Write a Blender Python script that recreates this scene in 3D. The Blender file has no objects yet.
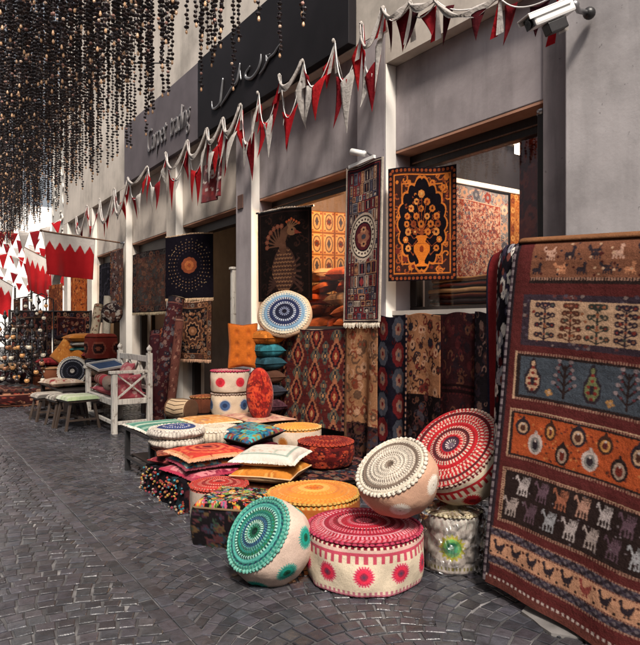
import bpy, math, random
import numpy as np
from mathutils import Vector, Matrix
RND = random.Random(11)
NR = np.random.RandomState(11)
PI = math.pi
SC = bpy.context.scene
COL = SC.collection

# ------------------------------------------------------------------ camera frame
TH = math.atan2(422.0, 620.0)
FL = 620.0
CZ = 1.4
FW = np.array([math.sin(TH), math.cos(TH), 0.0])
RT = np.array([math.cos(TH), -math.sin(TH), 0.0])
UP = np.array([0.0, 0.0, 1.0])
CAM = np.array([0.0, 0.0, CZ])

def ray(px, py):
    return FW + RT * ((px - 320) / FL) + UP * ((326 - py) / FL)
def onX(px, py, X):
    d = ray(px, py); return CAM + d * (X / d[0])
def onY(px, py, Y):
    d = ray(px, py); return CAM + d * (Y / d[1])
def onZ(px, py, Z):
    d = ray(px, py); return CAM + d * ((Z - CZ) / d[2])
def atD(px, py, D):
    return CAM + ray(px, py) * D
def camvec(r, u, t):
    return RT * r + UP * u - FW * t
def viewvec(px, py, r, u, t):
    """direction given as right / up / towards the camera for something seen at a pixel"""
    k = -ray(px, py); k /= np.linalg.norm(k)
    x = RT - k * (RT @ k); x /= np.linalg.norm(x); y = np.cross(k, x)
    v = x * r + y * u + k * t
    return v / np.linalg.norm(v)

# ------------------------------------------------------------------ colours
def lin(c):
    c = np.asarray(c, float)
    return np.where(c <= 0.04045, c / 12.92, ((c + 0.055) / 1.055) ** 2.4)
def H(s):
    s = s.lstrip('#')
    return lin([int(s[i:i + 2], 16) / 255.0 for i in (0, 2, 4)])

# ------------------------------------------------------------------ scene graph
def thing(name, label, cat, loc=(0, 0, 0), rot=None, group=None):
    o = bpy.data.objects.new(name, None)
    COL.objects.link(o)
    o.empty_display_size = 0.1
    if rot is None:
        o.location = loc
    elif isinstance(rot, Matrix):
        o.matrix_world = Matrix.Translation(Vector(loc)) @ rot.to_4x4()
    else:
        o.location = loc
        o.rotation_euler = rot if hasattr(rot, '__len__') else (0, 0, rot)
    o['label'] = label
    o['category'] = cat
    if group: o['group'] = group
    return o
def tag(o, label, cat, group=None):
    o['label'] = label; o['category'] = cat
    if group: o['group'] = group
    return o
def link(name, me, mats, parent=None):
    o = bpy.data.objects.new(name, me)
    COL.objects.link(o)
    for m in (mats if isinstance(mats, (list, tuple)) else [mats]):
        me.materials.append(m)
    if parent is not None: o.parent = parent
    return o
def copy_tree(o, parent=None):
    c = o.copy(); COL.objects.link(c)
    if parent is not None: c.parent = parent
    for ch in o.children: copy_tree(ch, c)
    return c

class MB:
    """collects simple shapes into one mesh"""
    def __init__(s): s.v = []; s.f = []; s.m = []; s.c = []
    def add(s, vs, fs, mi=0, c=None):
        b = len(s.v)
        s.v += [tuple(map(float, p)) for p in vs]
        s.f += [tuple(i + b for i in f) for f in fs]
        s.m += [mi] * len(fs)
        s.c += [tuple(c) if c is not None else (1, 1, 1)] * len(vs)
        return s
    def box(s, x0, y0, z0, x1, y1, z1, mi=0, c=None):
        v = [(x0, y0, z0), (x1, y0, z0), (x1, y1, z0), (x0, y1, z0), (x0, y0, z1), (x1, y0, z1), (x1, y1, z1), (x0, y1, z1)]
        return s.add(v, [(0, 3, 2, 1), (4, 5, 6, 7), (0, 1, 5, 4), (1, 2, 6, 5), (2, 3, 7, 6), (3, 0, 4, 7)], mi, c)
    def bar(s, p0, p1, w, d, up=(0, 0, 1), mi=0, c=None):
        p0 = np.array(p0, float); p1 = np.array(p1, float)
        a = p1 - p0; a /= np.linalg.norm(a)
        u = np.array(up, float)
        if abs(a @ u) > .98: u = np.array([1.0, 0, 0])
        x = np.cross(a, u); x /= np.linalg.norm(x); y = np.cross(x, a)
        v = []
        for p in (p0, p1):
            for sx, sy in ((-1, -1), (1, -1), (1, 1), (-1, 1)):
                v.append(p + x * sx * w / 2 + y * sy * d / 2)
        return s.add(v, [(0, 1, 2, 3), (7, 6, 5, 4), (0, 4, 5, 1), (1, 5, 6, 2), (2, 6, 7, 3), (3, 7, 4, 0)], mi, c)
    def tube(s, pts, r, n=8, mi=0, c=None, cap=True):
        P = [np.array(p, float) for p in pts]
        k = len(P)
        rs = r if hasattr(r, '__len__') else [r] * k
        vs = []; fs = []
        t0 = P[1] - P[0]; t0 /= np.linalg.norm(t0) + 1e-12
        ref = np.array([0, 0, 1.0]) if abs(t0[2]) < .9 else np.array([1.0, 0, 0])
        x = np.cross(t0, ref); x /= np.linalg.norm(x)
        for i in range(k):
            a = P[min(i + 1, k - 1)] - P[max(i - 1, 0)]
            a /= np.linalg.norm(a) + 1e-12
            x = x - a * (a @ x); x /= np.linalg.norm(x) + 1e-12
            y = np.cross(a, x)
            for j in range(n):
                t = 2 * PI * j / n
                vs.append(P[i] + (x * math.cos(t) + y * math.sin(t)) * rs[i])
        for i in range(k - 1):
            for j in range(n):
                fs.append((i * n + j, i * n + (j + 1) % n, (i + 1) * n + (j + 1) % n, (i + 1) * n + j))
        if cap:
            fs.append(tuple(reversed(range(n)))); fs.append(tuple((k - 1) * n + j for j in range(n)))
        return s.add(vs, fs, mi, c)
    def cyl(s, p0, p1, r0, r1=None, n=14, mi=0, c=None):
        return s.tube([p0, p1], [r0, r0 if r1 is None else r1], n, mi, c)
    def lathe(s, prof, n=16, o=(0, 0, 0), mi=0, c=None, close=True):
        vs = []; fs = []
        for r, z in prof:
            for j in range(n):
                t = 2 * PI * j / n
                vs.append((o[0] + r * math.cos(t), o[1] + r * math.sin(t), o[2] + z))
        k = len(prof)
        for i in range(k - 1):
            for j in range(n):
                fs.append((i * n + j, i * n + (j + 1) % n, (i + 1) * n + (j + 1) % n, (i + 1) * n + j))
        if close:
            fs.append(tuple(reversed(range(n)))); fs.append(tuple((k - 1) * n + j for j in range(n)))
        return s.add(vs, fs, mi, c)
    def ball(s, o, r, n=10, m=6, sc=(1, 1, 1), mi=0, c=None):
        vs = []; fs = []
        for i in range(m + 1):
            ph = PI * i / m
            for j in range(n):
                t = 2 * PI * j / n
                rr = max(math.sin(ph), .02)
                vs.append((o[0] + sc[0] * r * rr * math.cos(t), o[1] + sc[1] * r * rr * math.sin(t), o[2] + sc[2] * r * math.cos(ph)))
        for i in range(m):
            for j in range(n):
                fs.append((i * n + j, (i + 1) * n + j, (i + 1) * n + (j + 1) % n, i * n + (j + 1) % n))
        return s.add(vs, fs, mi, c)
    def build(s, name, mat, parent=None, smooth=False, loc=None, bev=0, rot=None):
        me = bpy.data.meshes.new(name)
        v = np.array(s.v)
        if loc is not None: v = v - np.array(loc)
        me.from_pydata(v.tolist(), [], s.f)
        me.polygons.foreach_set('material_index', s.m)
        me.polygons.foreach_set('use_smooth', [smooth] * len(s.f))
        ca = me.color_attributes.new('Col', 'FLOAT_COLOR', 'POINT')
        cc = np.ones((len(s.v), 4)); cc[:, :3] = np.array(s.c)
        ca.data.foreach_set('color', cc.ravel())
        me.update()
        o = link(name, me, mat, parent)
        if loc is not None and parent is None: o.location = loc
        if bev:
            b = o.modifiers.new('bevel', 'BEVEL'); b.width = bev; b.segments = 2; b.limit_method = 'ANGLE'
            b.harden_normals = False
        return o

def sheet(name, P, C, mat, parent=None, close_u=False, solid=0, smooth=True, loc=None, offset=-1):
    """P (nv,nu,3) points, C (nv,nu,3) colours -> one mesh"""
    nv, nu, _ = P.shape
    V = P.reshape(-1, 3)
    if loc is not None: V = V - np.array(loc)
    i = np.arange(nv - 1)[:, None]; j = np.arange(nu if close_u else nu - 1)[None, :]
    jn = (j + 1) % nu
    q = np.stack([i * nu + j, (i + 1) * nu + j, (i + 1) * nu + jn, i * nu + jn], -1).reshape(-1, 4)
    me = bpy.data.meshes.new(name)
    me.vertices.add(len(V)); me.vertices.foreach_set('co', V.ravel())
    me.loops.add(q.size); me.loops.foreach_set('vertex_index', q.ravel().astype(np.int32))
    me.polygons.add(len(q))
    me.polygons.foreach_set('loop_start', np.arange(0, q.size, 4, dtype=np.int32))
    me.polygons.foreach_set('loop_total', np.full(len(q), 4, dtype=np.int32))
    me.polygons.foreach_set('use_smooth', [smooth] * len(q))
    me.update(calc_edges=True)
    ca = me.color_attributes.new('Col', 'FLOAT_COLOR', 'POINT')
    cc = np.ones((len(V), 4)); cc[:, :3] = C.reshape(-1, 3)
    ca.data.foreach_set('color', cc.ravel())
    o = link(name, me, mat, parent)
    if loc is not None and parent is None: o.location = loc
    if solid:
        m = o.modifiers.new('solid', 'SOLIDIFY'); m.thickness = solid; m.offset = offset
    return o

# ------------------------------------------------------------------ materials
def nodes(name):
    m = bpy.data.materials.new(name); m.use_nodes = True
    nt = m.node_tree; nt.nodes.clear()
    out = nt.nodes.new('ShaderNodeOutputMaterial')
    b = nt.nodes.new('ShaderNodeBsdfPrincipled')
    nt.links.new(b.outputs[0], out.inputs[0])
    return m, nt, b
def nd(nt, t, **kw):
    n = nt.nodes.new(t)
    for k, v in kw.items():
        if k in n.inputs.keys() if isinstance(k, str) else False: n.inputs[k].default_value = v
        else: setattr(n, k, v)
    return n
def noise(nt, scale, detail=4, rough=.55, coord='Object', stretch=None):
    tc = nt.nodes.new('ShaderNodeTexCoord')
    n = nt.nodes.new('ShaderNodeTexNoise')
    n.inputs['Scale'].default_value = scale; n.inputs['Detail'].default_value = detail; n.inputs['Roughness'].default_value = rough
    if stretch:
        mp = nt.nodes.new('ShaderNodeMapping'); mp.inputs['Scale'].default_value = stretch
        nt.links.new(tc.outputs[coord], mp.inputs[0]); nt.links.new(mp.outputs[0], n.inputs[0])
    else:
        nt.links.new(tc.outputs[coord], n.inputs[0])
    return n
def ramp(nt, src, stops):
    r = nt.nodes.new('ShaderNodeValToRGB')
    e = r.color_ramp.elements
    while len(e) < len(stops): e.new(.5)
    for k, (p, c) in enumerate(stops):
        e[k].position = p; e[k].color = (*c, 1) if hasattr(c, '__len__') else (c, c, c, 1)
    nt.links.new(src, r.inputs[0]); return r
def mixc(nt, kind, fac, a, b):
    m = nt.nodes.new('ShaderNodeMix'); m.data_type = 'RGBA'; m.blend_type = kind
    for s, x in ((m.inputs[0], fac), (m.inputs[6], a), (m.inputs[7], b)):
        if hasattr(x, 'is_output'): nt.links.new(x, s)
        elif hasattr(x, '__len__'): s.default_value = (*x[:3], 1)
        else: s.default_value = x
    return m.outputs[2]
def bump(nt, b, h, strength=.3, dist=.01, prev=None):
    n = nt.nodes.new('ShaderNodeBump'); n.inputs['Strength'].default_value = strength; n.inputs['Distance'].default_value = dist
    nt.links.new(h, n.inputs['Height'])
    if prev is not None: nt.links.new(prev, n.inputs['Normal'])
    nt.links.new(n.outputs[0], b.inputs['Normal']); return n.outputs[0]

def plain(name, c, rough=.7, var=.2, scale=6, bs=.2, bscale=60, metal=0, spec=.5, dist=.004):
    m, nt, b = nodes(name)
    c = np.asarray(c, float)
    n = noise(nt, scale, 5)
    r = ramp(nt, n.outputs[0], [(.3, c * (1 - var)), (.7, np.minimum(c * (1 + var), .95))])
    nt.links.new(r.outputs[0], b.inputs['Base Color'])
    b.inputs['Roughness'].default_value = rough; b.inputs['Metallic'].default_value = metal
    b.inputs['Specular IOR Level'].default_value = spec
    if bs:
        n2 = noise(nt, bscale, 3); bump(nt, b, n2.outputs[0], bs, dist)
    return m
def cloth(name, rough=.92, var=.22, wscale=160, bs=.35, dist=.004, sheen=.15, worn=.25, wrinkle=9, spec=.06):
    """pattern woven into the 'Col' attribute; nodes add yarn grain, worn patches and bump"""
    m, nt, b = nodes(name)
    a = nt.nodes.new('ShaderNodeAttribute'); a.attribute_name = 'Col'
    n = noise(nt, wscale, 2, .6)
    r = ramp(nt, n.outputs[0], [(.3, 1 - var), (.7, 1.0 + var * .3)])
    c = mixc(nt, 'MULTIPLY', 1.0, a.outputs['Color'], r.outputs[0])
    n3 = noise(nt, 5, 5, .65)
    r3 = ramp(nt, n3.outputs[0], [(.35, 1 - worn), (.65, 1.0)])
    c = mixc(nt, 'MULTIPLY', 1.0, c, r3.outputs[0])
    nt.links.new(c, b.inputs['Base Color'])
    b.inputs['Roughness'].default_value = rough
    b.inputs['Specular IOR Level'].default_value = spec
    b.inputs['Sheen Weight'].default_value = sheen
    b.inputs['Sheen Roughness'].default_value = .5
    w = noise(nt, wrinkle, 4, .55)
    p = bump(nt, b, w.outputs[0], .5, .025)
    bump(nt, b, n.outputs[0], bs, dist, p)
    return m
def plaster(name, c, stain=.35):
    m, nt, b = nodes(name)
    c = np.asarray(c, float)
    n = noise(nt, 1.3, 7, .62)
    r = ramp(nt, n.outputs[0], [(.30, c * .66), (.5, c), (.72, np.minimum(c * 1.15, .9))])
    s = noise(nt, 2.2, 6, .6, stretch=(3.0, 3.0, .35))
    rs = ramp(nt, s.outputs[0], [(.36, 1 - stain), (.52, 1.0)])
    o = mixc(nt, 'MULTIPLY', .8, r.outputs[0], rs.outputs[0])
    sp = noise(nt, 28, 2, .5)
    rp = ramp(nt, sp.outputs[0], [(.235, .5), (.26, 1.0)])
    o = mixc(nt, 'MULTIPLY', .7, o, rp.outputs[0])
    nt.links.new(o, b.inputs['Base Color']); b.inputs['Roughness'].default_value = .85
    b.inputs['Specular IOR Level'].default_value = .25
    g = noise(nt, 55, 5, .7); g2 = noise(nt, 4, 5, .6)
    p = bump(nt, b, g2.outputs[0], .2, .02)
    bump(nt, b, g.outputs[0], .2, .003, p)
    return m
def wood(name, c, rough=.6, stretch=(30, 30, 2), worn=None):
    m, nt, b = nodes(name); c = np.asarray(c, float)
    n = noise(nt, 2.0, 6, .6, stretch=stretch)
    r = ramp(nt, n.outputs[0], [(.3, c * .55), (.55, c), (.75, np.minimum(c * 1.25, .9))])
    o = r.outputs[0]
    if worn is not None:
        w = noise(nt, 11, 6, .7); rw = ramp(nt, w.outputs[0], [(.56, 0.0), (.64, 1.0)])
        o = mixc(nt, 'MIX', rw.outputs[0], o, worn)
    nt.links.new(o, b.inputs['Base Color']); b.inputs['Roughness'].default_value = rough
    bump(nt, b, n.outputs[0], .3, .003)
    return m
def glow(name, c, e, strength):
    m, nt, b = nodes(name)
    b.inputs['Base Color'].default_value = (*c, 1); b.inputs['Roughness'].default_value = .25
    b.inputs['Emission Color'].default_value = (*e, 1); b.inputs['Emission Strength'].default_value = strength
    return m
def glass(name, rough=.03, tint=(.9, .9, .9), alpha=None):
    m = bpy.data.materials.new(name); m.use_nodes = True
    nt = m.node_tree; nt.nodes.clear()
    out = nt.nodes.new('ShaderNodeOutputMaterial')
    tr = nt.nodes.new('ShaderNodeBsdfTransparent'); tr.inputs[0].default_value = (*tint, 1)
    gl = nt.nodes.new('ShaderNodeBsdfGlossy'); gl.inputs['Roughness'].default_value = rough
    lw = nt.nodes.new('ShaderNodeLayerWeight'); lw.inputs[0].default_value = .5
    fr = nt.nodes.new('ShaderNodeMath'); fr.operation = 'POWER'; nt.links.new(lw.outputs['Facing'], fr.inputs[0]); fr.inputs[1].default_value = 4.0
    f2 = nt.nodes.new('ShaderNodeMath'); f2.operation = 'MULTIPLY_ADD'; nt.links.new(fr.outputs[0], f2.inputs[0]); f2.inputs[1].default_value = .8; f2.inputs[2].default_value = .035; fr = f2
    mx = nt.nodes.new('ShaderNodeMixShader')
    nt.links.new(fr.outputs[0], mx.inputs[0]); nt.links.new(tr.outputs[0], mx.inputs[1]); nt.links.new(gl.outputs[0], mx.inputs[2])
    nt.links.new(mx.outputs[0], out.inputs[0])
    return m

RUG = cloth('woven_rug', wscale=140, bs=.4, dist=.004, sheen=0)
CLOTH = cloth('cushion_cloth', wscale=260, bs=.3, dist=.002, worn=.14, sheen=.02)
CROCHET = cloth('crochet_yarn', rough=.97, wscale=150, var=.42, bs=.8, dist=.006, worn=.25, sheen=.04)
VELVET = cloth('velvet', wscale=60, var=.15, bs=.2, dist=.004, sheen=.12, worn=.2)
LINEN = cloth('linen', wscale=230, var=.2, bs=.4, dist=.003, sheen=.02, worn=.2, wrinkle=7)
PLASTER_SHADED = plaster('shaded_grey_plaster', (.37, .328, .338), .2)  # near facade: the shade it stands in is put into the colour
PLASTER_END = plaster('light_grey_plaster', (.46, .43, .435), .14)
PLASTER_SUNLIT = plaster('sunlit_cream_plaster', (.60, .535, .47), .14)  # same paint as the near facade, with sunlight put into the colour
SOFFIT = plaster('salmon_soffit', (.46, .24, .16), .15)
DARKWOOD = wood('dark_stained_wood', (.02, .014, .013), .45)
TANWOOD = wood('tan_door_wood', (.22, .12, .075), .5)
WHITEWOOD = wood('whitewashed_wood', (.74, .69, .62), .65, worn=(.30, .24, .19))
BLACKMETAL = plain('black_painted_metal', (.018, .017, .018), .4, .2)
METAL = plain('grey_metal', (.35, .35, .36), .35, .1, metal=.9, bs=.05)
WHITEPAINT = plain('white_painted_metal', (.72, .71, .69), .4, .06, bs=.05)
SIGNBLACK = plain('black_sign_board', (.013, .011, .013), .6, .3, 1.5, .05, spec=.2)
SIGNGREY = plain('grey_sign_board', (.13, .112, .122), .7, .18, 2.0, .1, spec=.2)
SIGNLETTER = plain('brushed_letter_metal', (.26, .26, .27), .35, .1, metal=.6, bs=.05)
SIGNDIM = plain('dull_letter_metal', (.28, .26, .26), .4, .1, metal=.6, bs=.05)
CORD = plain('white_cord', (.7, .68, .66), .8, .1, bs=.1)
SIDE_SUNLIT = plain('sunlit_side_white', (.78, .74, .68), .7, .08, 3, .15, 40)  # sun on the pilaster sides, put in as a white colour
BEADMAT = cloth('wooden_beads', rough=.4, spec=.4, var=.3, wscale=40, bs=.1, sheen=0)
FRINGE = cloth('cotton_fringe', wscale=200, bs=.3)
GLASSM = glass('window_glass', .02, (.93, .92, .92))
PLASTIC = None
# ------------------------------------------------------------------ woven patterns: a canvas is one knot per vertex
class CV:
    def __init__(s, w, h, c):
        s.w, s.h = w, h
        s.a = np.zeros((h, w, 3)); s.a[:] = c
        s.Y, s.X = np.mgrid[0:h, 0:w].astype(float)
    def put(s, m, c):
        s.a[m] = c; return s
    def rect(s, x0, y0, x1, y1, c):
        s.a[max(int(round(y0)), 0):max(int(round(y1)), 0), max(int(round(x0)), 0):max(int(round(x1)), 0)] = c; return s
    def frame(s, x0, y0, x1, y1, t, c):
        s.rect(x0, y0, x1, y0 + t, c); s.rect(x0, y1 - t, x1, y1, c); s.rect(x0, y0, x0 + t, y1, c); s.rect(x1 - t, y0, x1, y1, c); return s
    def ell(s, x, y, rx, ry, c):
        x0, x1, y0, y1 = int(max(x - rx - 1, 0)), int(x + rx + 2), int(max(y - ry - 1, 0)), int(y + ry + 2)
        X = s.X[y0:y1, x0:x1]; Y = s.Y[y0:y1, x0:x1]
        m = ((X - x) / max(rx, .1)) ** 2 + ((Y - y) / max(ry, .1)) ** 2 <= 1
        s.a[y0:y1, x0:x1][m] = c; return s
    def dia(s, x, y, rx, ry, c, step=0):
        dx = np.abs(s.X - x); dy = np.abs(s.Y - y)
        if step: dx = np.floor(dx / step) * step; dy = np.floor(dy / step) * step
        return s.put(dx / rx + dy / ry <= 1, c)
    def line(s, pts, r, c):
        for (x0, y0), (x1, y1) in zip(pts[:-1], pts[1:]):
            n = int(max(abs(x1 - x0), abs(y1 - y0)) * 1.5) + 2
            for k in range(n):
                t = k / (n - 1); s.ell(x0 + (x1 - x0) * t, y0 + (y1 - y0) * t, r, r, c)
        return s
    def poly(s, pts, c):
        P = np.array(pts, float); ins = np.zeros(s.X.shape, bool); n = len(P); j = n - 1
        for i in range(n):
            xi, yi = P[i]; xj, yj = P[j]
            cond = ((yi > s.Y) != (yj > s.Y)) & (s.X < (xj - xi) * (s.Y - yi) / (yj - yi + 1e-9) + xi)
            ins ^= cond; j = i
        return s.put(ins, c)
    def stamp(s, bmp, x, y, w, h, cols, flip=False):
        rows = bmp.strip('\n').split('\n'); bw = max(map(len, rows)); bh = len(rows)
        w, h = int(w), int(h)
        yy, xx = np.mgrid[0:h, 0:w]
        for ch, col in cols.items():
            M = np.zeros((bh + 2, bw + 2))
            for r, row in enumerate(rows):
                for k, c in enumerate(row):
                    if c == ch or (ch == '#' and c not in '.#' and c in 'ox'): M[r + 1, (bw - k) if flip else (k + 1)] = 1
            fy = (yy + .5) * bh / h + .5; fx = (xx + .5) * bw / w + .5
            y0 = np.clip(fy.astype(int), 0, bh); x0 = np.clip(fx.astype(int), 0, bw); ty = fy - y0; tx = fx - x0
            v = M[y0, x0] * (1 - ty) * (1 - tx) + M[y0 + 1, x0] * ty * (1 - tx) + M[y0, x0 + 1] * (1 - ty) * tx + M[y0 + 1, x0 + 1] * ty * tx
            m = v > .46
            a0, b0 = int(y), int(x)
            sy = slice(max(a0, 0), min(a0 + h, s.h)); sx = slice(max(b0, 0), min(b0 + w, s.w))
            if sy.stop <= sy.start or sx.stop <= sx.start: continue
            mm = m[sy.start - a0:sy.stop - a0, sx.start - b0:sx.stop - b0]
            s.a[sy, sx][mm] = col
        return s
    def flower(s, x, y, r, c1, c2, n=6):
        for k in range(n):
            t = 2 * PI * k / n + .3
            s.ell(x + r * .62 * math.cos(t), y + r * .62 * math.sin(t), r * .42, r * .42, c1)
        s.ell(x, y, r * .36, r * .36, c2); return s
    def scatter(s, x0, y0, x1, y1, n, r, cols, kind='flower', seed=1):
        q = random.Random(seed)
        for k in range(n):
            x = q.uniform(x0, x1); y = q.uniform(y0, y1); c = q.choice(cols); d = q.choice(cols); rr = r * q.uniform(.6, 1.25)
            if kind == 'flower': s.flower(x, y, rr, c, d)
            elif kind == 'dot': s.ell(x, y, rr, rr, c)
            elif kind == 'curl':
                a = q.uniform(0, 6.28)
                s.line([(x + rr * (1 - t / 7) * math.cos(a + t * .7), y + rr * (1 - t / 7) * math.sin(a + t * .7)) for t in range(7)], max(.5, rr * .16), c)
        return s
    def chain(s, x0, y0, x1, y1, step, fn):
        L = math.hypot(x1 - x0, y1 - y0); n = max(1, int(round(L / step)))
        for k in range(n):
            t = (k + .5) / n; fn(x0 + (x1 - x0) * t, y0 + (y1 - y0) * t, k)
        return s
    def around(s, m, step, fn):
        s.chain(m, m, s.w - m, m, step, fn); s.chain(s.w - m, m, s.w - m, s.h - m, step, fn)
        s.chain(s.w - m, s.h - m, m, s.h - m, step, fn); s.chain(m, s.h - m, m, m, step, fn); return s
    def zig(s, y, amp, per, t, c, x0=0, x1=None):
        x1 = s.w if x1 is None else x1
        yy = y + amp * (2 * np.abs(((s.X / per) % 1) - .5) * 2 - 1)
        return s.put((np.abs(s.Y - yy) < t) & (s.X >= x0) & (s.X < x1), c)
    def dash(s, x0, y0, x1, y1, c1, c2, per):
        m = (s.X >= x0) & (s.X < x1) & (s.Y >= y0) & (s.Y < y1)
        k = (s.X / per % 1 < .5) if (x1 - x0) > (y1 - y0) else (s.Y / per % 1 < .5)
        s.put(m & k, c1); return s.put(m & ~k, c2)
    def grain(s, amp=.12, seed=3):
        q = np.random.RandomState(seed)
        s.a *= 1 - amp * q.rand(s.h, s.w, 1); return s

LLAMA = """
......##....
......###...
......##....
......##....
.#######....
########....
.#######....
.#.#..#.#...
.#.#..#.#..."""
GOAT = """
..#.......##
...#.....###
..#########.
.#..#.#.#...
..#######...
..#.#.#.#...
..#.#.#.#..."""
TREE = """
......###......
....#######....
.##..#####..##.
####..###..####
.##..#.#.#..##.
......###......
.###.#####.###.
#####.###.#####
.###...#...###.
..#...###...#..
.###.#####.###.
##o##.###.##o##
.###...#...###.
..##..###..##..
.####..#..####.
..##..###..##.."""
VASE = """
.....##.....
....#oo#....
....#oo#....
....#xx#....
...#oooo#...
..##oxxo##..
.##oooooo##.
.#oxx##xxo#.
.#ooo##ooo#.
.#oxx##xxo#.
.##oooooo##.
..##oxxo##..
...######..."""
COMB = """
.o.o.o.o.o......oo.
.o.o.o.o.o.....oooo
.oo.o.o.o.o...oo..o
..oo.o.o.o.o.oo....
..oooooooooooo.....
...ooooooooooo.....
...ooooooooooo.....
...oo.oo..oo.oo....
...o...o..o...o....
...o...o..o...o....
...oo..oo.oo..oo..."""
BIRD = """
.##.........
###.......#.
.##......##.
..##...####.
..########..
..########..
...######...
.....#.#....
....##.##..."""

CR = H('d8b894'); RED = H('6e1f22'); DRED = H('471318'); NAVY = H('20212f'); BLK = H('17131a'); ORG = H('c5672f'); GOLD = H('c98d45')
TAN = H('a57a5c'); SLATE = H('475a66'); WHT = H('d9cfc4'); TEAL = H('3f8f8a'); PINK = H('c2395b'); BRN = H('5a3529')

class SCV(CV):
    """a canvas drawn in coarse units but woven k times finer"""
    def __init__(s, w, h, c, k):
        CV.__init__(s, int(w * k), int(h * k), c); s.k = k; s.X = s.X / k; s.Y = s.Y / k; s.W0, s.H0 = w, h
    def rect(s, x0, y0, x1, y1, c): return CV.rect(s, x0 * s.k, y0 * s.k, x1 * s.k, y1 * s.k, c)
    def ell(s, x, y, rx, ry, c):
        k = s.k; x *= k; y *= k; rx = max(rx * k, .1); ry = max(ry * k, .1)
        x0, x1, y0, y1 = int(max(x - rx - 1, 0)), min(int(x + rx + 2), s.w), int(max(y - ry - 1, 0)), min(int(y + ry + 2), s.h)
        if x1 <= x0 or y1 <= y0: return s
        m = ((np.arange(x0, x1) - x) / rx)[None, :] ** 2 + ((np.arange(y0, y1) - y) / ry)[:, None] ** 2 <= 1
        s.a[y0:y1, x0:x1][m] = c; return s
    def stamp(s, bmp, x, y, w, h, cols, flip=False): return CV.stamp(s, bmp, x * s.k, y * s.k, w * s.k, h * s.k, cols, flip)
    def around(s, m, step, fn):
        w, h = s.W0, s.H0
        s.chain(m, m, w - m, m, step, fn); s.chain(w - m, m, w - m, h - m, step, fn)
        s.chain(w - m, h - m, m, h - m, step, fn); s.chain(m, h - m, m, m, step, fn); return s

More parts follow.
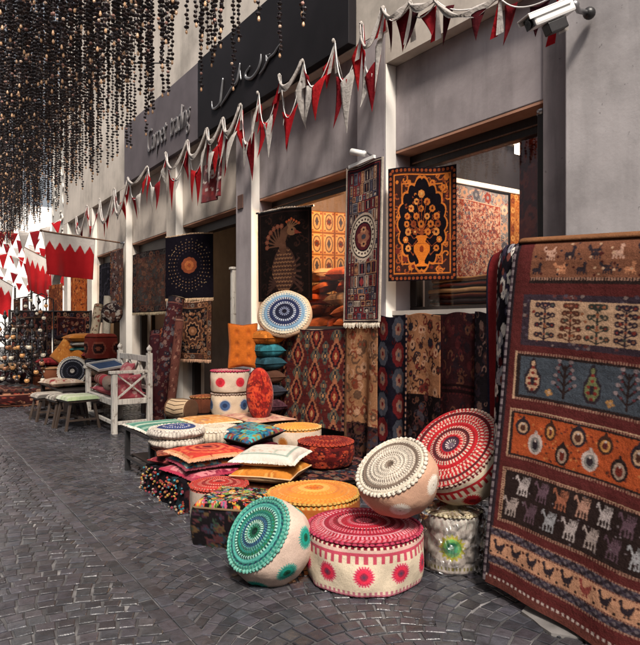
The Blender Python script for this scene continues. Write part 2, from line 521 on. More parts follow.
def pat_big():
    w, h = 300, 480
    RED = H('602226'); c = SCV(w, h, RED, 1.55)
    q = random.Random(5)
    Y = lambda y: (y - 243) / 340.0 * h
    e = 9                                    # left selvedge
    # top animal band
    c.rect(26, 0, w, Y(278), H('8a5c44')); c.rect(0, 0, e - 3, h, NAVY)
    for k in range(11):
        x = 40 + k * 27
        c.stamp(LLAMA if k % 2 else GOAT, x, Y(248), 19, 20, {'#': NAVY if k % 3 else H('d9b39a')}, k % 2 == 0)
        c.stamp(GOAT if k % 2 else LLAMA, x - 12, Y(264), 18, 17, {'#': H('d99a70') if k % 3 == 1 else NAVY}, k % 2 == 1)
    for k in range(90): c.ell(q.uniform(30, w), q.uniform(2, Y(276)), 1.6, 1.6, q.choice([DRED, NAVY, CR]))
    c.dash(26, Y(278), w, Y(281), H('b8937c'), BLK, 3.4); c.rect(26, Y(281), w, Y(284), BLK)
    # cream tree panel
    c.rect(20, Y(295), w, Y(346), H('332c3c'))
    c.scatter(20, Y(295), w, Y(346), 320, 2, [H('55505f'), H('6b3d3d'), H('8a7d78')], 'dot', 2)
    c.rect(30, Y(301), w, Y(340), CR)
    for k in range(9):
        x = 34 + k * 31
        c1 = [H('272337'), BRN, H('2f3d38')][k % 3]
        cx = x + 14; top, bot = Y(303.5), Y(339)
        c.line([(cx, bot), (cx, top + 3)], 1.1, c1)
        nr = 5 if k % 2 else 4
        for j in range(nr):
            yy = bot - 5 - (bot - top - 9) * j / (nr - 1); sp = 11 - 1.2 * j if k % 3 else 9
            for s_ in (-1, 1):
                c.line([(cx, yy + 4), (cx + s_ * sp * .6, yy + 1), (cx + s_ * sp, yy - 1)], .8, c1)
                c.ell(cx + s_ * sp, yy - 2, 3.6, 3.8, c1); c.ell(cx + s_ * sp, yy - 2, 1.3, 1.5, [H('9a6a50'), H('8e3a31'), H('b39a7c')][j % 3])
                c.ell(cx + s_ * sp * .45, yy - 3.5, 2.1, 2.6, c1)
            c.ell(cx, yy - 3, 1.6, 1.6, H('a8604a'))
        c.ell(cx, top + 2, 4.5, 4, c1); c.ell(cx, top + 2, 1.5, 1.5, H('b5806a'))
        for j in range(5): c.ell(x + q.uniform(0, 28), Y(305 + 7 * j), 2, 2, q.choice([H('8e3a31'), H('a86d4a'), H('4b5a50')]))
    # slate panel
    c.rect(14, Y(352), w, Y(400), BLK); c.dash(14, Y(352), w, Y(354.5), H('b8937c'), RED, 3.2); c.dash(14, Y(397.5), w, Y(400), H('b8937c'), RED, 3.2)
    c.rect(14, Y(352), 17, Y(400), CR); c.rect(22, Y(357), w, Y(395), SLATE)
    for k in range(700):
        c.ell(q.uniform(22, w), q.uniform(Y(357), Y(394)), 1.2, .8, SLATE * q.uniform(.6, 1.4))
    for k in range(8):
        x = 26 + k * 36
        if k % 2 == 0:
            c.stamp(VASE, x, Y(358), 24, Y(393) - Y(358), {'#': NAVY, 'o': [CR, H('7d8a5c'), WHT][k // 2 % 3], 'x': H('8e2f2a')})
        else:
            cx = x + 14
            c.line([(cx, Y(392)), (cx, Y(362))], 1.5, BLK)
            for s in (-1, 1):
                for j in range(4):
                    yb = Y(388 - j * 7); c.line([(cx, yb), (cx + s * (13 - j * 2), yb - 13)], 1.2, BLK)
                    c.ell(cx + s * (13 - j * 2), yb - 13, 2.6, 2.6, H('9a8f90')); c.ell(cx + s * 7, yb - 8, 1.6, 1.6, H('6d3440'))
            c.flower(x - 4, Y(389), 5, H('c99a5c'), CR, 4)
    # orange panel
    c.rect(13, Y(409.5), w, Y(457), BLK); c.frame(13, Y(409.5), w + 9, Y(457), 2, CR); c.dash(13, Y(410), w, Y(412), H('b8937c'), RED, 3.2); c.dash(13, Y(455), w, Y(457), H('b8937c'), RED, 3.2)
    c.rect(19, Y(414), w, Y(453), H('c25a2c'))
    for k in range(160): c.ell(q.uniform(20, w), q.uniform(Y(415), Y(452)), 1.5, 1.5, q.choice([H('7d2f20'), H('d98a50'), BRN]))
    k = 0; x = 30
    while x < w:
        y = Y(424 if k % 2 == 0 else 441) + q.uniform(-3, 3)
        rx = q.uniform(7, 10); ry = q.uniform(11, 14)
        o, i, d = [(NAVY, CR, BRN), (WHT, H('8b8f8a'), NAVY), (H('3d2620'), H('d9a25c'), RED), (BLK, H('b9a48f'), H('7a2a22'))][k % 4]
        c.ell(x, y, rx, ry, o); c.ell(x, y - ry, 2, 4, o); c.ell(x, y + 1, rx - 3, ry - 4, i); c.ell(x, y + 1, rx - 5.5, ry - 7, d); c.ell(x, y - 4, 1.5, 1.5, WHT)
        x += q.uniform(15, 19); k += 1
    # black animal panel
    c.rect(11, Y(467.5), w, Y(519.5), CR); c.dash(11, Y(467.5), w, Y(470), H('b8937c'), DRED, 3.2); c.dash(11, Y(517), w, Y(519.5), H('b8937c'), DRED, 3.2)
    c.dash(11, Y(468), 14, Y(519), H('b8937c'), DRED, 3.2); c.rect(15, Y(470), w, Y(517), H('171319'))
    for k in range(14):
        x = 28 + k * 25
        cc = [H('d6d2cd'), H('6f5a68'), H('b8765a'), H('c9a08a')][k % 4]
        c.stamp(COMB, x, Y(472.5), 20, 26, {'o': cc}, True); cc = [H('c2b9b0'), H('6a5664'), H('b9c2c4'), H('cfcac4')][k % 4]
        c.stamp(COMB, x - 12, Y(494.5), 20, 26, {'o': cc}, True)
    for k in range(70): c.ell(q.uniform(16, w), q.uniform(Y(471), Y(516)), 1.1, 1.1, H('8a8489'))
    # bird border
    c.rect(4, Y(527), w, Y(562), BLK)
    for y in (528, 554.5):
        c.rect(4, Y(y), w, Y(y + 7), H('6d6a70'))
        c.zig(Y(y + 3.5), 4.5, 20, 2.4, NAVY); c.zig(Y(y + 3.5), -4.5, 20, 1.5, H('3b3a4c'))
        c.dash(4, Y(y - 1.5), w, Y(y), H('b8937c'), RED, 3.2); c.dash(4, Y(y + 7), w, Y(y + 8.5), H('b8937c'), RED, 3.2)
    c.rect(4, Y(536.5), w, Y(553.5), H('d8a884'))
    for k in range(14):
        c.stamp(BIRD, 8 + k * 22, Y(538), 17, 19, {'#': NAVY if k != 5 else H('9a4a44')})
        c.ell(26 + k * 22, Y(540), 1.7, 1.7, DRED); c.ell(5 + k * 22, Y(551), 1.7, 1.7, BLK)
    c.dash(0, Y(573), w, Y(575.5), WHT, RED, 6); c.rect(0, Y(575.5), w, h, H('6a3a34'))
    # dyed yarn streaks (abrash)
    hh = c.a.shape[0]; st = np.repeat(np.random.RandomState(4).rand(hh // 6 + 1, 1, 1), 6, 0)[:hh]
    c.a *= (.86 + .2 * st) * np.array([.78, .70, .72])
    wr = np.random.RandomState(8); sh = wr.randint(-1, 2, c.a.shape[:2]); ii = np.clip(np.arange(c.a.shape[0])[:, None] + sh, 0, c.a.shape[0] - 1); jj = np.clip(np.arange(c.a.shape[1])[None, :] + wr.randint(-1, 2, c.a.shape[:2]), 0, c.a.shape[1] - 1)
    pick = wr.rand(*c.a.shape[:2])[..., None] < .4; c.a = np.where(pick, c.a[ii, jj], c.a)
    a = c.a; b_ = (a + np.roll(a, 1, 0) + np.roll(a, 1, 1) + np.roll(a, -1, 1)) / 4; b_[0] = a[0]; b_[:, 0] = a[:, 0]; b_[:, -1] = a[:, -1]
    c.a = b_ * .92 + .08 * H('8a6a5a')
    return c.grain(.3)

def pat_second():
    w, h = 90, 230
    c = CV(w, h, RED); q = random.Random(3)
    c.rect(40, 0, 78, h, BLK); c.scatter(42, 0, 76, h, 70, 5, [WHT, H('8f8b90'), H('3a3345')], 'flower', 3); c.scatter(42, 0, 76, h, 30, 3, [DRED, H('6b3a34')], 'dot', 9)
    c.dash(37, 0, 40, h, WHT, BLK, 6); c.rect(0, 0, 4, h, NAVY); c.dash(78, 0, 81, h, WHT, DRED, 5)
    return c.grain()

def pat_kilim():
    w, h = 150, 110
    c = SCV(w, h, H('5d2b2b'), 1.7); q = random.Random(4)
    c.a *= .8 + .4 * np.random.RandomState(2).rand(c.h, 1, 1)
    for k in range(260):
        x, y = q.uniform(0, w), q.uniform(0, h); c.rect(x, y, x + q.choice([2, 3]), y + q.choice([2, 4]), q.choice([H('3b4a4a'), H('6e4034'), H('2b2735'), H('8c6450'), H('49504a')]))
    def dm(x, y, a, b, big):
        c.dia(x, y, a, b, H('b07a5c') if big else H('54605a'), 2); c.dia(x, y, a * .72, b * .72, H('33202a') if big else H('8f7a60'), 2); c.dia(x, y, a * .45, b * .45, H('8c3a32') if big else H('33404a'), 2); c.dia(x, y, a * .2, b * .2, H('c9a070'), 1)
    for i in range(-1, 5):
        for j in range(-1, 5):
            x = 18 + i * 38; y = 8 + j * 44
            dm(x, y + (22 if i % 2 else 0), 13, 19, True)
            dm(x + 19, y + (0 if i % 2 else 22), 7, 9, False); dm(x + 19, y + 11, 4, 5, False); dm(x, y + (44 if i % 2 else 22), 8, 9, False)
    c.dash(0, 0, 4, h, H('2b2230'), H('94685a'), 6); c.dash(w - 4, 0, w, h, H('2b2230'), H('94685a'), 6)
    c.rect(0, 0, w, 2, H('33202a'))
    c.a *= np.array([.95, .78, .74])
    return c.grain(.3)

def pat_vase():
    w, h = 96, 132
    F1 = H('c8702f'); F2 = H('8f4526')
    c = SCV(w, h, H('1a1216'), 2.0)
    c.rect(6, 6, w - 6, h - 6, H('38201c'))
    c.around(3.5, 6, lambda x, y, k: c.ell(x, y, 2, 2, F2))
    c.frame(8, 8, w - 8, h - 8, 1.5, F1)
    c.scatter(10, 10, w - 10, h - 10, 150, 5, [F1, F2, H('a85a2c')], 'curl', 3)
    c.scatter(12, 12, w - 12, h - 12, 40, 3.4, [F1, H('6d2c22')], 'flower', 5)
    c.frame(19, 19, w - 19, h - 19, 1.5, F1)
    x, y = c.X - w / 2, c.Y - h / 2
    ph = np.arctan2(y / 52, x / 34); rr = np.hypot(x / 33, y / 49)
    edge = .93 + .10 * np.abs(np.cos(9 * ph)) + .12 * np.exp(-(np.abs(np.abs(ph) - PI / 2) / .16) ** 2)
    c.put(rr < edge * 1.06, F1); c.put(rr < edge, H('140f15'))
    q = random.Random(8)
    for yy, xs in ((31, (0,)), (40, (-8, 8)), (48, (-15, 0, 15)), (57, (-20, -8, 8, 20)), (66, (-22, -12, 0, 12, 22)), (75, (-19, -9, 9, 19)), (84, (-23, 23)), (94, (-20, 20))):
        for xx in xs:
            x_ = w / 2 + xx + q.uniform(-1, 1); c.line([(w / 2, 78), (w / 2 + xx * .6, yy + 8), (x_, yy)], .5, F2)
            c.flower(x_, yy, q.uniform(3.6, 4.8), q.choice([F1, H('d98a45'), F2, F1]), q.choice([H('e0a860'), H('7a2c1e'), H('2a1a1c')]), 7)
    c.scatter(w / 2 - 24, 30, w / 2 + 24, 76, 36, 1.8, [F2, H('7a3a22'), F1], 'curl', 4)
    # vase
    vy = [(0.0, 6), (.06, 9), (.1, 6.5), (.2, 5), (.32, 11), (.5, 11.5), (.68, 7), (.82, 4), (.9, 4.5), (.95, 9), (1, 9.5)]
    pts = [(w / 2 + r, h * .60 + t * 36) for t, r in vy]; pts += [(w / 2 - r, h * .60 + t * 36) for t, r in reversed(vy)]
    c.poly(pts, H('d9772a')); c.ell(w / 2, h * .72, 3, 4, H('8a3a1c')); c.rect(w / 2 - 10, h * .67, w / 2 + 10, h * .675, F2)
    return c.grain(.2)

def pat_peacock():
    w, h = 90, 130
    c = SCV(w, h, H('17100f'), 1.8); q = random.Random(2)
    c.frame(4, 4, w - 4, h - 4, 1, H('33201c')); c.scatter(8, 8, w - 8, h - 8, 60, 5, [H('2a1a18'), H('331f1a')], 'curl', 4)
    g1, g2, g3 = H('5a3c2e'), H('7d5840'), H('402a24')
    # body with feather scales
    m = ((c.X - 46) / 20) ** 2 + ((c.Y - 85) / 32) ** 2 < 1
    c.put(m, g3)
    for j in range(11):
        for i in range(8):
            x = 28 + i * 5 + (2.5 if j % 2 else 0); y = 58 + j * 5.4
            if ((x - 46) / 19) ** 2 + ((y - 85) / 31) ** 2 < 1: c.ell(x, y, 2.3, 2.5, g2); c.ell(x, y - 1.4, 1.8, 1.5, g3)
    c.line([(44, 58), (42, 46), (46, 34), (54, 29), (60, 32)], 6, g1); c.ell(58, 32, 7.5, 6, g2); c.poly([(63, 29), (74, 35), (63, 36)], H('7d3a2c')); c.ell(59, 30, 1.6, 1.6, BLK)
    for k in range(6): c.line([(54, 28), (50 + k * 4, 15 + abs(k - 2) * 2)], .8, g2); c.ell(50 + k * 4, 15 + abs(k - 2) * 2, 1.8, 1.8, H('a5502f'))
    for k in range(7):
        a = PI * (.95 + .1 * k); c.line([(38, 52), (38 + 22 * math.cos(a), 48 + 24 * math.sin(a))], 1.2, g1); c.flower(38 + 22 * math.cos(a), 48 + 24 * math.sin(a), 3.5, H('7a4434'), g2)
    for k in range(6): c.line([(60, 80 + k * 4), (70 + k, 70 + k * 9)], 1.5, g3); c.line([(34, 105), (22 - k, 95 + k * 5)], 1.2, g3)
    c.line([(44, 114), (42, 122)], 1.2, g2); c.line([(50, 114), (52, 122)], 1.2, g2)
    return c.grain(.25)

def pat_runner():
    w, h = 62, 200
    c = SCV(w, h, H('2c2029'), 1.7); q = random.Random(9)
    L = [H('b7a392'), H('8f7d74'), H('7a2f30'), H('a9785a'), H('5b5a66')]
    c.frame(2, 2, w - 2, h - 2, 1, L[0]); c.frame(5, 5, w - 5, h - 5, 1, L[2])
    y = 9
    while y < h - 9:
        x = 8; rh = q.choice([6, 8, 14, 16])
        while x < w - 10:
            rw = q.choice([4, 5, 6, 9]); a = q.choice(L)
            if x + rw > w - 8: rw = w - 8 - x
            c.frame(x, y, x + rw, y + rh - 1, 1, a)
            k = q.random()
            if k < .4: c.rect(x + rw / 2 - .5, y + 2, x + rw / 2 + .6, y + rh - 3, q.choice(L))
            elif k < .7: c.dia(x + rw / 2, y + rh / 2, max(rw / 2 - 1.2, 1), max(rh / 2 - 2, 1), q.choice(L))
            else: c.dash(x + 1, y + 1, x + rw - 1, y + rh - 2, q.choice(L), BLK, 2)
            x += rw + 1
        y += rh
    for r, col in ((1.0, L[0]), (.9, BLK), (.84, H('c9b8a4')), (.62, BLK), (.56, H('512026'))): c.ell(w / 2, h * .46, 21 * r, 30 * r, col)
    c.around(0, 99, lambda *a: None)
    for k in range(22):
        t = 2 * PI * k / 22; c.ell(w / 2 + 15.5 * math.cos(t), h * .46 + 21.5 * math.sin(t), 1.4, 1.4, H('3b2a30'))
    c.flower(w / 2, h * .46, 9, H('8b5a48'), H('3b3a42')); c.flower(w / 2, h * .46 - 9, 4, H('a9785a'), BLK); c.flower(w / 2, h * .46 + 9, 4, H('a9785a'), BLK)
    c.rect(0, 0, 2, h, H('cbbfb0')); c.rect(w - 3, 0, w, h, H('cbbfb0'))
    return c.grain(.2)

def pat_mandala():
    w, h = 92, 120
    c = SCV(w, h, H('15111a'), 1.8); cx, cy = w / 2, h / 2 - 2
    for n, r, s, col in ((26, 44, 1.1, H('6b5a50')), (36, 39, 1.0, H('9a7a5c')), (32, 34, 1.1, H('5b4a48')), (28, 29, 1.2, H('8a6a50')), (24, 24, 1, H('4d4044'))):
        for k in range(n):
            t = 2 * PI * k / n; y = cy + r * 1.12 * math.sin(t); x = cx + r * math.cos(t)
            if 5 < x < w - 5: c.ell(x, y, s, s, col)
    for k in range(90):
        y = 20 + 74 * NR.rand(); x = 12 + (w - 24) * NR.rand()
        if abs(math.hypot(x - cx, (y - cy) / 1.1) - 40) < 4: c.ell(x, y, .9, .9, H('a58a6a'))
    c.flower(cx, cy, 15, H('8f4a30'), H('c9844c'), 10); c.flower(cx, cy, 9, H('b9693c'), H('33202a'), 8); c.ell(cx, cy, 3, 3, H('a8502f'))
    return c.grain(.2)

def pat_persian(w, h, base, bord, fg, seed=1, med=True, n=1.0, ms=1.0):
    c = SCV(w, h, bord, 1.5)
    bw = max(5, int(min(w, h) * .13))
    c.scatter(1, 1, w - 1, h - 1, int(w * h / 40 * n), bw * .34 * ms ** .5, fg, 'curl', seed)
    c.around(bw / 2, bw * 1.3, lambda x, y, k: c.flower(x, y, bw * .4, fg[k % len(fg)], bord))
    c.frame(0, 0, w, h, 1, bord * .5); c.frame(bw - 1, bw - 1, w - bw + 1, h - bw + 1, 1.5, fg[0])
    c.rect(bw + 1, bw + 1, w - bw - 1, h - bw - 1, base)
    c.scatter(bw + 3, bw + 3, w - bw - 3, h - bw - 3, int(w * h / 60 * n / ms), bw * .3 * ms, fg, 'curl', seed + 1)
    c.scatter(bw + 3, bw + 3, w - bw - 3, h - bw - 3, int(w * h / 130 * n / ms), bw * .3 * ms, fg, 'flower', seed + 2)
    if med:
        x, y = (c.X - w / 2) / (w * .26), (c.Y - h / 2) / (h * .24); ph = np.arctan2(y, x); rr = np.hypot(x, y) / (1 + .1 * np.cos(10 * ph))
        c.put(rr < 1, bord); c.put(abs(rr - .95) < .06, fg[0]); c.put(rr < .6, base); c.put(abs(rr - .6) < .05, fg[-1])
        c.flower(w / 2, h / 2, min(w, h) * .1, fg[0], fg[-1], 8)
    return c.grain(.22, seed)

def pat_panels():
    w, h = 120, 140
    c = SCV(w, h, H('d09a5c'), 1.5); q = random.Random(6)
    for i in range(7):
        for j in range(6):
            x, y = i * 18, j * 25
            c.frame(x, y, x + 18, y + 25, 1, H('8a5a38')); c.rect(x + 2, y + 2, x + 16, y + 23, H('dcb27c'))
            c.ell(x + 9, y + 12.5, 6, 9.5, H('6d5a50')); c.ell(x + 9, y + 12.5, 4.7, 8, H('c8a67c'))
            (c.flower(x + 9, y + 12, 4, H('7a4438'), H('4a4a50')) if (i + j) % 2 else c.dia(x + 9, y + 12, 3, 6, H('54505a')))
            for sx, sy in ((3, 3), (15, 3), (3, 22), (15, 22)): c.ell(x + sx, y + sy, 1.2, 1.2, H('8f4a34'))
    return c.grain(.15)

def pat_patch(w, h, base, fg, band=None, seed=1, dark_from=None):
    c = SCV(w, h, base, 1.6)
    c.scatter(0, 0, w, h, int(w * h / 45), 4, fg, 'curl', seed); c.scatter(2, 2, w - 2, h - 2, int(w * h / 110), 3.2, fg, 'flower', seed + 3)
    if band:
        for y in band: c.rect(0, y, w, y + 2, base * .35); c.dash(0, y + 2, w, y + 3.5, fg[0], base, 4)
    if dark_from:
        c.rect(0, dark_from, w, h, H('1b1518')); c.scatter(0, dark_from, w, h, 90, 3.4, [H('4a3438'), H('54403c'), H('33303c'), H('6a4a40')], 'curl', seed); c.scatter(0, dark_from, w, h, 26, 3, [H('5a3434'), H('4a4a54'), H('6a5040')], 'flower', seed)
    c.dash(0, 0, 2, h, fg[0], base * .4, 5)
    return c.grain(.25, seed)

def pat_medgrid(w, h, base, fg, seed=2):
    c = SCV(w, h, base, 1.6)
    c.scatter(0, 0, w, h, 60, 3, [fg[1] * .5, fg[0] * .4], 'curl', seed)
    for j in range(6):
        for i in range(2):
            x = w * (.27 + .46 * i); y = h * (j + .5) / 6 * .98
            c.flower(x, y, 8.5, fg[(i + j) % 2], fg[2], 8); c.flower(x, y, 4.5, fg[2], fg[(i + j + 1) % 2], 6)
    c.dash(0, 0, 2, h, fg[2], base, 4); c.dash(w - 2, 0, w, h, fg[2], base, 4)
    return c.grain(.25, seed)

def pat_floral(w, h, base, fg, seed=1, dens=1.0, big=6):
    c = CV(w, h, base)
    c.scatter(0, 0, w, h, int(w * h / 50 * dens), big * .8, fg, 'curl', seed)
    c.scatter(0, 0, w, h, int(w * h / 90 * dens), big, fg, 'flower', seed + 1)
    c.scatter(0, 0, w, h, int(w * h / 60 * dens), 1.4, fg, 'dot', seed + 2)
    return c.grain(.15, seed)

def pat_stripes(w, h, cols, seed=1):
    c = CV(w, h, cols[0]); q = random.Random(seed); y = 0
    while y < h:
        t = q.choice([2, 3, 4, 6]); k = q.choice(cols); c.rect(0, y, w, y + t, k)
        if t > 3: c.dash(0, y + 1, w, y + 2, q.choice(cols), k, 5)
        y += t
    return c.grain(.15, seed)

# ------------------------------------------------------------------ poufs: polar patterns
def rings(rn, th, spec):
    out = np.zeros(rn.shape + (3,)); prev = 0.0
    for r1, mode, c1, c2, n in spec:
        m = (rn >= prev) & (rn < r1 + 1e-9)
        t = (rn - prev) / (r1 - prev); fr = (th * n / (2 * PI)) % 1
        if mode == 's': k = np.ones(rn.shape, bool)
        elif mode == 'd': k = fr < .5
        elif mode == 't': k = np.abs(fr - .5) * 2 > t
        elif mode == 'p': k = t > .25 + .6 * np.abs(np.sin(PI * fr))
        elif mode == 'o': k = np.hypot((fr - .5) * 1.6, t - .5) > .36
        else: k = ((fr + t * .8) % 1) < .5
        out[m & k] = c1; out[m & ~k] = c2; prev = r1
    out[rn >= prev] = spec[-1][2]
    return out
def medal(out, dx, dz, rm, layers, spikes=26):
    r = np.hypot(dx, dz); ph = np.arctan2(dz, dx)
    tri = np.abs(((ph * spikes / (2 * PI)) % 1) - .5) * 2
    for f, c, sp in layers:
        lim = rm * f * ((.74 + .26 * tri) if sp else 1.0)
        out[r < lim] = c
    return out
def teeth(out, s, th, s0, s1, n, c, up=False):
    fr = (th * n / (2 * PI)) % 1
    L = np.where(fr < .45, s1, s0 + (s1 - s0) * .3)
    m = (s >= s0) & (s < L) if not up else (s <= s1) & (s > np.where(fr < .45, s0, s1 - (s1 - s0) * .3))
    out[m] = c; return out

def axis_rot(axis, spin=0.0):
    a = Vector([float(x) for x in axis]).normalized()
    q = Vector((0, 0, 1)).rotation_difference(a)
    return q.to_matrix() @ Matrix.Rotation(spin, 3, 'Z')

def spin_to(axis, d):
    """turn about the axis that brings th = 0 of the side towards direction d"""
    l = axis_rot(axis).transposed() @ Vector([float(x) for x in d]); return math.atan2(l.y, l.x)

def pouf(label, base, R, Hh, topf, sidef, edge=(WHT, None), axis=None, spin=0.0, rb=.94, bulge=.05, dome=.02, nb=64,
         group=None, na=220, nr=46, ns=50, name='pouf', tilt_base=True, ridges=9, matS=None, matT=None, er=.013, cat='pouf', seed=0):
    q = np.random.RandomState(seed + 5)
    rot = axis_rot(axis, spin) if axis is not None else Matrix.Rotation(spin, 3, 'Z')
    t = thing(name, label, cat, base, rot, group)
    th = np.linspace(0, 2 * PI, na, endpoint=False)
    lump = 1 + .012 * np.sin(2 * th + q.rand() * 6) + .010 * np.sin(3 * th + q.rand() * 6)
    rn = np.linspace(.004, 1, nr)
    T, Rn = np.meshgrid(th, rn)
    z = Hh + dome * (1 - Rn ** 2) + .0035 * np.cos(2 * PI * Rn * ridges) + .004 * np.sin(T * 2 + 1) * Rn - .012 * np.exp(-(Rn / .1) ** 2)
    P = np.stack([R * Rn * np.cos(T) * lump, R * Rn * np.sin(T) * lump, z], -1)
    sheet('top_cover', P, topf(Rn, T), matT or CROCHET, t, True)
    s = np.linspace(0, 1, ns); T, S = np.meshgrid(th, s)
    corner = 1 - .045 * np.exp(-S / .04)
    rr = R * (1 + bulge * np.sin(PI * S)) * (1 + (rb - 1) * S ** 2.2) * corner
    fl = np.clip((S - .93) / .07, 0, 1)
    rr = rr * (1 - .10 * fl ** 2)
    rr = rr * (1 + .010 * np.sin(9 * T + 5 * S + q.rand() * 6) * (.3 + S) + .012 * np.sin(5 * T - 7 * S + q.rand() * 6) + .006 * np.sin(14 * T + 9 * S) * S)
    P = np.stack([rr * np.cos(T) * lump, rr * np.sin(T) * lump, Hh * (1 - S) + 0 * T], -1)
    C = sidef(S, T)
    # bottom closes
    P = np.concatenate([P, np.stack([rr[-1:] * .05 * np.cos(T[-1:]), rr[-1:] * .05 * np.sin(T[-1:]), 0 * T[-1:]], -1)]); C = np.concatenate([C, C[-1:]])
    sheet('side_cover', P, C, matS or LINEN, t, True)
    # crocheted shell edging
    m = nb * 6; te = np.linspace(0, 2 * PI, m, endpoint=False)
    sc = np.abs(np.sin(te * nb / 2 + .35 * np.sin(5 * te + seed) + .25 * np.sin(11 * te))) * (1 + .18 * np.sin(17 * te + seed) + .14 * np.sin(29 * te))
    k = np.linspace(0, 2 * PI, 8, endpoint=False)
    TE, K = np.meshgrid(te, k); SCN = np.tile(sc, (8, 1))
    re = er * .86 * (.45 + .75 * SCN)
    lp = 1 + .012 * np.sin(2 * TE) * 0
    lumpE = np.interp(TE.ravel(), th, lump, period=2 * PI).reshape(TE.shape)
    P = np.stack([(R * .985 * lumpE + re * np.cos(K)) * np.cos(TE), (R * .985 * lumpE + re * np.cos(K)) * np.sin(TE), Hh - .004 + re * np.sin(K) * .9], -1)
    c1 = edge[0]; c2 = edge[1] if edge[1] is not None else c1 * .5
    C = np.where(SCN[..., None] > .35, np.broadcast_to(c1, P.shape), np.broadcast_to(c2, P.shape))
    P = np.concatenate([P, P[:1]]); C = np.concatenate([C, C[:1]])
    sheet('edging', P, C, CROCHET, t, True)
    return t

def pillow(name, label, cat, loc, W, D, Tk, canvas, side=None, rot=None, group=None, mat=None, fringe=None, seed=0, n=44, round_=False, tuft=None):
    """stuffed cushion: an inflated sheet above and below, corners pulled out"""
    t = thing(name, label, cat, loc, rot, group)
    q = np.random.RandomState(seed)
    u = np.linspace(-1, 1, n)
    X, Y = np.meshgrid(u, u)
    if round_:
        k = np.sqrt(np.maximum(1 - X ** 2 / 2, .01)); k2 = np.sqrt(np.maximum(1 - Y ** 2 / 2, .01))
        PX, PY = X * k2, Y * k; rr = np.clip(np.hypot(PX, PY), 0, 1); infl = np.sqrt(np.maximum(1 - rr ** 3.5, 0))
    else:
        pin = 1 - .05 * (1 - np.abs(X)) * 2 * np.abs(Y) ** 4; pin2 = 1 - .05 * (1 - np.abs(Y)) * 2 * np.abs(X) ** 4
        PX, PY = X * pin2, Y * pin
        infl = ((1 - np.abs(X) ** 3.2) * (1 - np.abs(Y) ** 3.2)) ** .5
    wav = .05 * np.sin(3 * X + q.rand() * 6) * np.sin(2.5 * Y + q.rand() * 6) + .02 * q.rand(*X.shape)
    top = Tk / 2 * infl * (1 + wav)
    if tuft is not None:
        for tx, ty in tuft: top -= Tk * .30 * np.exp(-((X - tx) ** 2 + (Y - ty) ** 2) / .02)
    ci = np.clip(((Y + 1) / 2 * (canvas.h - 1)).astype(int), 0, canvas.h - 1); cj = np.clip(((X + 1) / 2 * (canvas.w - 1)).astype(int), 0, canvas.w - 1)
    C = canvas.a[ci, cj]
    P = np.stack([PX * W / 2, PY * D / 2, Tk / 2 + top], -1)
    sheet('cover', P[::-1], C[::-1], mat or CLOTH, t)
    sc = C if side is None else np.broadcast_to(side, C.shape)
    P2 = np.stack([PX * W / 2, PY * D / 2, Tk / 2 - Tk / 2 * infl * (1 + wav * .3)], -1)
    sheet('underside' if side is None else 'back_cover', P2, sc, mat or CLOTH, t)
    # piping / stitched edge
    ang = np.linspace(0, 1, 161)
    if round_: path = [(W / 2 * math.cos(2 * PI * a), D / 2 * math.sin(2 * PI * a), Tk / 2) for a in ang]
    else:
        ring = [(PX[0, i], PY[0, i]) for i in range(n)] + [(PX[i, -1], PY[i, -1]) for i in range(1, n)] + [(PX[-1, i], PY[-1, i]) for i in range(n - 2, -1, -1)] + [(PX[i, 0], PY[i, 0]) for i in range(n - 2, -1, -1)]
        path = [(a * W / 2, b * D / 2, Tk / 2) for a, b in ring]
    if fringe is not None:
        mb = MB(); dens = 3
        for i in range(len(path) - 1):
            for j in range(dens):
                a = np.array(path[i]) + (np.array(path[i + 1]) - np.array(path[i])) * j / dens
                out = a - np.array([0, 0, Tk / 2]); out = out / (np.linalg.norm(out) + 1e-6); rw = RND.uniform(.7, 1.2)
                b = a + out * .022 * rw + np.array([0, 0, -.012 * rw])
                mb.tube([a, b], [.0042, .003], 4, c=fringe * RND.uniform(.75, 1.1))
        mb.build('fringe', FRINGE, t)
    else:
        mb = MB(); mb.tube(path, .006, 6, c=(side if side is not None else C.mean((0, 1)))); mb.build('piping', CLOTH, t, True)
    return t
# ================================================================== SETTING
def structure(o): o['kind'] = 'structure'; return o

# ---- ground: mortar sheet + laid cobbles
m, nt, b = nodes('cobble_mortar')
n = noise(nt, 3, 6, .6); r = ramp(nt, n.outputs[0], [(.38, (.028, .026, .028)), (.54, (.075, .072, .075)), (.70, (.25, .24, .24))])
nt.links.new(r.outputs[0], b.inputs['Base Color']); b.inputs['Roughness'].default_value = .8
n2 = noise(nt, 90, 4); bump(nt, b, n2.outputs[0], .4, .004)
MORTAR = m
m, nt, b = nodes('basalt_cobble')
a = nt.nodes.new('ShaderNodeAttribute'); a.attribute_name = 'Col'
n = noise(nt, 14, 6, .65); r = ramp(nt, n.outputs[0], [(.3, .6), (.7, 1.3)])
c = mixc(nt, 'MULTIPLY', 1.0, a.outputs['Color'], r.outputs[0])
n4 = noise(nt, .55, 4, .6); r4 = ramp(nt, n4.outputs[0], [(.35, .72), (.65, 1.25)])
c = mixc(nt, 'MULTIPLY', 1.0, c, r4.outputs[0])
nt.links.new(c, b.inputs['Base Color'])
rr = ramp(nt, n4.outputs[0], [(.35, .16), (.65, .36)]); nt.links.new(rr.outputs[0], b.inputs['Roughness'])
b.inputs['Specular IOR Level'].default_value = .5
n5 = noise(nt, 26, 5, .65); n6 = noise(nt, 160, 3, .6)
p = bump(nt, b, n5.outputs[0], .45, .012); bump(nt, b, n6.outputs[0], .35, .003, p)
COBBLE = m

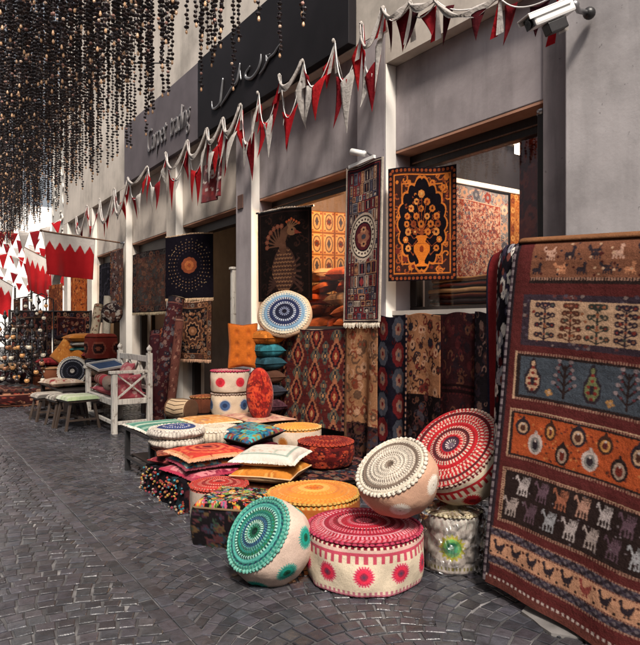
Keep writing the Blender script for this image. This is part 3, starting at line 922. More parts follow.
g = MB(); g.add([(-60, -25, 0), (60, -25, 0), (60, 140, 0), (-60, 140, 0)], [(0, 1, 2, 3)])
structure(g.build('ground', MORTAR))

def cobbles():
    V = []; F = []; Cc = []
    q = random.Random(21)
    def stone(p, hgt):
        # p: 4 corners; dressed top a little smaller and uneven
        c = np.mean(p, 0); base = len(V)
        tone = q.uniform(.62, 1.35); col = np.array([.049, .049, .057]) * tone * (1 + np.array([q.uniform(-.04, .12), 0, q.uniform(-.06, .06)]))
        tilt = [hgt + q.uniform(-.0018, .0018) for _ in range(4)]
        for k, (in_, zz) in enumerate(((1.0, .0), (.985, .6), (.88, 1.0))):
            for j in range(4):
                x = c + (p[j] - c) * in_
                V.append((x[0], x[1], .001 + tilt[j] * zz)); Cc.append(col)
        V.append((c[0], c[1], hgt + .0022)); Cc.append(col)
        for k in (0, 1):
            for j in range(4):
                F.append((base + k * 4 + j, base + k * 4 + (j + 1) % 4, base + k * 4 + 4 + (j + 1) % 4, base + k * 4 + 4 + j))
        for j in range(4): F.append((base + 8 + j, base + 8 + (j + 1) % 4, base + 12))
    def fan(x0, x1, y0, y1, s, rad):
        w = x1 - x0; xc = (x0 + x1) / 2; a1 = math.asin(min(.99, w / 2 / rad)); nst = max(3, int(round(2 * a1 * rad / s)))
        y = y0; row = 0
        while y < y1:
            d = s * q.uniform(.92, 1.1)
            off = q.uniform(-.3, .3)
            for k in range(nst):
                ta = -a1 + 2 * a1 * (k + (off if k > 0 else 0)) / nst; tb = -a1 + 2 * a1 * (k + 1 + (off if k < nst - 1 else 0)) / nst
                gp = .0055 / rad
                jr = q.uniform(-.04, .04)
                def pt(t, f): th_ = f * d * math.cos(t); return np.array([xc + (rad + th_) * math.sin(t), y + rad * math.cos(t) - rad + th_ * math.cos(t)])
                e = .0055 / d
                p = [pt(ta + gp, e), pt(tb - gp, e), pt(tb - gp, 1 - e + jr), pt(ta + gp, 1 - e + jr)]
                if fan.clip and p[0][0] > 3.85: continue
                stone([pp + np.array([q.uniform(-.006, .006), q.uniform(-.006, .006)]) for pp in p], q.uniform(.006, .009))
            y += d; row += 1
    fan.clip = True; fan.sgn = 1
    xs = 1.16
    k = 0
    while xs < 3.85:                       # shop side: segmental arcs
        fan.sgn = 1 if k % 2 == 0 else -1
        fan.sgn = -1
        fan(xs, xs + .90, -.6, 22, .086, .60); xs += .90; k += 1
    xs = .99; k = 0
    while xs > -5.0:                       # street side: wide flat arcs
        fan.sgn = -1
        fan(xs - 1.15, xs, -.4 if k < 3 else 2, 30, .088, 1.15); xs -= 1.15; k += 1
    y = -.5
    while y < 30:                          # straight band along the street
        l = q.uniform(.10, .15)
        for xa in (1.0, 1.08): stone([np.array(v) + np.array([q.uniform(-.003, .003), q.uniform(-.003, .003)]) for v in ((xa, y), (xa + .072, y), (xa + .072, y + l - .009), (xa, y + l - .009))], q.uniform(.006, .009))
        y += l
    me = bpy.data.meshes.new('cobblestones'); me.from_pydata(V, [], F)
    ca = me.color_attributes.new('Col', 'FLOAT_COLOR', 'POINT'); cc = np.ones((len(V), 4)); cc[:, :3] = np.array(Cc); ca.data.foreach_set('color', cc.ravel())
    me.update()
    return structure(link('cobblestone_paving', me, COBBLE))
cobbles()

# smooth cement patch and manhole cover beside the big rug
pc = onZ(596, 628, 0)
CEMENT = plain('cement', (.15, .14, .135), .75, .45, 5, .4, 60)
mb = MB(); pts = []
for k in range(26):
    t = 2 * PI * k / 26; rr = .27 + .06 * math.sin(3 * t + 1) + .03 * math.sin(7 * t)
    pts.append((pc[0] - .02 + rr * .8 * math.cos(t), pc[1] + rr * math.sin(t), .0165))
mb.add(pts, [tuple(range(26))]); mb.add([(x, y, 0.001) for x, y, z in pts] + pts, [(i, (i + 1) % 26, 26 + (i + 1) % 26, 26 + i) for i in range(26)])
structure(mb.build('cement_patch', CEMENT))
t = thing('manhole_cover', 'round dark iron manhole cover in the cement beside the foot of the big striped rug', 'manhole cover', (pc[0] + .03, pc[1] - .1, .0))
mb = MB(); mb.lathe([(.19, .0), (.19, .022), (.165, .022), (.165, .017), (.16, .017)], 40); mb.build('rim', METAL, t)
mb = MB(); mb.lathe([(.158, .0), (.158, .02), (.05, .021), (.01, .021)], 36)
for k in range(12):
    a = 2 * PI * k / 12
    mb.bar((.05 * math.cos(a), .05 * math.sin(a), .0225), (.14 * math.cos(a), .14 * math.sin(a), .0225), .014, .006)
mb.build('lid', BLACKMETAL, t)

# drain grate in the far paving
p0 = onZ(40, 415.5, 0)
t = thing('drain_grate', 'slotted iron drain grate let into the paving in front of the padded stool', 'drain grate', (p0[0], p0[1], .012))
mb = MB()
mb.box(-.16, -.42, 0, -.13, .42, .012); mb.box(.13, -.42, 0, .16, .42, .012); mb.box(-.13, -.42, 0, .13, -.39, .012); mb.box(-.13, .39, 0, .13, .42, .012)
mb.build('frame', BLACKMETAL, t)
mb = MB()
for k in range(17): mb.box(-.128, -.375 + k * .045, .001, .128, -.353 + k * .045, .011)
mb.build('bars', BLACKMETAL, t)

# ================================================================== SHOP BUILDING
XF, XP, XW = 3.70, 3.82, 4.06
OB = (5.0, 8.0, 0.0)
bld = thing('shop_building', 'grey plastered carpet shop row with white edged pilasters and deep shop openings', 'building', OB)
def bpart(mb, name, mat, parent=None, bev=0, **k): return mb.build(name, mat, parent or bld, loc=OB, bev=bev, **k)
PR = [None, 4.37, 6.99, 9.57, 12.2, 14.8, 17.3]; PW = .43
bays = [(2.76, 4.37)] + [(PR[k] + PW, PR[k + 1]) for k in range(1, 6)]
mb = MB(); mb.box(XF, 2.492, 4.132, 8, 17.73, 9.5); mb.box(XF, 2.492, 3.81, 8, 4.37, 4.13); bpart(mb, 'upper_wall', PLASTER_SUNLIT)
mb = MB(); mb.box(3.66, -4, 0, 8, 2.49, 9.6); bpart(mb, 'end_wall', PLASTER_END, bev=.012)
mb = MB(); mb.box(3.80, 2.493, 0, 4.2, 2.757, 3.808); bpart(mb, 'wall_strip', plaster('dark_strip_plaster', (.25, .215, .22)))  # narrow strip of darker plaster
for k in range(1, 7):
    mb = MB(); mb.box(XF, PR[k], 0, 4.2, PR[k] + PW, 4.13); bpart(mb, 'pilaster', PLASTER_SHADED if k < 3 else PLASTER_SUNLIT, bev=.012)
    mb = MB(); mb.box(XF - .002, PR[k] - .014, 0.01, XP - .002, PR[k] - .001, 4.128 if k > 1 else 3.806); bpart(mb, 'corner_trim', SIDE_SUNLIT, bev=.004)  # thin bright board painting sunlight onto the pilaster side
for k, (y0, y1) in enumerate(bays):
    zt = 3.808 if k == 0 else 4.13
    mb = MB(); mb.box(XP, y0 + .001, 3.022, 4.20, y1 - .001, zt); bpart(mb, 'lintel', PLASTER_SHADED if k < 2 else PLASTER_SUNLIT, bev=.008)
    mb = MB(); mb.box(XP + .004, y0 + .004, 3.0, 4.196, y1 - .004, 3.02); bpart(mb, 'soffit', SOFFIT)
# inside of the shops
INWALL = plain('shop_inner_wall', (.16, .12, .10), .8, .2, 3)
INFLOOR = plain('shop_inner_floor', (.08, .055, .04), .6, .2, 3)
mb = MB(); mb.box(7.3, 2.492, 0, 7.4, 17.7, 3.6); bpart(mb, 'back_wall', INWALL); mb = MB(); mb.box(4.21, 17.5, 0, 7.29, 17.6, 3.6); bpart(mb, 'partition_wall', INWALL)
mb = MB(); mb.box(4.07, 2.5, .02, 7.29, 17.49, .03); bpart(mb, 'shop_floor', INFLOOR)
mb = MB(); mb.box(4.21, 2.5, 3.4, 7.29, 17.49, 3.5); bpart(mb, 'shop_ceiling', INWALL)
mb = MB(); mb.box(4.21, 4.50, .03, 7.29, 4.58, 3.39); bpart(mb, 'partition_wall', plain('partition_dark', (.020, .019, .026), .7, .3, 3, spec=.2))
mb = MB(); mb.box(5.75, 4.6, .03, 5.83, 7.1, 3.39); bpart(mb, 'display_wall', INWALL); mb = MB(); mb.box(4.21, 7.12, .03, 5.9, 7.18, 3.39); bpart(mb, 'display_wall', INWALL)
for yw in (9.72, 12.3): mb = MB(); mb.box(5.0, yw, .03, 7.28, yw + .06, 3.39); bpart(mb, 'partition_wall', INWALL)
DARKWALL = plaster('dark_base_plaster', (.09, .075, .075))
# bay 0 and 1: display windows
def shop_window(y0, y1, sill, posts):
    mb = MB()
    mb.box(4.0, y0 + .003, 2.86, 4.09, y1 - .003, 2.998)
    for (a, b_) in posts: mb.box(4.0, a, sill + .04, 4.09, b_, 2.858)
    mb.box(4.0, y0 + .003, sill + .003, 4.09, y1 - .003, sill + .038)
    w = bpart(mb, 'window', DARKWOOD, bev=.006)
    g = MB(); g.box(4.035, y0 + .01, sill + .039, 4.041, y1 - .01, 2.859); g.build('pane', GLASSM, w, loc=OB)
    f = MB(); f.box(3.985, y0 + .05, 2.915, 3.999, y1 - .05, 2.925); f.build('trim', TANWOOD, w, loc=OB)
    s = MB(); s.box(3.77, y0 + .002, sill - .04, 4.15, y1 - .002, sill); s.build('sill', plain('stone_sill', (.45, .40, .36), .6, .1), w, loc=OB)
    mb = MB(); mb.box(3.9, y0 + .002, 0, 4.15, y1 - .002, sill - .042); bpart(mb, 'base_wall', DARKWALL)
shop_window(2.76, 4.37, 1.54, [(2.765, 2.86), (4.28, 4.365)])
shop_window(4.80, 6.99, 1.36, [(4.805, 4.88), (6.90, 6.985)])
# dark shutter leaf at the right of the first window
mb = MB(); mb.box(3.85, 2.775, 1.56, 3.96, 2.845, 2.94); s = bpart(mb, 'shutter', DARKWOOD, bev=.006)
mb = MB(); mb.ball((3.86, 2.81, 2.955), .04, 10, 6, (1, 1, .6)); mb.tube([(3.88, 2.86, 2.95), (3.95, 2.86, 2.985), (4.0, 2.83, 2.985)], .012); mb.build('hinge', METAL, s, loc=OB)
# bay 2: doorway
y0, y1 = bays[2]
mb = MB(); mb.box(3.98, y0 + .003, 2.86, 4.1, y1 - .003, 2.998); mb.box(3.98, y0 + .003, 0.02, 4.1, y0 + .09, 2.858); mb.box(3.98, y1 - .09, .02, 4.1, y1 - .003, 2.858); d = bpart(mb, 'door_frame', DARKWOOD, bev=.005)
mb = MB(); mb.box(3.94, y0 + .13, .05, 4.0, y0 + .42, 2.6)
for z in (.2, .85, 1.5, 2.1): mb.box(3.93, y0 + .17, z, 3.942, y0 + .38, z + .5)
dl = mb.build('door', TANWOOD, d, loc=OB, bev=.006)
mb = MB(); mb.box(3.9, y0 + .50, .03, 3.97, y0 + .57, 2.2); mb.box(3.88, y0 + .49, 2.2, 3.98, y0 + .58, 2.235); mb.build('post', WHITEWOOD, d, loc=OB, bev=.005)
# bays 3-5: dark rolling-shutter housings and side frames
for k in (3, 4, 5):
    y0, y1 = bays[k]
    mb = MB(); mb.box(3.96, y0 + .003, 2.78, 4.12, y1 - .003, 2.998); mb.box(3.98, y0 + .003, .02, 4.1, y0 + .08, 2.778); mb.box(3.98, y1 - .08, .02, 4.1, y1 - .003, 2.778)
    bpart(mb, 'shop_front', DARKWOOD, bev=.005)
    mb = MB(); mb.box(5.2, y0, .03, 5.26, y1, 3.39); bpart(mb, 'display_wall', INWALL)
# small brown plate on the second pilaster
p = onX(241, 202, XF)
mb = MB(); mb.box(XF - .018, p[1] - .07, p[2] - .09, XF - .001, p[1] + .07, p[2] + .09)
t = mb.build('wall_plate', plain('brown_plate', (.12, .06, .045), .5), None, loc=(XF, p[1], p[2]), bev=.004); tag(t, 'small square brown plate on the pilaster above the orange tufted cushion', 'wall plate')

# ---- sign boards
t = thing('sign_board', 'long black shop sign board with silver Arabic lettering', 'sign', (3.64, 6.6, 4.69))
O = (3.64, 6.6, 4.69)
mb = MB(); mb.box(3.60, 4.80, 4.135, 3.698, 8.45, 5.25); mb.build('board', SIGNBLACK, t, loc=O, bev=.006)
def sgn(px, py): p = onX(px, py, 3.585); return p
strokes = [
    ([(223, 78), (221.5, 92), (220, 103), (216, 108), (212.5, 108), (211.8, 101)], [.02, .03, .033, .03, .02, .008]),
    ([(220.5, 106), (226, 98), (232, 88), (236.5, 83), (238.5, 75), (240, 63)], [.018, .028, .03, .035, .03, .014]),
    ([(241, 80), (240, 70)], [.02, .012]),
    ([(250, 66), (246, 73), (246.5, 78), (252, 78), (257.5, 71), (260.5, 62), (261, 54)], [.012, .026, .034, .036, .032, .026, .012]),
    ([(259.5, 74), (263, 70), (267, 62), (270, 57)], [.014, .022, .024, .02]),
    ([(266.5, 62), (266, 55)], [.018, .012]), ([(270, 57), (274, 54), (277, 49), (281, 42.5)], [.022, .026, .022, .010]),
    ([(268, 60), (267, 56), (270, 54)], [.02, .015, .01]),
]
mb = MB()
for pts, rs in strokes:
    P = [np.array(sgn(*p)) for p in pts]
    # smooth the pen path
    Q = []; Rr = []
    for i in range(len(P) - 1):
        a = P[max(i - 1, 0)]; b_ = P[i]; c_ = P[i + 1]; d_ = P[min(i + 2, len(P) - 1)]
        for j in range(5):
            u = j / 5; Q.append(.5 * ((2 * b_) + (-a + c_) * u + (2 * a - 5 * b_ + 4 * c_ - d_) * u * u + (-a + 3 * b_ - 3 * c_ + d_) * u ** 3)); Rr.append(rs[i] + (rs[i + 1] - rs[i]) * u)
    Q.append(P[-1]); Rr.append(rs[-1])
    mb.tube(Q, [r * .6 for r in Rr], 8)
mb.build('lettering', SIGNLETTER, t, True, loc=O)
O2 = (3.65, 10.2, 4.69)
t = thing('sign_board', 'grey shop sign board with thin raised Latin lettering beyond the black one', 'sign', O2)
mb = MB(); mb.box(3.62, 8.46, 4.135, 3.698, 12.05, 5.25); mb.build('board', SIGNGREY, t, loc=O2, bev=.005)
for word, pa, pb in (('Carpet', (146.5, 147), (166.5, 136)), ('trading', (169.5, 135), (190, 125))):
    fc = bpy.data.curves.new('lettering', 'FONT'); fc.body = word; fc.size = .50; fc.extrude = .010; fc.align_x = 'LEFT'; fc.shear = .3; fc.offset = -.006
    fo = bpy.data.objects.new('lettering_source', fc); COL.objects.link(fo)
    dg = bpy.context.evaluated_depsgraph_get(); me = bpy.data.meshes.new_from_object(fo.evaluated_get(dg)); bpy.data.objects.remove(fo)
    pl = onX(*pa, 3.60); pr = onX(*pb, 3.60)
    co = np.array([v.co[:] for v in me.vertices]); sx = (pl[1] - pr[1]) / co[:, 0].max()
    nc = np.stack([3.605 + 0 * co[:, 0] - co[:, 2], pl[1] - co[:, 0] * sx, 4.42 + co[:, 1] * 1.15], -1) - np.array(O2)
    me.vertices.foreach_set('co', nc.ravel()); me.update(); me.name = 'lettering'
    link('lettering', me, SIGNDIM, t)

# ---- neighbouring house and the end of the street
ON = (5, 19, 0)
nb_ = thing('corner_house', 'pale house beyond the carpet shops with a white columned arch', 'building', ON)
NW = plaster('pale_relief_plaster', (.60, .57, .52), .15)
mb = MB(); mb.box(3.95, 17.74, 3.2, 9, 20.6, 8.6); mb.box(4.6, 17.74, 0, 9, 20.6, 3.19); mb.build('wall', NW, nb_, loc=ON)
COLW = plain('white_column_paint', (.75, .70, .63), .6, .08, 4)
for y in (18.0, 20.3):
    mb = MB(); mb.lathe([(.20, 0), (.20, .12), (.15, .16), (.145, 2.0), (.16, 2.3), (.22, 2.42), (.22, 2.5)], 20, (3.95, y, 0)); mb.build('column', COLW, nb_, True, loc=ON)
for y0, y1 in ((18.0, 20.3),):
    mb = MB(); k = 18; vs = []
    for side in (3.86, 4.08):
        for i in range(k + 1):
            a = PI * i / k; vs.append((side, (y0 + y1) / 2 + (y1 - y0 - .3) / 2 * math.cos(a), 2.5 + .55 * math.sin(a)))
        for i in range(k + 1):
            a = i / k; vs.append((side, y1 - (y1 - y0) * a, 3.19))
    n1 = k + 1; fs = []
    for o_ in (0, 2 * n1):
        for i in range(k): fs.append((o_ + i, o_ + i + 1, o_ + n1 + i + 1, o_ + n1 + i))
    for i in range(k): fs.append((i, i + 1, 2 * n1 + i + 1, 2 * n1 + i))
    mb.add(vs, fs); mb.build('arch', NW, nb_, loc=ON)
# raised plaster scroll work on the upper wall
q = random.Random(4)
for k in range(22):
    y = q.uniform(18.1, 20.3); z = q.uniform(3.6, 6.2); a0 = q.uniform(0, 6); rr = q.uniform(.2, .42); mb = MB()
    mb.tube([(3.94, y + rr * (1 - i / 12) * math.cos(a0 + i * .45), z + rr * (1 - i / 12) * math.sin(a0 + i * .45)) for i in range(10)], .028, 5)
    mb.build('scroll_relief', NW, nb_, True, loc=ON)
for i, (y, x, hgt, dpt) in enumerate(((46, 14.0, 9.6, 12),)):
    O3 = (-7, y + 4, 0)
    hb = thing('sky_fill_house', 'tall white house closing the far end of the street', 'building', O3)
    mb = MB(); mb.box(-16, y, 0, x, y + dpt, hgt); mb.build('wall', plain('sky_white_render', (.82, .80, .77), .8, .05, 1), hb, loc=O3, bev=.02)  # added white wall filling in for blown-out sky
    for k in range(5):
        for z in (4.6, 6.8):
            xx = -13 + k * 3.0; mb = MB(); mb.box(xx, y - .03, z, xx + .8, y - .002, z + 1.2); w = mb.build('window', plain('pale_shutter', (.5, .47, .43), .6), hb, loc=O3)
            mb = MB(); mb.box(xx - .06, y - .06, z - .08, xx + .86, y - .002, z - .01); mb.build('sill', COLW, w, loc=O3)
# unseen row of houses added across the street to cut off low sky
ho = (-6.5, -1, 0)
hb = thing('sky_block_row', 'brown plastered house row on the other side of the street', 'building', ho)
OPW = plaster('brown_plaster', (.30, .25, .21), .3)
mb = MB(); mb.box(-10, -14, 0, -4.6, 8.5, 6.2); mb.build('wall', OPW, hb, loc=ho, bev=.02)
mb = MB(); mb.box(-10.1, -14.1, 6.2, -4.45, 8.6, 6.4); mb.build('roof', OPW, hb, loc=ho, bev=.02)
for k in range(6):
    y = -12 + k * 3.4
    mb = MB(); mb.box(-4.62, y, .1, -4.57, y + 1.6, 2.4); d = mb.build('door', DARKWOOD, hb, loc=ho); mb = MB(); mb.box(-4.56, y + 1.4, 1.0, -4.52, y + 1.44, 1.2); mb.build('handle', METAL, d, loc=ho)
    mb = MB(); mb.box(-4.62, y + .2, 3.4, -4.57, y + 1.3, 4.8); w = mb.build('window', DARKWOOD, hb, loc=ho); mb = MB(); mb.box(-4.66, y + .1, 3.3, -4.5, y + 1.4, 3.38); mb.build('sill', COLW, w, loc=ho)
# low wall-lit room lamps: the photo shows a lit strip lamp at the top of the first window
def lamp(name, loc, power, col, size=.15):
    L = bpy.data.lights.new(name, 'POINT'); L.energy = power; L.color = col; L.shadow_soft_size = size
    o = bpy.data.objects.new(name, L); COL.objects.link(o); o.location = loc; return o
lamp('shop_lamp_light', (5.35, 3.70, 2.95), 66, (1, .76, .54)); lamp('shop_lamp_light', (4.62, 5.95, 2.9), 125, (1, .60, .30)); lamp('shop_lamp_light', (4.7, 8.6, 3.1), 14, (1, .6, .3))
lamp('shop_lamp_light', (4.6, 13.6, 2.6), 25, (1, .6, .3))
LAMPGLOW = glow('lamp_glow', (.9, .8, .7), (1, .85, .65), 6)
for k, (x, y, z) in enumerate(((5.60, 4.32, 3.31), (4.75, 5.4, 3.3), (4.7, 8.6, 3.3), (4.6, 13.6, 3.3))):
    t = thing('ceiling_lamp', ['white strip lamp shining at the top right inside the first shop window', 'lamp shining inside the window of the orange fabrics', 'lamp inside the open doorway', 'lamp inside a shop farther along'][k], 'lamp', (x, y, z))
    mb = MB(); mb.box(-.10, -.05, .05, .10, .05, .09); mb.build('housing', WHITEPAINT, t, bev=.005)
    mb = MB(); mb.box(-.09, -.045, -.05, .09, .045, .048); mb.build('diffuser', LAMPGLOW, t, bev=.01)
# ================================================================== RUGS on walls
def hang(name, label, cv, A, B, ztop, h, group=None, fringe=None, lean=0.0, wave=.012, seed=0, mat=None, rod=None, both=False, top_fringe=False, cat='rug', cell=None):
    """A, B: (x, y) of the upper left and upper right corner; hangs h down; lean = metres the foot comes forward"""
    A = np.array([A[0], A[1], 0.0]); B = np.array([B[0], B[1], 0.0])
    d = B - A; W = np.linalg.norm(d); d /= W; nrm = np.array([d[1], -d[0], 0.0])       # towards the viewer side
    base = (A + B) / 2 + np.array([0, 0, ztop])
    t = thing(name, label, cat, base, None, group)
    nv, nu = cv.a.shape[:2]
    u = np.linspace(0, 1, nu); v = np.linspace(0, 1, nv); U, V = np.meshgrid(u, v)
    q = np.random.RandomState(seed + 1); ph = q.rand(4) * 6
    off = wave * (np.sin(U * 7 + ph[0] + V * 1.2) * (.3 + V) + .6 * np.sin(U * 13 + ph[1]) * V) + lean * V
    sag = -.012 * np.sin(PI * U * 2 + ph[2]) * (1 - V)
    P = A - base + d * (U[..., None] * W) + nrm * off[..., None] + np.array([0, 0, 1.0]) * (ztop + sag - V * h)[..., None]
    sheet('pile', P[::-1], cv.a[::-1], mat or RUG, t, solid=.010, offset=-1)
    rr = random.Random(seed)
    for zz, on in ((1, fringe is not None), (0, top_fringe)):
        if not on: continue
        mb = MB(); k = int(W / .011)
        for i in range(k):
            uu = (i + .5) / k; j = int(uu * (nu - 1)); p = P[-1 if zz else 0, j] + nrm * .002
            l = .055 * rr.uniform(.75, 1.15)
            e = p + d * rr.uniform(-.008, .008) + nrm * rr.uniform(0, .012) + np.array([0, 0, -l if zz else l * .4])
            mb.tube([p, (p + e) / 2 + nrm * .004, e], [.0042, .005, .003], 4, c=(fringe if fringe is not None else WHT) * rr.uniform(.7, 1.1))
        mb.build('fringe', FRINGE, t)
    if rod is not None:
        mb = MB(); a0 = P[0, 0] + np.array([0, 0, .012]) - d * .03; b0 = P[0, -1] + np.array([0, 0, .012]) + d * .03
        mb.tube([a0, b0], .012, 8); mb.build('hanging_rod', rod, t)
    return t
def foot(px, X):                  # ground-plan point on the plane X seen at column px
    p = onX(px, 326, X); return (p[0], p[1])
def zat(px, py, X): return onX(px, py, X)[2]

VG = 'prayer sized rugs hung beside the shop windows'
hang('wall_rug', 'black and rust rug with a flower vase medallion hung beside the first window', pat_vase(), (3.63, 4.245), (4.0, 3.775), 2.80, 1.0, None, wave=.008, seed=1)
hang('wall_rug', 'dark brown rug with a peacock hung at the left of the second window', pat_peacock(), (3.70, 6.80), (3.98, 6.02), 2.80, 1.10, None, wave=.008, seed=2, rod=BLACKMETAL, top_fringe=True)
a = foot(347, 3.60); b_ = foot(384, 3.62)
hang('runner_rug', 'long narrow glyph patterned runner with an oval medallion hung on the tall pilaster', pat_runner(), a, b_, zat(365, 163, 3.6), zat(365, 163, 3.6) - zat(365, 322, 3.6), None, fringe=H('d8cbb8'), wave=.010, seed=3, lean=.03)
hang('wall_rug', 'black rug with a glowing star mandala of dotted rings hung in the doorway', pat_mandala(), (3.55, 9.60), (3.98, 8.74), 2.82, .98, None, fringe=H('d9b692'), wave=.006, seed=4, top_fringe=True)
hang('wall_rug', 'dark flowered rug hung right below the star mandala rug', pat_persian(88, 110, H('1c1719'), H('4a3027'), [H('8a5c40'), H('5e3a30'), H('6c6058'), H('a8795a')], 14), (3.62, 9.42), (3.96, 8.74), 1.77, .88, None, fringe=H('d8a888'), wave=.01, seed=5, top_fringe=True)
# bay 3
a = foot(132, 3.95); b_ = foot(166, 3.85)
hang('wall_rug', 'wide brown grey rug filling the shop opening left of the mandala rug', pat_persian(100, 120, H('43332f'), H('2c2426'), [H('5a3a32'), H('44403f'), H('6a4a3c')], 24, False, 1.3), (3.75, 11.9), (3.86, 10.2), zat(150, 252, 3.85), zat(150, 252, 3.85) - zat(150, 312, 3.85), None, fringe=H('9a8a72'), seed=6, wave=.02)
hang('wall_rug', 'narrow torn looking rug of orange brown and grey beside the white pilaster', pat_patch(44, 90, H('5a4440'), [H('a06a4a'), H('2b2329'), H('8a7f7c'), H('6b3a34')], None, 31), (3.55, 12.75), (3.6, 12.05), zat(122, 249, 3.6), zat(122, 249, 3.6) - zat(122, 306, 3.6), None, seed=7)
# bay 4
hang('wall_rug', 'plain dark navy rug hung in the fourth shop opening', pat_persian(60, 90, H('191820'), H('121118'), [H('3a3640'), H('2c2a33')], 41, True, .5), (3.8, 14.5), (3.85, 13.0), 2.78, 1.30, None, seed=8)
hang('wall_rug', 'orange flame coloured rug hung in the fifth shop opening', pat_persian(60, 90, H('c2622a'), H('a0471f'), [H('8a3a1c'), H('d98a4a'), H('6a2c1c')], 43, False), (3.7, 16.9), (3.75, 15.35), 2.72, 1.25, None, seed=9)
a = foot(53, 3.95); b_ = foot(69, 3.95)
hang('wall_rug', 'brown framed rug hung between two white columns', pat_persian(70, 90, H('7a4028'), H('a35a34'), [H('5a2c20'), H('c07a4a'), H('3c2420')], 45), (3.78, 20.1), (3.80, 18.3), 2.60, 1.30, None, seed=10)
hang('wall_rug', 'red and black rug on the far rack beyond the arch', pat_persian(60, 90, H('3c1c1c'), H('231a1c'), [H('7a3a30'), H('8a6a5a')], 47), (3.55, 23.4), (3.57, 22.3), 2.35, 1.5, None, seed=11)
hang('wall_rug', 'long brown and black rug on the far rack behind the lanterns', pat_persian(50, 110, H('3a2822'), H('231a1a'), [H('7a5844'), H('544a46')], 49), (3.45, 24.7), (3.50, 23.6), 2.35, 2.1, None, seed=12)

t = thing('rug_rack', 'plain wooden rack holding the last rugs down the street', 'rack', (3.6, 23.5, 0)); O = (3.6, 23.5, 0)
mb = MB(); mb.tube([(3.60, 22.1, 2.38), (3.48, 24.8, 2.38)], .02, 8); mb.build('rail', DARKWOOD, t, True, loc=O)
for y, x in ((22.15, 3.62), (24.75, 3.5)): mb = MB(); mb.box(x - .03, y - .03, 0, x + .03, y + .03, 2.85); mb.build('post', DARKWOOD, t, loc=O)

t = thing('rug_rack', 'low rack with dark rugs hung behind the lantern stands', 'rack', (2.8, 14.5, 0)); O = (2.8, 14.5, 0)
mb = MB(); mb.tube([(1.95, 14.66, 1.72), (3.6, 14.42, 1.72)], .018, 8); mb.build('rail', DARKWOOD, t, True, loc=O)
for x, y in ((1.97, 14.66), (3.58, 14.42)): mb = MB(); mb.box(x - .025, y - .025, 0, x + .025, y + .025, 1.75); mb.build('post', DARKWOOD, t, loc=O)
hang('wall_rug', 'black and brown rug on the low rack straight behind the lantern stands', pat_persian(70, 100, H('1d1618'), H('2a2022'), [H('5a4438'), H('6a3a34'), H('44404a')], 85, True), (2.0, 14.63), (2.78, 14.52), 1.71, 1.55, None, seed=85)
hang('wall_rug', 'dark red rug on the low rack right of the lantern stands', pat_persian(70, 100, H('33181a'), H('1d1618'), [H('7a4438'), H('8a6a54'), H('3a3440')], 87, True), (2.8, 14.5), (3.55, 14.4), 1.71, 1.45, None, seed=87)
# ---- rugs inside the shops
def inner(label, cv, A, B, zt, h, seed, **k): return hang('shop_rug', label, cv, A, B, zt, h, None, wave=.004, seed=seed, **k)
inner('red floral rug with a grey blue border hung inside the first window', pat_persian(200, 210, H('9a4a3c'), H('8a8a90'), [H('d8bca8'), H('cba48e'), H('5a5c68'), H('8a4038'), H('c89a86')], 51, False, 1.0, .33), (4.50, 4.46), (5.52, 4.46), 2.84, 1.15, 21)
inner('orange gold rug hung right of the red floral one inside the first window', pat_persian(120, 220, H('b06a30'), H('9a5624'), [H('cf9a58'), H('7a3c20'), H('c08244')], 53, False, 1.0, .4), (5.56, 4.46), (6.2, 4.46), 2.86, 1.2, 22)
inner('gold rug of framed oval panels hung behind the second window', pat_panels(), (4.26, 7.10), (5.62, 7.10), 3.0, 1.7, 23)
mb = MB(); mb.box(4.4, 4.42, 2.855, 6.6, 4.498, 2.905)
t = mb.build('hanging_rail', WHITEPAINT, None, loc=(5.5, 4.46, 2.88), bev=.004); tag(t, 'long white rail carrying the rugs inside the first window', 'rail')
# red curtain at the edge of the first window
cv = pat_floral(30, 90, H('8a2c1f'), [H('a8452c'), H('6a2018')], 7, .5)
hang('curtain', 'red patterned curtain at the right edge of the first window', cv, (4.24, 3.30), (4.30, 3.06), 2.97, 1.4, wave=.03, seed=31, cat='curtain')
# folded rugs stacked on the window sill
q = random.Random(3)
for k in range(6):
    z = 1.545 + k * .05
    cv = pat_stripes(60, 24, [[H('b8793f'), H('6a2c22'), H('d0a070')], [H('8a3c2a'), H('3a2c2c'), H('c08a5a')], [H('c9925a'), H('7a4a2c'), H('5a2420')]][k % 3], k)
    y0 = 3.05 + q.uniform(-.05, .05); y1 = 4.2 + q.uniform(-.06, .04); x0 = 4.12 + q.uniform(0, .03); x1 = 4.62
    s = np.linspace(0, 1, 24)[:, None]; uu = np.linspace(0, 1, 60)[None, :]
    ang = PI * s + PI / 2
    xx = np.where(s < .35, x1 - (x1 - x0) * s / .35, np.where(s > .65, x0 + (x1 - x0) * (s - .65) / .35, x0 - .022 * np.sin((s - .35) / .3 * PI)))
    zz = np.where(s < .35, .044, np.where(s > .65, .002, .023 + .021 * np.cos((s - .35) / .3 * PI)))
    P = np.stack([xx + 0 * uu, y0 + (y1 - y0) * uu + 0 * s, z + zz + .003 * np.sin(uu * 20 + k)], -1)
    names = ['lowest', 'second', 'third', 'fourth', 'fifth', 'topmost']
    o = sheet('folded_rug', P, cv.a, RUG, None, loc=(4.35, 3.6, z)); tag(o, f'folded rug, {names[k]} of the pile behind the sill of the first window', 'folded rug', 'folded rugs in the first window')

# ---- kilim with diamonds over the second window sill
a = foot(275, 3.62); b_ = foot(348, 3.62)
hang('kilim_rug', 'maroon kilim with stepped diamonds hung from the sill of the second window', pat_kilim(), a, b_, 1.37, 1.0, None, lean=.06, wave=.010, seed=41)
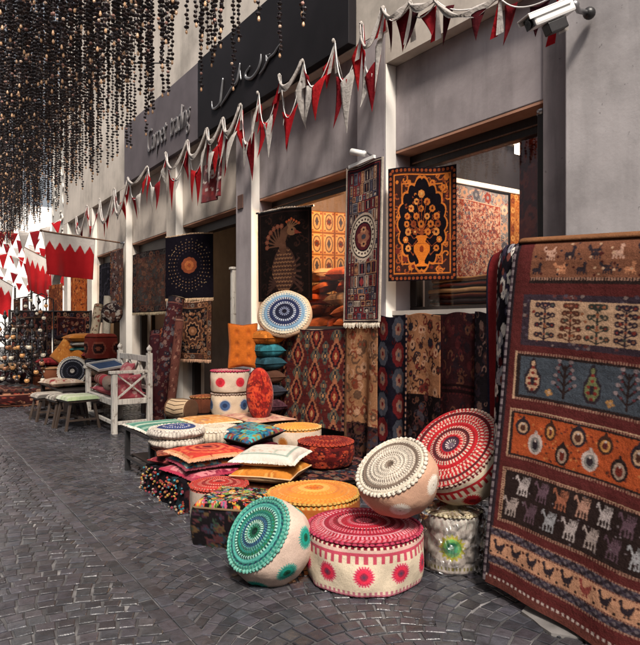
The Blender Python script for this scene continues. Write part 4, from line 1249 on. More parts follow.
# cloths hung below the first window
def below(label, cv, p0, p1, X, zt, zb, seed, **k):
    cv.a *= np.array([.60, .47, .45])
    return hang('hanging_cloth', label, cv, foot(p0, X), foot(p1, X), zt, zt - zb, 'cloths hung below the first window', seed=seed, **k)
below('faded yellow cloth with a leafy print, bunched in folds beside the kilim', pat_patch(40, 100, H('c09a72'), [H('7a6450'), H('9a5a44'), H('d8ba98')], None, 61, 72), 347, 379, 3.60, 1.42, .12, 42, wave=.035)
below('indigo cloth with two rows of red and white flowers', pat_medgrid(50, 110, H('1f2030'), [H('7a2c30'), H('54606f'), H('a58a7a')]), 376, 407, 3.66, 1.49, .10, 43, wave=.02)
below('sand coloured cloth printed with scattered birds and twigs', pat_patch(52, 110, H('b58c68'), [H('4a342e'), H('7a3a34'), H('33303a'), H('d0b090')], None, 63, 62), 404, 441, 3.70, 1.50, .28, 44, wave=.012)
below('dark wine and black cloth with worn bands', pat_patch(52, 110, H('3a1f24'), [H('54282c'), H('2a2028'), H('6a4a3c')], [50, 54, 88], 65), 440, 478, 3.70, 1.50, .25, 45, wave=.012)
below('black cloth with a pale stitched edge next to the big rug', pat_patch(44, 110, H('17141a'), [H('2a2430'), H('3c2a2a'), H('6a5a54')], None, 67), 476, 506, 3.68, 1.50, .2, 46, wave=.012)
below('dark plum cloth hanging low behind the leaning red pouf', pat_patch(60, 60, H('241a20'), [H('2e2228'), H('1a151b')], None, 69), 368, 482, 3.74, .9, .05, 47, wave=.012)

# ---- the big banded rug draped over a rack
def big_rug():
    A = np.array([2.75, 2.165, 1.845]); Bq = np.array([2.50, 2.185, .07])
    tilt = .068; L = 1.35
    cv = pat_big(); nv, nu = cv.a.shape[:2]
    U, V = np.meshgrid(np.linspace(0, 1, nu), np.linspace(0, 1, nv))
    P = A + (Bq - A) * V[..., None] + np.array([0, -1, -tilt]) * (U * L)[..., None]
    q = 1.0
    off = .022 * np.sin(U * 9 + 1 + V * 2.5) * (.3 + .7 * V) + .010 * np.sin(U * 19 + V * 4) * V - .02 * np.sin(V * PI) + .006 * np.sin(9 * V + 2 * U)
    nrm = np.array([-.99, 0, -.14])
    P = P + nrm * off[..., None]
    P[..., 0] += .025 * np.exp(-V / .02)            # rolls over the rail at the top
    sk = np.exp(-U / .02) * .012; P[..., 0] += sk
    P[..., 2] = np.maximum(P[..., 2], .02)
    t = thing('draped_rug', 'tall maroon rug woven in bands of animals, trees and birds, draped at the right', 'rug', (2.6, 1.55, 0))
    O = (2.6, 1.55, 0)
    sheet('pile', P[::-1], cv.a[::-1], RUG, t, loc=O)
    # the part that goes over the rail and down the back
    nb2 = 60; Ub, Vb = np.meshgrid(np.linspace(0, 1, 90), np.linspace(0, 1, nb2))
    top = P[0][np.linspace(0, nu - 1, 90).astype(int)]
    ang = np.clip(Vb / .12, 0, 1) * PI
    x = np.where(Vb < .12, .075 * (1 - np.cos(ang)) / 2 * 1.0, .075 + (Vb - .12) * .30)
    z = np.where(Vb < .12, .022 * np.sin(ang), -(Vb - .12) / .88 * 1.5)
    Pb = top[None] + np.stack([x + .0 * Ub, 0 * x, z], -1); Pb[..., 0] += .02 * np.sin(Ub * 9) * Vb
    Pb[..., 2] = np.maximum(Pb[..., 2], .02)
    C = np.broadcast_to(H('4a1c1e'), Pb.shape).copy(); C[:8] = H('7a5238')
    sheet('back_fold', Pb, C, RUG, t, solid=.012, loc=O, offset=-1)
    # selvedge cord down the left edge
    mb = MB(); pts = [P[i, 0] + np.array([-.004, .004, 0]) for i in range(0, nv, 6)]
    rr = random.Random(2)
    for i in range(len(pts) - 1): mb.tube([pts[i], pts[i + 1]], .009, 6, c=(H('5f5558') if i % 3 else H('33292f')) * rr.uniform(.7, 1.2), cap=False)
    mb.build('selvedge', RUG, t, True, loc=O)
    # second rug behind
    cv = pat_second(); nv, nu = cv.a.shape[:2]
    U, V = np.meshgrid(np.linspace(0, 1, nu), np.linspace(0, 1, nv))
    a = onX(487, 256, 2.93); b2 = onX(520, 246, 2.79)
    top = a + (b2 - a) * U[..., None]
    top[..., 2] += .03 * np.sin(U * PI)
    P = top + np.array([.0, 0, -1.0]) * (V * 1.75)[..., None]
    P[..., 0] += -.10 * V + .05 * np.sin(U * 8) * (.3 + V) ; P[..., 1] += -.10 * V * (1 - U)
    P[..., 0] += .06 * np.exp(-V / .03)
    P[..., 2] = np.maximum(P[..., 2], .02)
    t = thing('draped_rug', 'narrow maroon rug with a black and white flower stripe, bunched left of the banded one', 'rug', (2.8, 2.3, 0))
    sheet('pile', P[::-1], cv.a[::-1], RUG, t, solid=.012, loc=(2.8, 2.3, 0))
    # rack
    t = thing('rug_rack', 'wooden rack hidden under the big draped rugs at the right', 'rack', (3.0, 1.5, 0))
    O = (3.0, 1.5, 0)
    mb = MB(); mb.tube([(2.83, 2.16, 1.785), (2.815, .85, 1.73)], .02, 10); mb.build('rail', DARKWOOD, t, True, loc=O)
    for y, z in ((2.08, 1.765), (.95, 1.71)):
        for x in (2.76, 3.25):
            mb = MB(); mb.bar((x, y, 0.0), (2.825, y, z), .05, .05); mb.build('leg', DARKWOOD, t, loc=O)
big_rug()

# rolled rugs and others standing near the bench
def rolled(label, p0, p1, r, cv, seed=0, group=None, end=None):
    p0 = np.array(p0); p1 = np.array(p1); L = np.linalg.norm(p1 - p0); ax = (p1 - p0) / L
    t = thing('rolled_rug', label, 'rolled rug', p0, axis_rot(ax), group)
    nv, nu = cv.a.shape[:2]
    T, V = np.meshgrid(np.linspace(0, 2 * PI, nu, endpoint=False), np.linspace(0, 1, nv))
    rr = r * (1 + .05 * np.sin(T * 2 + seed) + .04 * np.sin(V * 11 + seed))
    sheet('pile', np.stack([rr * np.cos(T), rr * np.sin(T), V * L], -1), cv.a, RUG, t, True)
    mb = MB()
    for zz in (0.004, L - .004):
        pts = [((r * (.08 + .9 * i / 60)) * math.cos(i * .42), (r * (.08 + .9 * i / 60)) * math.sin(i * .42), zz) for i in range(61)]
        mb.tube(pts, r * .075, 5, c=H('7a6a58') if end is None else end)
    mb.build('rolled_end', RUG, t, True)
    return t
# ================================================================== POUFS AND CUSHIONS IN THE FOREGROUND
CREAM = H('d3c3ab'); PEACH = H('cfa98c'); OFFW = H('cfc6b8'); CRED = H('a82234'); CPINK = H('c6707c'); CDK = H('5c1724')
def facing(b): return math.atan2(-b[1], -b[0])
def atg(px, D, z=0.0):
    p = atD(px, 326, D); return np.array([p[0], p[1], z])
def side_medals(base, n, rm, layers, R, Hh, s0=.52, spikes=26, extra=None, lay2=None):
    def f(S, T):
        out = np.zeros(S.shape + (3,)); out[:] = base
        for k in range(n):
            a = 2 * PI * k / n
            dx = ((T - a + PI) % (2 * PI) - PI) * R; dz = -(S - s0) * Hh
            m = np.hypot(dx, dz) < rm * 1.3
            if m.any():
                o = out[m]; medal(o, dx[m], dz[m], rm, layers if (lay2 is None or k % 2 == 0) else lay2, spikes); out[m] = o
        if extra: extra(out, S, T)
        return out
    return f

# a. big red and white pouf standing on the cobbles
R_, H_ = .318, .285
bse = atg(364, 3.47)
spec = [(.06, 's', CDK, CDK, 1), (.14, 'd', CPINK, CRED, 16), (.24, 'p', CRED, CDK, 20), (.31, 't', CPINK, CRED, 40), (.40, 's', CRED, CRED, 1), (.46, 'd', H('d9a0a4'), CRED, 56), (.55, 'z', CDK, CRED, 44), (.62, 'd', CPINK, CRED, 64), (.70, 's', H('962034'), CRED, 1), (.78, 't', H('d0929a'), CRED, 60), (.86, 'd', CRED, H('d0929a'), 70), (.93, 'z', CPINK, CRED, 60), (1, 's', H('8f2438'), CRED, 1)]
def ex(out, S, T):
    out[S < .055] = H('8a2136'); m = (S >= .055) & (S < .10); out[m] = CREAM
    k = ((T * 60 / (2 * PI)) % 1) < .55; out[m & k] = H('7a1c30'); m = (S >= .10) & (S < .15); out[m] = H('c9a79c')
    teeth(out, S, T, .15, .34, 46, H('b5475a')); m = (S > .15) & (S < .20); out[m] = H('b5475a')
    m = (S > .92) & (S < .965); out[m] = H('b5808a'); k = ((T * 70 / (2 * PI)) % 1) < .5; out[m & k] = H('8f3a4c')
    teeth(out, S, T, .85, .93, 70, H('b06a78'), True); out[S >= .965] = CREAM
lay = [(1.0, H('c8506a'), True), (.80, H('b41f3e'), True), (.62, H('d0304a'), False), (.36, H('96283e'), False), (.26, H('7a3048'), False), (.12, H('54384a'), False)]
pouf('large upright red and white pouf with pink star medallions standing on the cobbles', bse, R_, H_, lambda r, t: rings(r, t, spec), side_medals(CREAM, 10, .058, lay, R_, H_, .56, 22, ex), (H('b5405a'), H('7a1c30')), None, facing(bse), .97, .035, .03, 60, na=420, ns=90, nr=70, seed=1, er=.011)

# b. teal pouf tipped on its side
T1, T2, T3 = H('27756a'), H('62a394'), H('173f43'); NV = H('20304c')
spec_t = [(.10, 's', H('16302a'), T3, 1), (.22, 'p', T2, H('1c5a40'), 14), (.32, 'd', H('b9d4c8'), H('1f6a50'), 26), (.42, 'z', NV, H('3f6f8a'), 36), (.50, 'd', T2, H('2a5a5a'), 40), (.62, 'p', H('2a6a48'), T1, 34), (.70, 'd', H('9fd0c0'), T3, 48), (.80, 's', H('4f9f94'), T1, 1), (.86, 'z', NV, T1, 30), (.94, 'd', T2, H('378576'), 56), (1, 's', H('4c9888'), T1, 1)]
lay_t = [(1.0, H('4fa394'), True), (.78, H('2f7f72'), True), (.55, H('1f9a88'), False), (.32, H('1c5a44'), False), (.12, H('123a30'), False)]
ax = viewvec(256, 533, -.65, .40, .645); c0 = atD(257, 533, 3.36); Hh = .27; Rr = .212
pouf('teal green crocheted pouf tipped over on the cobbles left of the red and white one', c0 - ax * Hh, Rr, Hh, lambda r, t: rings(r, t, spec_t), side_medals(H('cdb5a6'), 7, .062, lay_t, Rr, Hh, .50, 26), (H('74b3a3'), H('24685c')), ax, spin_to(ax, viewvec(270, 555, .30, -.62, .72)), .86, .13, .025, 54, na=340, ns=80, nr=60, seed=2, er=.011)

# c. cream and peach pouf tilted on top
W1, W2 = H('d9cfc0'), H('8a7a6c')
spec_c = [(.08, 's', H('6a5a50'), W2, 1), (.18, 'p', W1, W2, 12), (.28, 'd', W1, H('b3a595'), 26), (.36, 'o', W1, H('9a8a7c'), 32), (.44, 'd', W2, W1, 38), (.54, 'o', W1, H('a59686'), 44), (.62, 'd', W1, H('83746a'), 52), (.70, 'z', W1, H('a59686'), 56), (.80, 's', H('7a6a5e'), W2, 1), (.84, 'd', H('5f5148'), W1, 64), (1, 's', H('d6cab8'), W1, 1)]
lay_c = [(1.0, H('e6ddd0'), True), (.5, H('ded2c2'), True), (.3, H('e8e0d4'), False), (.12, H('b9ab9a'), False)]
ax = viewvec(391, 466, -.40, .66, .64); c0 = atD(391, 466, 3.38); Hh = .255; Rr = .205
pouf('small peach pouf with a cream crocheted top, tilted on the big red and white one', c0 - ax * Hh, Rr, Hh, lambda r, t: rings(r, t, spec_c), side_medals(H('c39a82'), 6, .058, lay_c, Rr, Hh, .44, 30), (H('e0d6c6'), H('6f6258')), ax, spin_to(ax, viewvec(400, 490, -.02, -.70, .71)), .74, .14, .02, 46, na=340, ns=80, nr=60, seed=3, er=.013)

# d. large red pouf leaning at the back
spec_r = [(.07, 's', H('6a5a66'), CDK, 1), (.13, 'd', H('c9b8b4'), H('4a3a4c'), 12), (.20, 's', H('452a3a'), CDK, 1), (.30, 'p', H('d9a090'), H('b3222c'), 20), (.36, 'd', H('cfb0a0'), H('9a2028'), 34), (.43, 's', H('5a2428'), CDK, 1), (.50, 'd', H('cdb9a8'), H('b3262c'), 44), (.60, 's', H('b3222a'), CRED, 1), (.65, 'd', H('d0b4a4'), H('a8222a'), 56), (.74, 'o', H('b52a30'), H('d4b8a6'), 48), (.82, 'd', H('b9242c'), H('cdb0a0'), 60), (.89, 's', H('5c1c22'), CDK, 1), (.95, 'd', H('cdb4a4'), H('b3242c'), 66), (1, 's', H('a82a30'), CRED, 1)]
def ex_d(out, S, T):
    m = S < .10; out[m] = H('c9b4a4'); k = ((T * 66 / (2 * PI)) % 1) < .5; out[m & k] = H('6a2228')
    m = (S > .10) & (S < .20); out[m] = CREAM; m = (S > .2) & (S < .27); out[m] = H('b02a30'); teeth(out, S, T, .2, .45, 44, H('b02a30'))
ax = viewvec(452, 446, -.47, .60, .645); c0 = atD(452, 446, 3.64); Hh = .23; Rr = .285
pouf('wide red ringed pouf leaning behind the peach one, propped on the bagged pouf', c0 - ax * Hh, Rr, Hh, lambda r, t: rings(r, t, spec_r), side_medals(CREAM, 8, .06, [(1, H('b3262c'), True), (.7, H('a01f28'), False), (.3, H('7a1c24'), False)], Rr, Hh, .72, 24, ex_d), (H('cdb4a2'), H('a02a30')), ax, spin_to(ax, viewvec(460, 480, .05, -.7, .7)), .92, .05, .02, 64, na=420, ns=70, nr=70, seed=4, er=.010)

# e. pouf in a clear plastic bag
PLASTIC = bpy.data.materials.new('clear_plastic'); PLASTIC.use_nodes = True
nt = PLASTIC.node_tree; nt.nodes.clear()
out = nt.nodes.new('ShaderNodeOutputMaterial'); tr = nt.nodes.new('ShaderNodeBsdfTransparent'); tr.inputs[0].default_value = (.93, .93, .93, 1)
gl = nt.nodes.new('ShaderNodeBsdfGlossy'); gl.inputs['Roughness'].default_value = .06; gl.inputs[0].default_value = (.9, .9, .9, 1)
lw = nt.nodes.new('ShaderNodeLayerWeight'); lw.inputs[0].default_value = .56
mx = nt.nodes.new('ShaderNodeMixShader'); nt.links.new(lw.outputs['Facing'], mx.inputs[0]); nt.links.new(tr.outputs[0], mx.inputs[1]); nt.links.new(gl.outputs[0], mx.inputs[2]); nt.links.new(mx.outputs[0], out.inputs[0])
nn = nt.nodes.new('ShaderNodeTexVoronoi'); nn.inputs['Scale'].default_value = 13; nn.inputs['Randomness'].default_value = 1; tcp = nt.nodes.new('ShaderNodeTexCoord'); nt.links.new(tcp.outputs['Object'], nn.inputs[0]); bn = nt.nodes.new('ShaderNodeBump'); bn.inputs['Strength'].default_value = .9; bn.inputs['Distance'].default_value = .045
nt.links.new(nn.outputs[0], bn.inputs['Height'])
for n_ in (gl, lw): nt.links.new(bn.outputs[0], n_.inputs['Normal'])
bse = atg(452, 3.62); Rr, Hh = .168, .335
def ex_e(out, S, T):
    m = (S > .04) & (S < .22); k = ((T * 40 / (2 * PI) + .2 * np.sin(S * 30)) % 1) < .5; out[m & k] = H('e6e0d4'); m = S < .04; out[m] = H('a8976a')
    m = (S > .85) & (S < .9); k = ((T * 50 / (2 * PI)) % 1) < .5; out[m & k] = H('9a8f4a')
lay_e = [(1.0, H('d0c448'), True), (.8, H('c6d050'), True), (.62, H('7fc46a'), False), (.4, H('4fae7c'), False), (.18, H('8fc79a'), False)]
t = pouf('white pouf with a yellow green medallion, wrapped in a clear plastic bag', bse, Rr, Hh, lambda r, t: rings(r, t, [(.3, 'd', CREAM, H('b0a05a'), 12), (.7, 'o', CREAM, H('a8a070'), 24), (1, 'd', CREAM, H('b0a07a'), 40)]), side_medals(H('ddd0c6'), 4, .080, lay_e, Rr, Hh, .52, 16, ex_e), (H('c9bda0'), H('8a7f50')), None, facing(bse), .98, .03, .01, 40, ns=70, seed=5)
q = np.random.RandomState(9); T_, S_ = np.meshgrid(np.linspace(0, 2 * PI, 120, endpoint=False), np.linspace(0, 1, 60))
cr = sum(a * np.sin(k1 * T_ + k2 * S_ + p) for a, k1, k2, p in [(.006, 7, 9, .4), (.006, -11, 14, 2), (.005, 17, -12, 1), (.004, 23, 25, 3)])
rr = Rr * 1.10 + np.abs(cr) * .8; rr = rr * np.where(S_ < .12, .25 + .75 * np.sin(np.clip(S_ / .12, 0, 1) * PI / 2), 1) * np.where(S_ > .97, .93, 1)
P = np.stack([rr * np.cos(T_), rr * np.sin(T_), .005 + (Hh + .03) * (1 - S_) + .006 * np.sin(8 * T_)], -1)
sheet('plastic_bag', P, np.ones_like(P), PLASTIC, t, True)
mb = MB()
for k in range(9):
    a = facing(bse) * 0 + q.uniform(-.4, .9); mb_a = a + 1.2
    z = q.uniform(.02, .3); vs = []
    for i in range(5):
        for j in range(4): vs.append(((Rr * 1.15 + .012 * i) * math.cos(mb_a + .06 * j + .02 * q.rand()), (Rr * 1.15 + .012 * i) * math.sin(mb_a + .06 * j + .02 * q.rand()), z + .02 * j + .02 * q.rand()))
    mb.add(vs, [(i * 4 + j, (i + 1) * 4 + j, (i + 1) * 4 + j + 1, i * 4 + j + 1) for i in range(4) for j in range(3)])
mb.build('bag_crease', PLASTIC, t, True)

# f. flat orange pouf
O1, O2_, O3 = H('c87a2c'), H('d99a4c'), H('a85420')
spec_o = [(.1, 's', H('b35a22'), O1, 1), (.22, 'z', H('b8641f'), O1, 12), (.34, 's', O2_, O1, 1), (.5, 'z', O1, H('d08a3c'), 30), (.56, 'd', H('b8662a'), O1, 60), (.74, 's', O1, O1, 1), (.8, 'd', O2_, H('b8702c'), 70), (1, 'z', H('c07028'), H('cf8636'), 50)]
def ex_f(out, S, T):
    m = S < .12; out[m] = H('c8a45c'); k = ((T * 56 / (2 * PI)) % 1) < .5; out[m & k] = H('b36a2c')
bse = atg(314, 4.13)
pouf('wide flat orange pouf with faint rings on the ground behind the teal one', bse, .305, .295, lambda r, t: rings(r, t, spec_o), side_medals(H('9a5426'), 9, .05, [(1, H('c9954c'), True), (.6, H('8a3c1c'), False)], .305, .295, .6, 20, ex_f), (H('c49a50'), H('9a6428')), None, 0, .97, .04, .03, 60, seed=6, matT=VELVET)

# g. black flowered box pouf
FLW = [H('b5402c'), H('c98d3c'), H('3f6a4a'), H('6f8a3c'), H('b9a98a'), H('3a6a7a'), H('a8506a')]
bse = atg(236, 4.10)
pillow('pouf', 'square black pouf embroidered with small bright flowers behind the teal one', 'pouf', bse, .43, .43, .56, pat_floral(90, 90, H('16130f'), FLW, 5, 1.2, 4.5), H('15110f'), (0, 0, .55), seed=7) if False else None
t = thing('pouf', 'square black pouf embroidered with small bright flowers behind the teal one', 'pouf', bse, (0, 0, .72))
def box_cushion(t, W, D, Hh, topcv, sidecv, rnd=.05, n=60):
    u = np.linspace(-1, 1, n); X, Y = np.meshgrid(u, u)
    e = np.maximum(np.abs(X), np.abs(Y)); z = Hh - .045 * np.clip((e - .75) / .25, 0, 1) ** 2.5 + .008 * np.sin(4 * X) * np.sin(5 * Y)
    ci = ((Y + 1) / 2 * (topcv.h - 1)).astype(int); cj = ((X + 1) / 2 * (topcv.w - 1)).astype(int)
    sheet('top_cover', np.stack([X * W / 2, Y * D / 2, z], -1), topcv.a[ci, cj], CLOTH, t)
    th = np.linspace(0, 2 * PI, 161)[:-1]; S = np.linspace(0, 1, 24)
    TT, SS = np.meshgrid(th, S); k = 1 / np.maximum(np.abs(np.cos(TT)), np.abs(np.sin(TT))); k = np.minimum(k, 1.36)
    bul = 1 + .06 * np.sin(PI * SS) + .012 * np.sin(6 * TT + 4 * SS)
    P = np.stack([W / 2 * k * np.cos(TT) * bul, D / 2 * k * np.sin(TT) * bul, (Hh - .042) * (1 - SS)], -1)
    ci = (SS * (sidecv.h - 1)).astype(int); cj = (TT / (2 * PI) * (sidecv.w - 1)).astype(int)
    sheet('side_cover', P, sidecv.a[ci, cj], CLOTH, t, True)
    mb = MB(); pts = [(W / 2 * min(1.36, 1 / max(abs(math.cos(a)), abs(math.sin(a)))) * math.cos(a), D / 2 * min(1.36, 1 / max(abs(math.cos(a)), abs(math.sin(a)))) * math.sin(a), Hh - .043) for a in np.linspace(0, 2 * PI, 81)]
    mb.tube(pts, .008, 6, c=topcv.a.mean((0, 1))); mb.build('piping', CLOTH, t, True)
box_cushion(t, .43, .43, .29, pat_floral(100, 100, H('14110f'), FLW, 5, 1.3, 4.2), pat_floral(200, 40, H('151114'), [H('4a2a2c'), H('2c3a30'), H('54402c'), H('2a3440'), H('3a2430')], 5, .9, 4))

# h. small red topped pouf
spec_h = [(.1, 's', H('6a2a2c'), CDK, 1), (.22, 'p', H('c98a7c'), H('a82a2c'), 14), (.36, 's', H('b0302c'), CRED, 1), (.48, 'd', H('c98a78'), H('a82c2c'), 36), (.62, 's', H('8f2626'), CRED, 1), (.74, 'd', H('c47a6a'), H('b03430'), 46), (.9, 's', H('b23a34'), CRED, 1), (1, 'd', H('c98a78'), H('a03030'), 50)]
bse = atg(219, 4.48)
def ex_h(out, S, T): m = S < .10; out[m] = H('b35a50')
pouf('small round pouf with a red ringed top and a red leaf medallion', bse, .205, .26, lambda r, t: rings(r, t, spec_h), side_medals(H('a8988c'), 5, .085, [(1, H('a8483c'), True), (.7, H('963a30'), True), (.4, H('7a2a24'), False)], .205, .26, .55, 26, ex_h), (H('b8473c'), H('7a2a24')), None, facing(bse) - .45, .97, .04, .02, 44, seed=8)

# i. heap left of it: pompom blanket, cushions, rounds
def blanket(label, x0, x1, y0, y1, h, cv, name='pompom_blanket', seed=0, pom=True, cat='blanket'):
    o = ((x0 + x1) / 2, (y0 + y1) / 2, 0); t = thing(name, label, cat, o)
    nu, nv = 90, 90; U, V = np.meshgrid(np.linspace(-1, 1, nu), np.linspace(-1, 1, nv))
    ex_ = .42
    hx = (x1 - x0) / 2; hy = (y1 - y0) / 2; f = lambda a, hh: np.clip(a * (hh + h), -hh, hh)
    px_, py_ = f(U, hx), f(V, hy)
    dx = np.maximum(np.abs(U) * (hx + h) - hx, 0); dy = np.maximum(np.abs(V) * (hy + h) - hy, 0)
    drop = np.minimum(np.hypot(dx, dy), h - .012)
    q = np.random.RandomState(seed)
    fl = .008 * np.sin(V * 22 + q.rand() * 6) * (dx > 0) * dx / h + .008 * np.sin(U * 22) * (dy > 0) * dy / h
    px_ = px_ + np.sign(U) * (dx > 0) * (.02 + fl + .10 * dx); py_ = py_ + np.sign(V) * (dy > 0) * (.02 + fl + .10 * dy)
    z = h - drop + .01 * np.sin(U * 9) * np.sin(V * 8)
    ci = ((V + 1) / 2 * (cv.h - 1)).astype(int); cj = ((U + 1) / 2 * (cv.w - 1)).astype(int)
    sheet('cloth', np.stack([px_, py_, z], -1), cv.a[ci, cj], RUG, t)
    if pom:
        rr = random.Random(seed); n = 0; mb = MB()
        for k in range(720):
            i, j = rr.randrange(nv), rr.randrange(nu)
            if drop[i, j] < .015: continue
            p = np.array([px_[i, j], py_[i, j], max(z[i, j], .014)]); c = rr.choice([H('b5443c'), H('c9824c'), H('b9a898'), H('8a3a4a'), H('3f8a9a'), H('c4a04a'), H('a82c34')])
            mb.ball(p + np.array([np.sign(U[i, j]) * .012 * (dx[i, j] > 0), np.sign(V[i, j]) * .012 * (dy[i, j] > 0), 0]), rr.uniform(.007, .0125), 7, 5, c=c * rr.uniform(.35, .85))
        o_ = mb.build('pompoms', VELVET, t, True); o_['kind'] = 'stuff'
    return t
blanket('black blanket covered in coloured pompoms draped over the low heap at the street side', 1.78, 2.38, 4.42, 5.22, .235, pat_floral(90, 90, H('151116'), [H('1f1a20'), H('4a2428'), H('24343a')], 3, .5, 3), seed=3)
pk = [H('b5506a'), H('8a2c48'), H('c98a90')]
pillow('cushion', 'flat pink cushion directly on the pompom blanket, under the blue flowered one', 'cushion', (2.03, 4.60, .232), .52, .50, .07, pat_floral(60, 60, H('a83c50'), [H('c87a80'), H('7a2038')], 8, .6), None, .12, None, VELVET, H('a03048'), seed=1)
pillow('cushion', 'blue flowered cushion in the middle of the street side heap', 'cushion', (2.05, 4.62, .292), .50, .47, .075, pat_floral(60, 60, H('3a8aa0'), [H('5fb0b8'), H('2a3a5a'), H('b8c8b8'), H('b5643c')], 9, 1.2, 5), None, -.05, None, CLOTH, H('8a3a4c'), seed=2)
cvr = CV(80, 80, H('b83a30')); Rr_ = np.hypot(cvr.X - 40, (cvr.Y - 40)); 
for a_, c_ in ((34, H('c9553c')), (28, H('a82a2c')), (22, H('cf6a48')), (16, H('8f2228')), (11, H('c05a44')), (7, H('5a1c24'))): cvr.put(Rr_ < a_, c_)
cvr.frame(0, 0, 80, 80, 3, H('c98a60')); cvr.scatter(0, 0, 80, 80, 120, 3, [H('d07a50'), H('962428')], 'curl', 2); cvr.grain(.2)
pillow('cushion', 'orange red square cushion with a round ring pattern on top of the street side heap', 'cushion', (2.04, 4.60, .36), .50, .48, .075, cvr, None, .02, None, CLOTH, H('cf9a78'), seed=3)
pillow('cushion', 'dark red folded cushion at the far end of the street side heap', 'cushion', (1.98, 5.02, .232), .40, .36, .08, pat_floral(50, 50, H('7a2430'), [H('a8504c'), H('4a1820')], 11, .8), None, .3, None, VELVET, seed=4)
pillow('cushion', 'rust coloured cushion under the white round ones', 'cushion', (1.99, 5.06, .308), .42, .38, .07, pat_floral(50, 50, H('8a4434'), [H('b06a4c'), H('5a2820')], 12, .8), None, -.2, None, VELVET, seed=5)
def roundc(label, loc, R, Hh, spec, sidec, edge, nb=40, seed=0, **k):
    def sf(S, T):
        out = np.zeros(S.shape + (3,)); out[:] = sidec; m = ((T * nb * 1.2 / (2 * PI)) % 1 < .35) & (S > .1) & (S < .9); out[m] = sidec * .55; return out
    return pouf(label, loc, R, Hh, lambda r, t: rings(r, t, spec), sf, edge, None, 0, .95, .12, .02, nb, name='round_cushion', na=180, nr=36, ns=16, seed=seed, matS=CROCHET, cat='cushion', **k)
BW = H('2f3f78')
roundc('plain white round cushion under the blue and white one', (2.0, 5.14, .37), .225, .075, [(.5, 's', OFFW, OFFW, 1), (1, 'd', OFFW, H('a89c90'), 40)], H('cfc4b6'), (OFFW, H('8a8078')), seed=1)
roundc('blue and white ringed round cushion topmost at the far end of the heap', (1.99, 5.13, .452), .225, .07, [(.2, 's', H('27325c'), BW, 1), (.3, 'd', H('b9b4b8'), BW, 14), (.45, 's', BW, BW, 1), (.53, 'd', H('c9c4c4'), H('33488a'), 30), (.72, 's', H('33406c'), BW, 1), (1, 'd', OFFW, H('c0b6ac'), 44)], H('cfc6bb'), (H('d6cdc2'), H('7a7078')), seed=2)
roundc('large cream round cushion right of the blue and white one', (2.36, 5.16, .36), .235, .12, [(.3, 's', H('cfc0a8'), OFFW, 1), (.4, 'd', H('a8977c'), OFFW, 30), (.7, 's', H('d3c8b6'), OFFW, 1), (1, 'd', H('c4b49c'), OFFW, 50)], H('cabda8'), (H('d6ccbc'), H('9a8c78')), seed=3)
# supports under the heap's far end
def textile_stack(label, loc, W, D, n, hh, cols, rotz=0, seed=0, group=None, name='folded_textile'):
    q = random.Random(seed)
    t = thing(name, label, 'folded textile', loc, (0, 0, rotz), group)
    for k in range(n):
        mb = MB(); z = k * hh; ns = 10
        vs = []; nn = 40
        for i in range(2):
            pass
        u = np.linspace(0, 1, 50); s = np.linspace(0, 1, 18)
        UU, SS = np.meshgrid(u, s)
        a = SS * 2 * PI; ww = W * q.uniform(.94, 1.02); dd = D * q.uniform(.94, 1.02)
        cs = np.sign(np.cos(a)) * np.abs(np.cos(a)) ** .25; sn = np.sign(np.sin(a)) * np.abs(np.sin(a)) ** .6
        P = np.stack([ww / 2 * cs, dd * (UU - .5), z + hh / 2 + hh / 2 * sn * (1 + .08 * np.sin(UU * 14 + k))], -1)
        cc = q.choice(cols); st = (np.floor(UU * q.choice([9, 14, 20])) % 2)[..., None]
        C = cc * (.75 + .35 * st)
        sheet('fold', P, C, RUG, t)
        for e in (0, 49): mb = MB(); mb.add([P[i, e] for i in range(17)], [tuple(range(17))], c=cc * .8); mb.build('fold_end', RUG, t)
    return t
textile_stack('pile of folded dark textiles under the cream round cushion', (2.42, 5.16, 0.0), .30, .42, 5, .07, [H('5a2a30'), H('2f2a3a'), H('6a4434'), H('33433c')], 0.1, 3)

# low platform with a dark kilim
t = thing('display_platform', 'low black platform under the cushions in front of the shop wall', 'platform', (2.85, 4.6, 0))
O = (2.85, 4.6, 0)
mb = MB(); mb.box(2.60, 3.84, .17, 3.45, 5.40, .21); mb.build('top_board', DARKWOOD, t, loc=O, bev=.005)
for x in (2.66, 3.40):
    for y in (3.92, 4.62, 5.3): mb = MB(); mb.box(x - .03, y - .03, 0, x + .03, y + .03, .168); mb.build('leg', DARKWOOD, t, loc=O)
cv = pat_floral(120, 150, H('241a1e'), [H('5a3034'), H('6a5a4c'), H('33404a'), H('7a4a3c')], 21, 1.0, 4)
U, V = np.meshgrid(np.linspace(0, 1, 120), np.linspace(0, 1, 150))
X = 2.50 + U * .93; z = np.where(X < 2.58, .215 - (2.58 - X) * 1.2, .215) + .003 * np.sin(U * 20) * np.sin(V * 17)
o = sheet('floor_rug', np.stack([X, 3.82 + V * 1.56, z], -1), cv.a, RUG, None, solid=.008, loc=(2.9, 4.6, .21), offset=1); tag(o, 'dark small patterned rug spread over the low platform behind the orange pouf', 'rug')

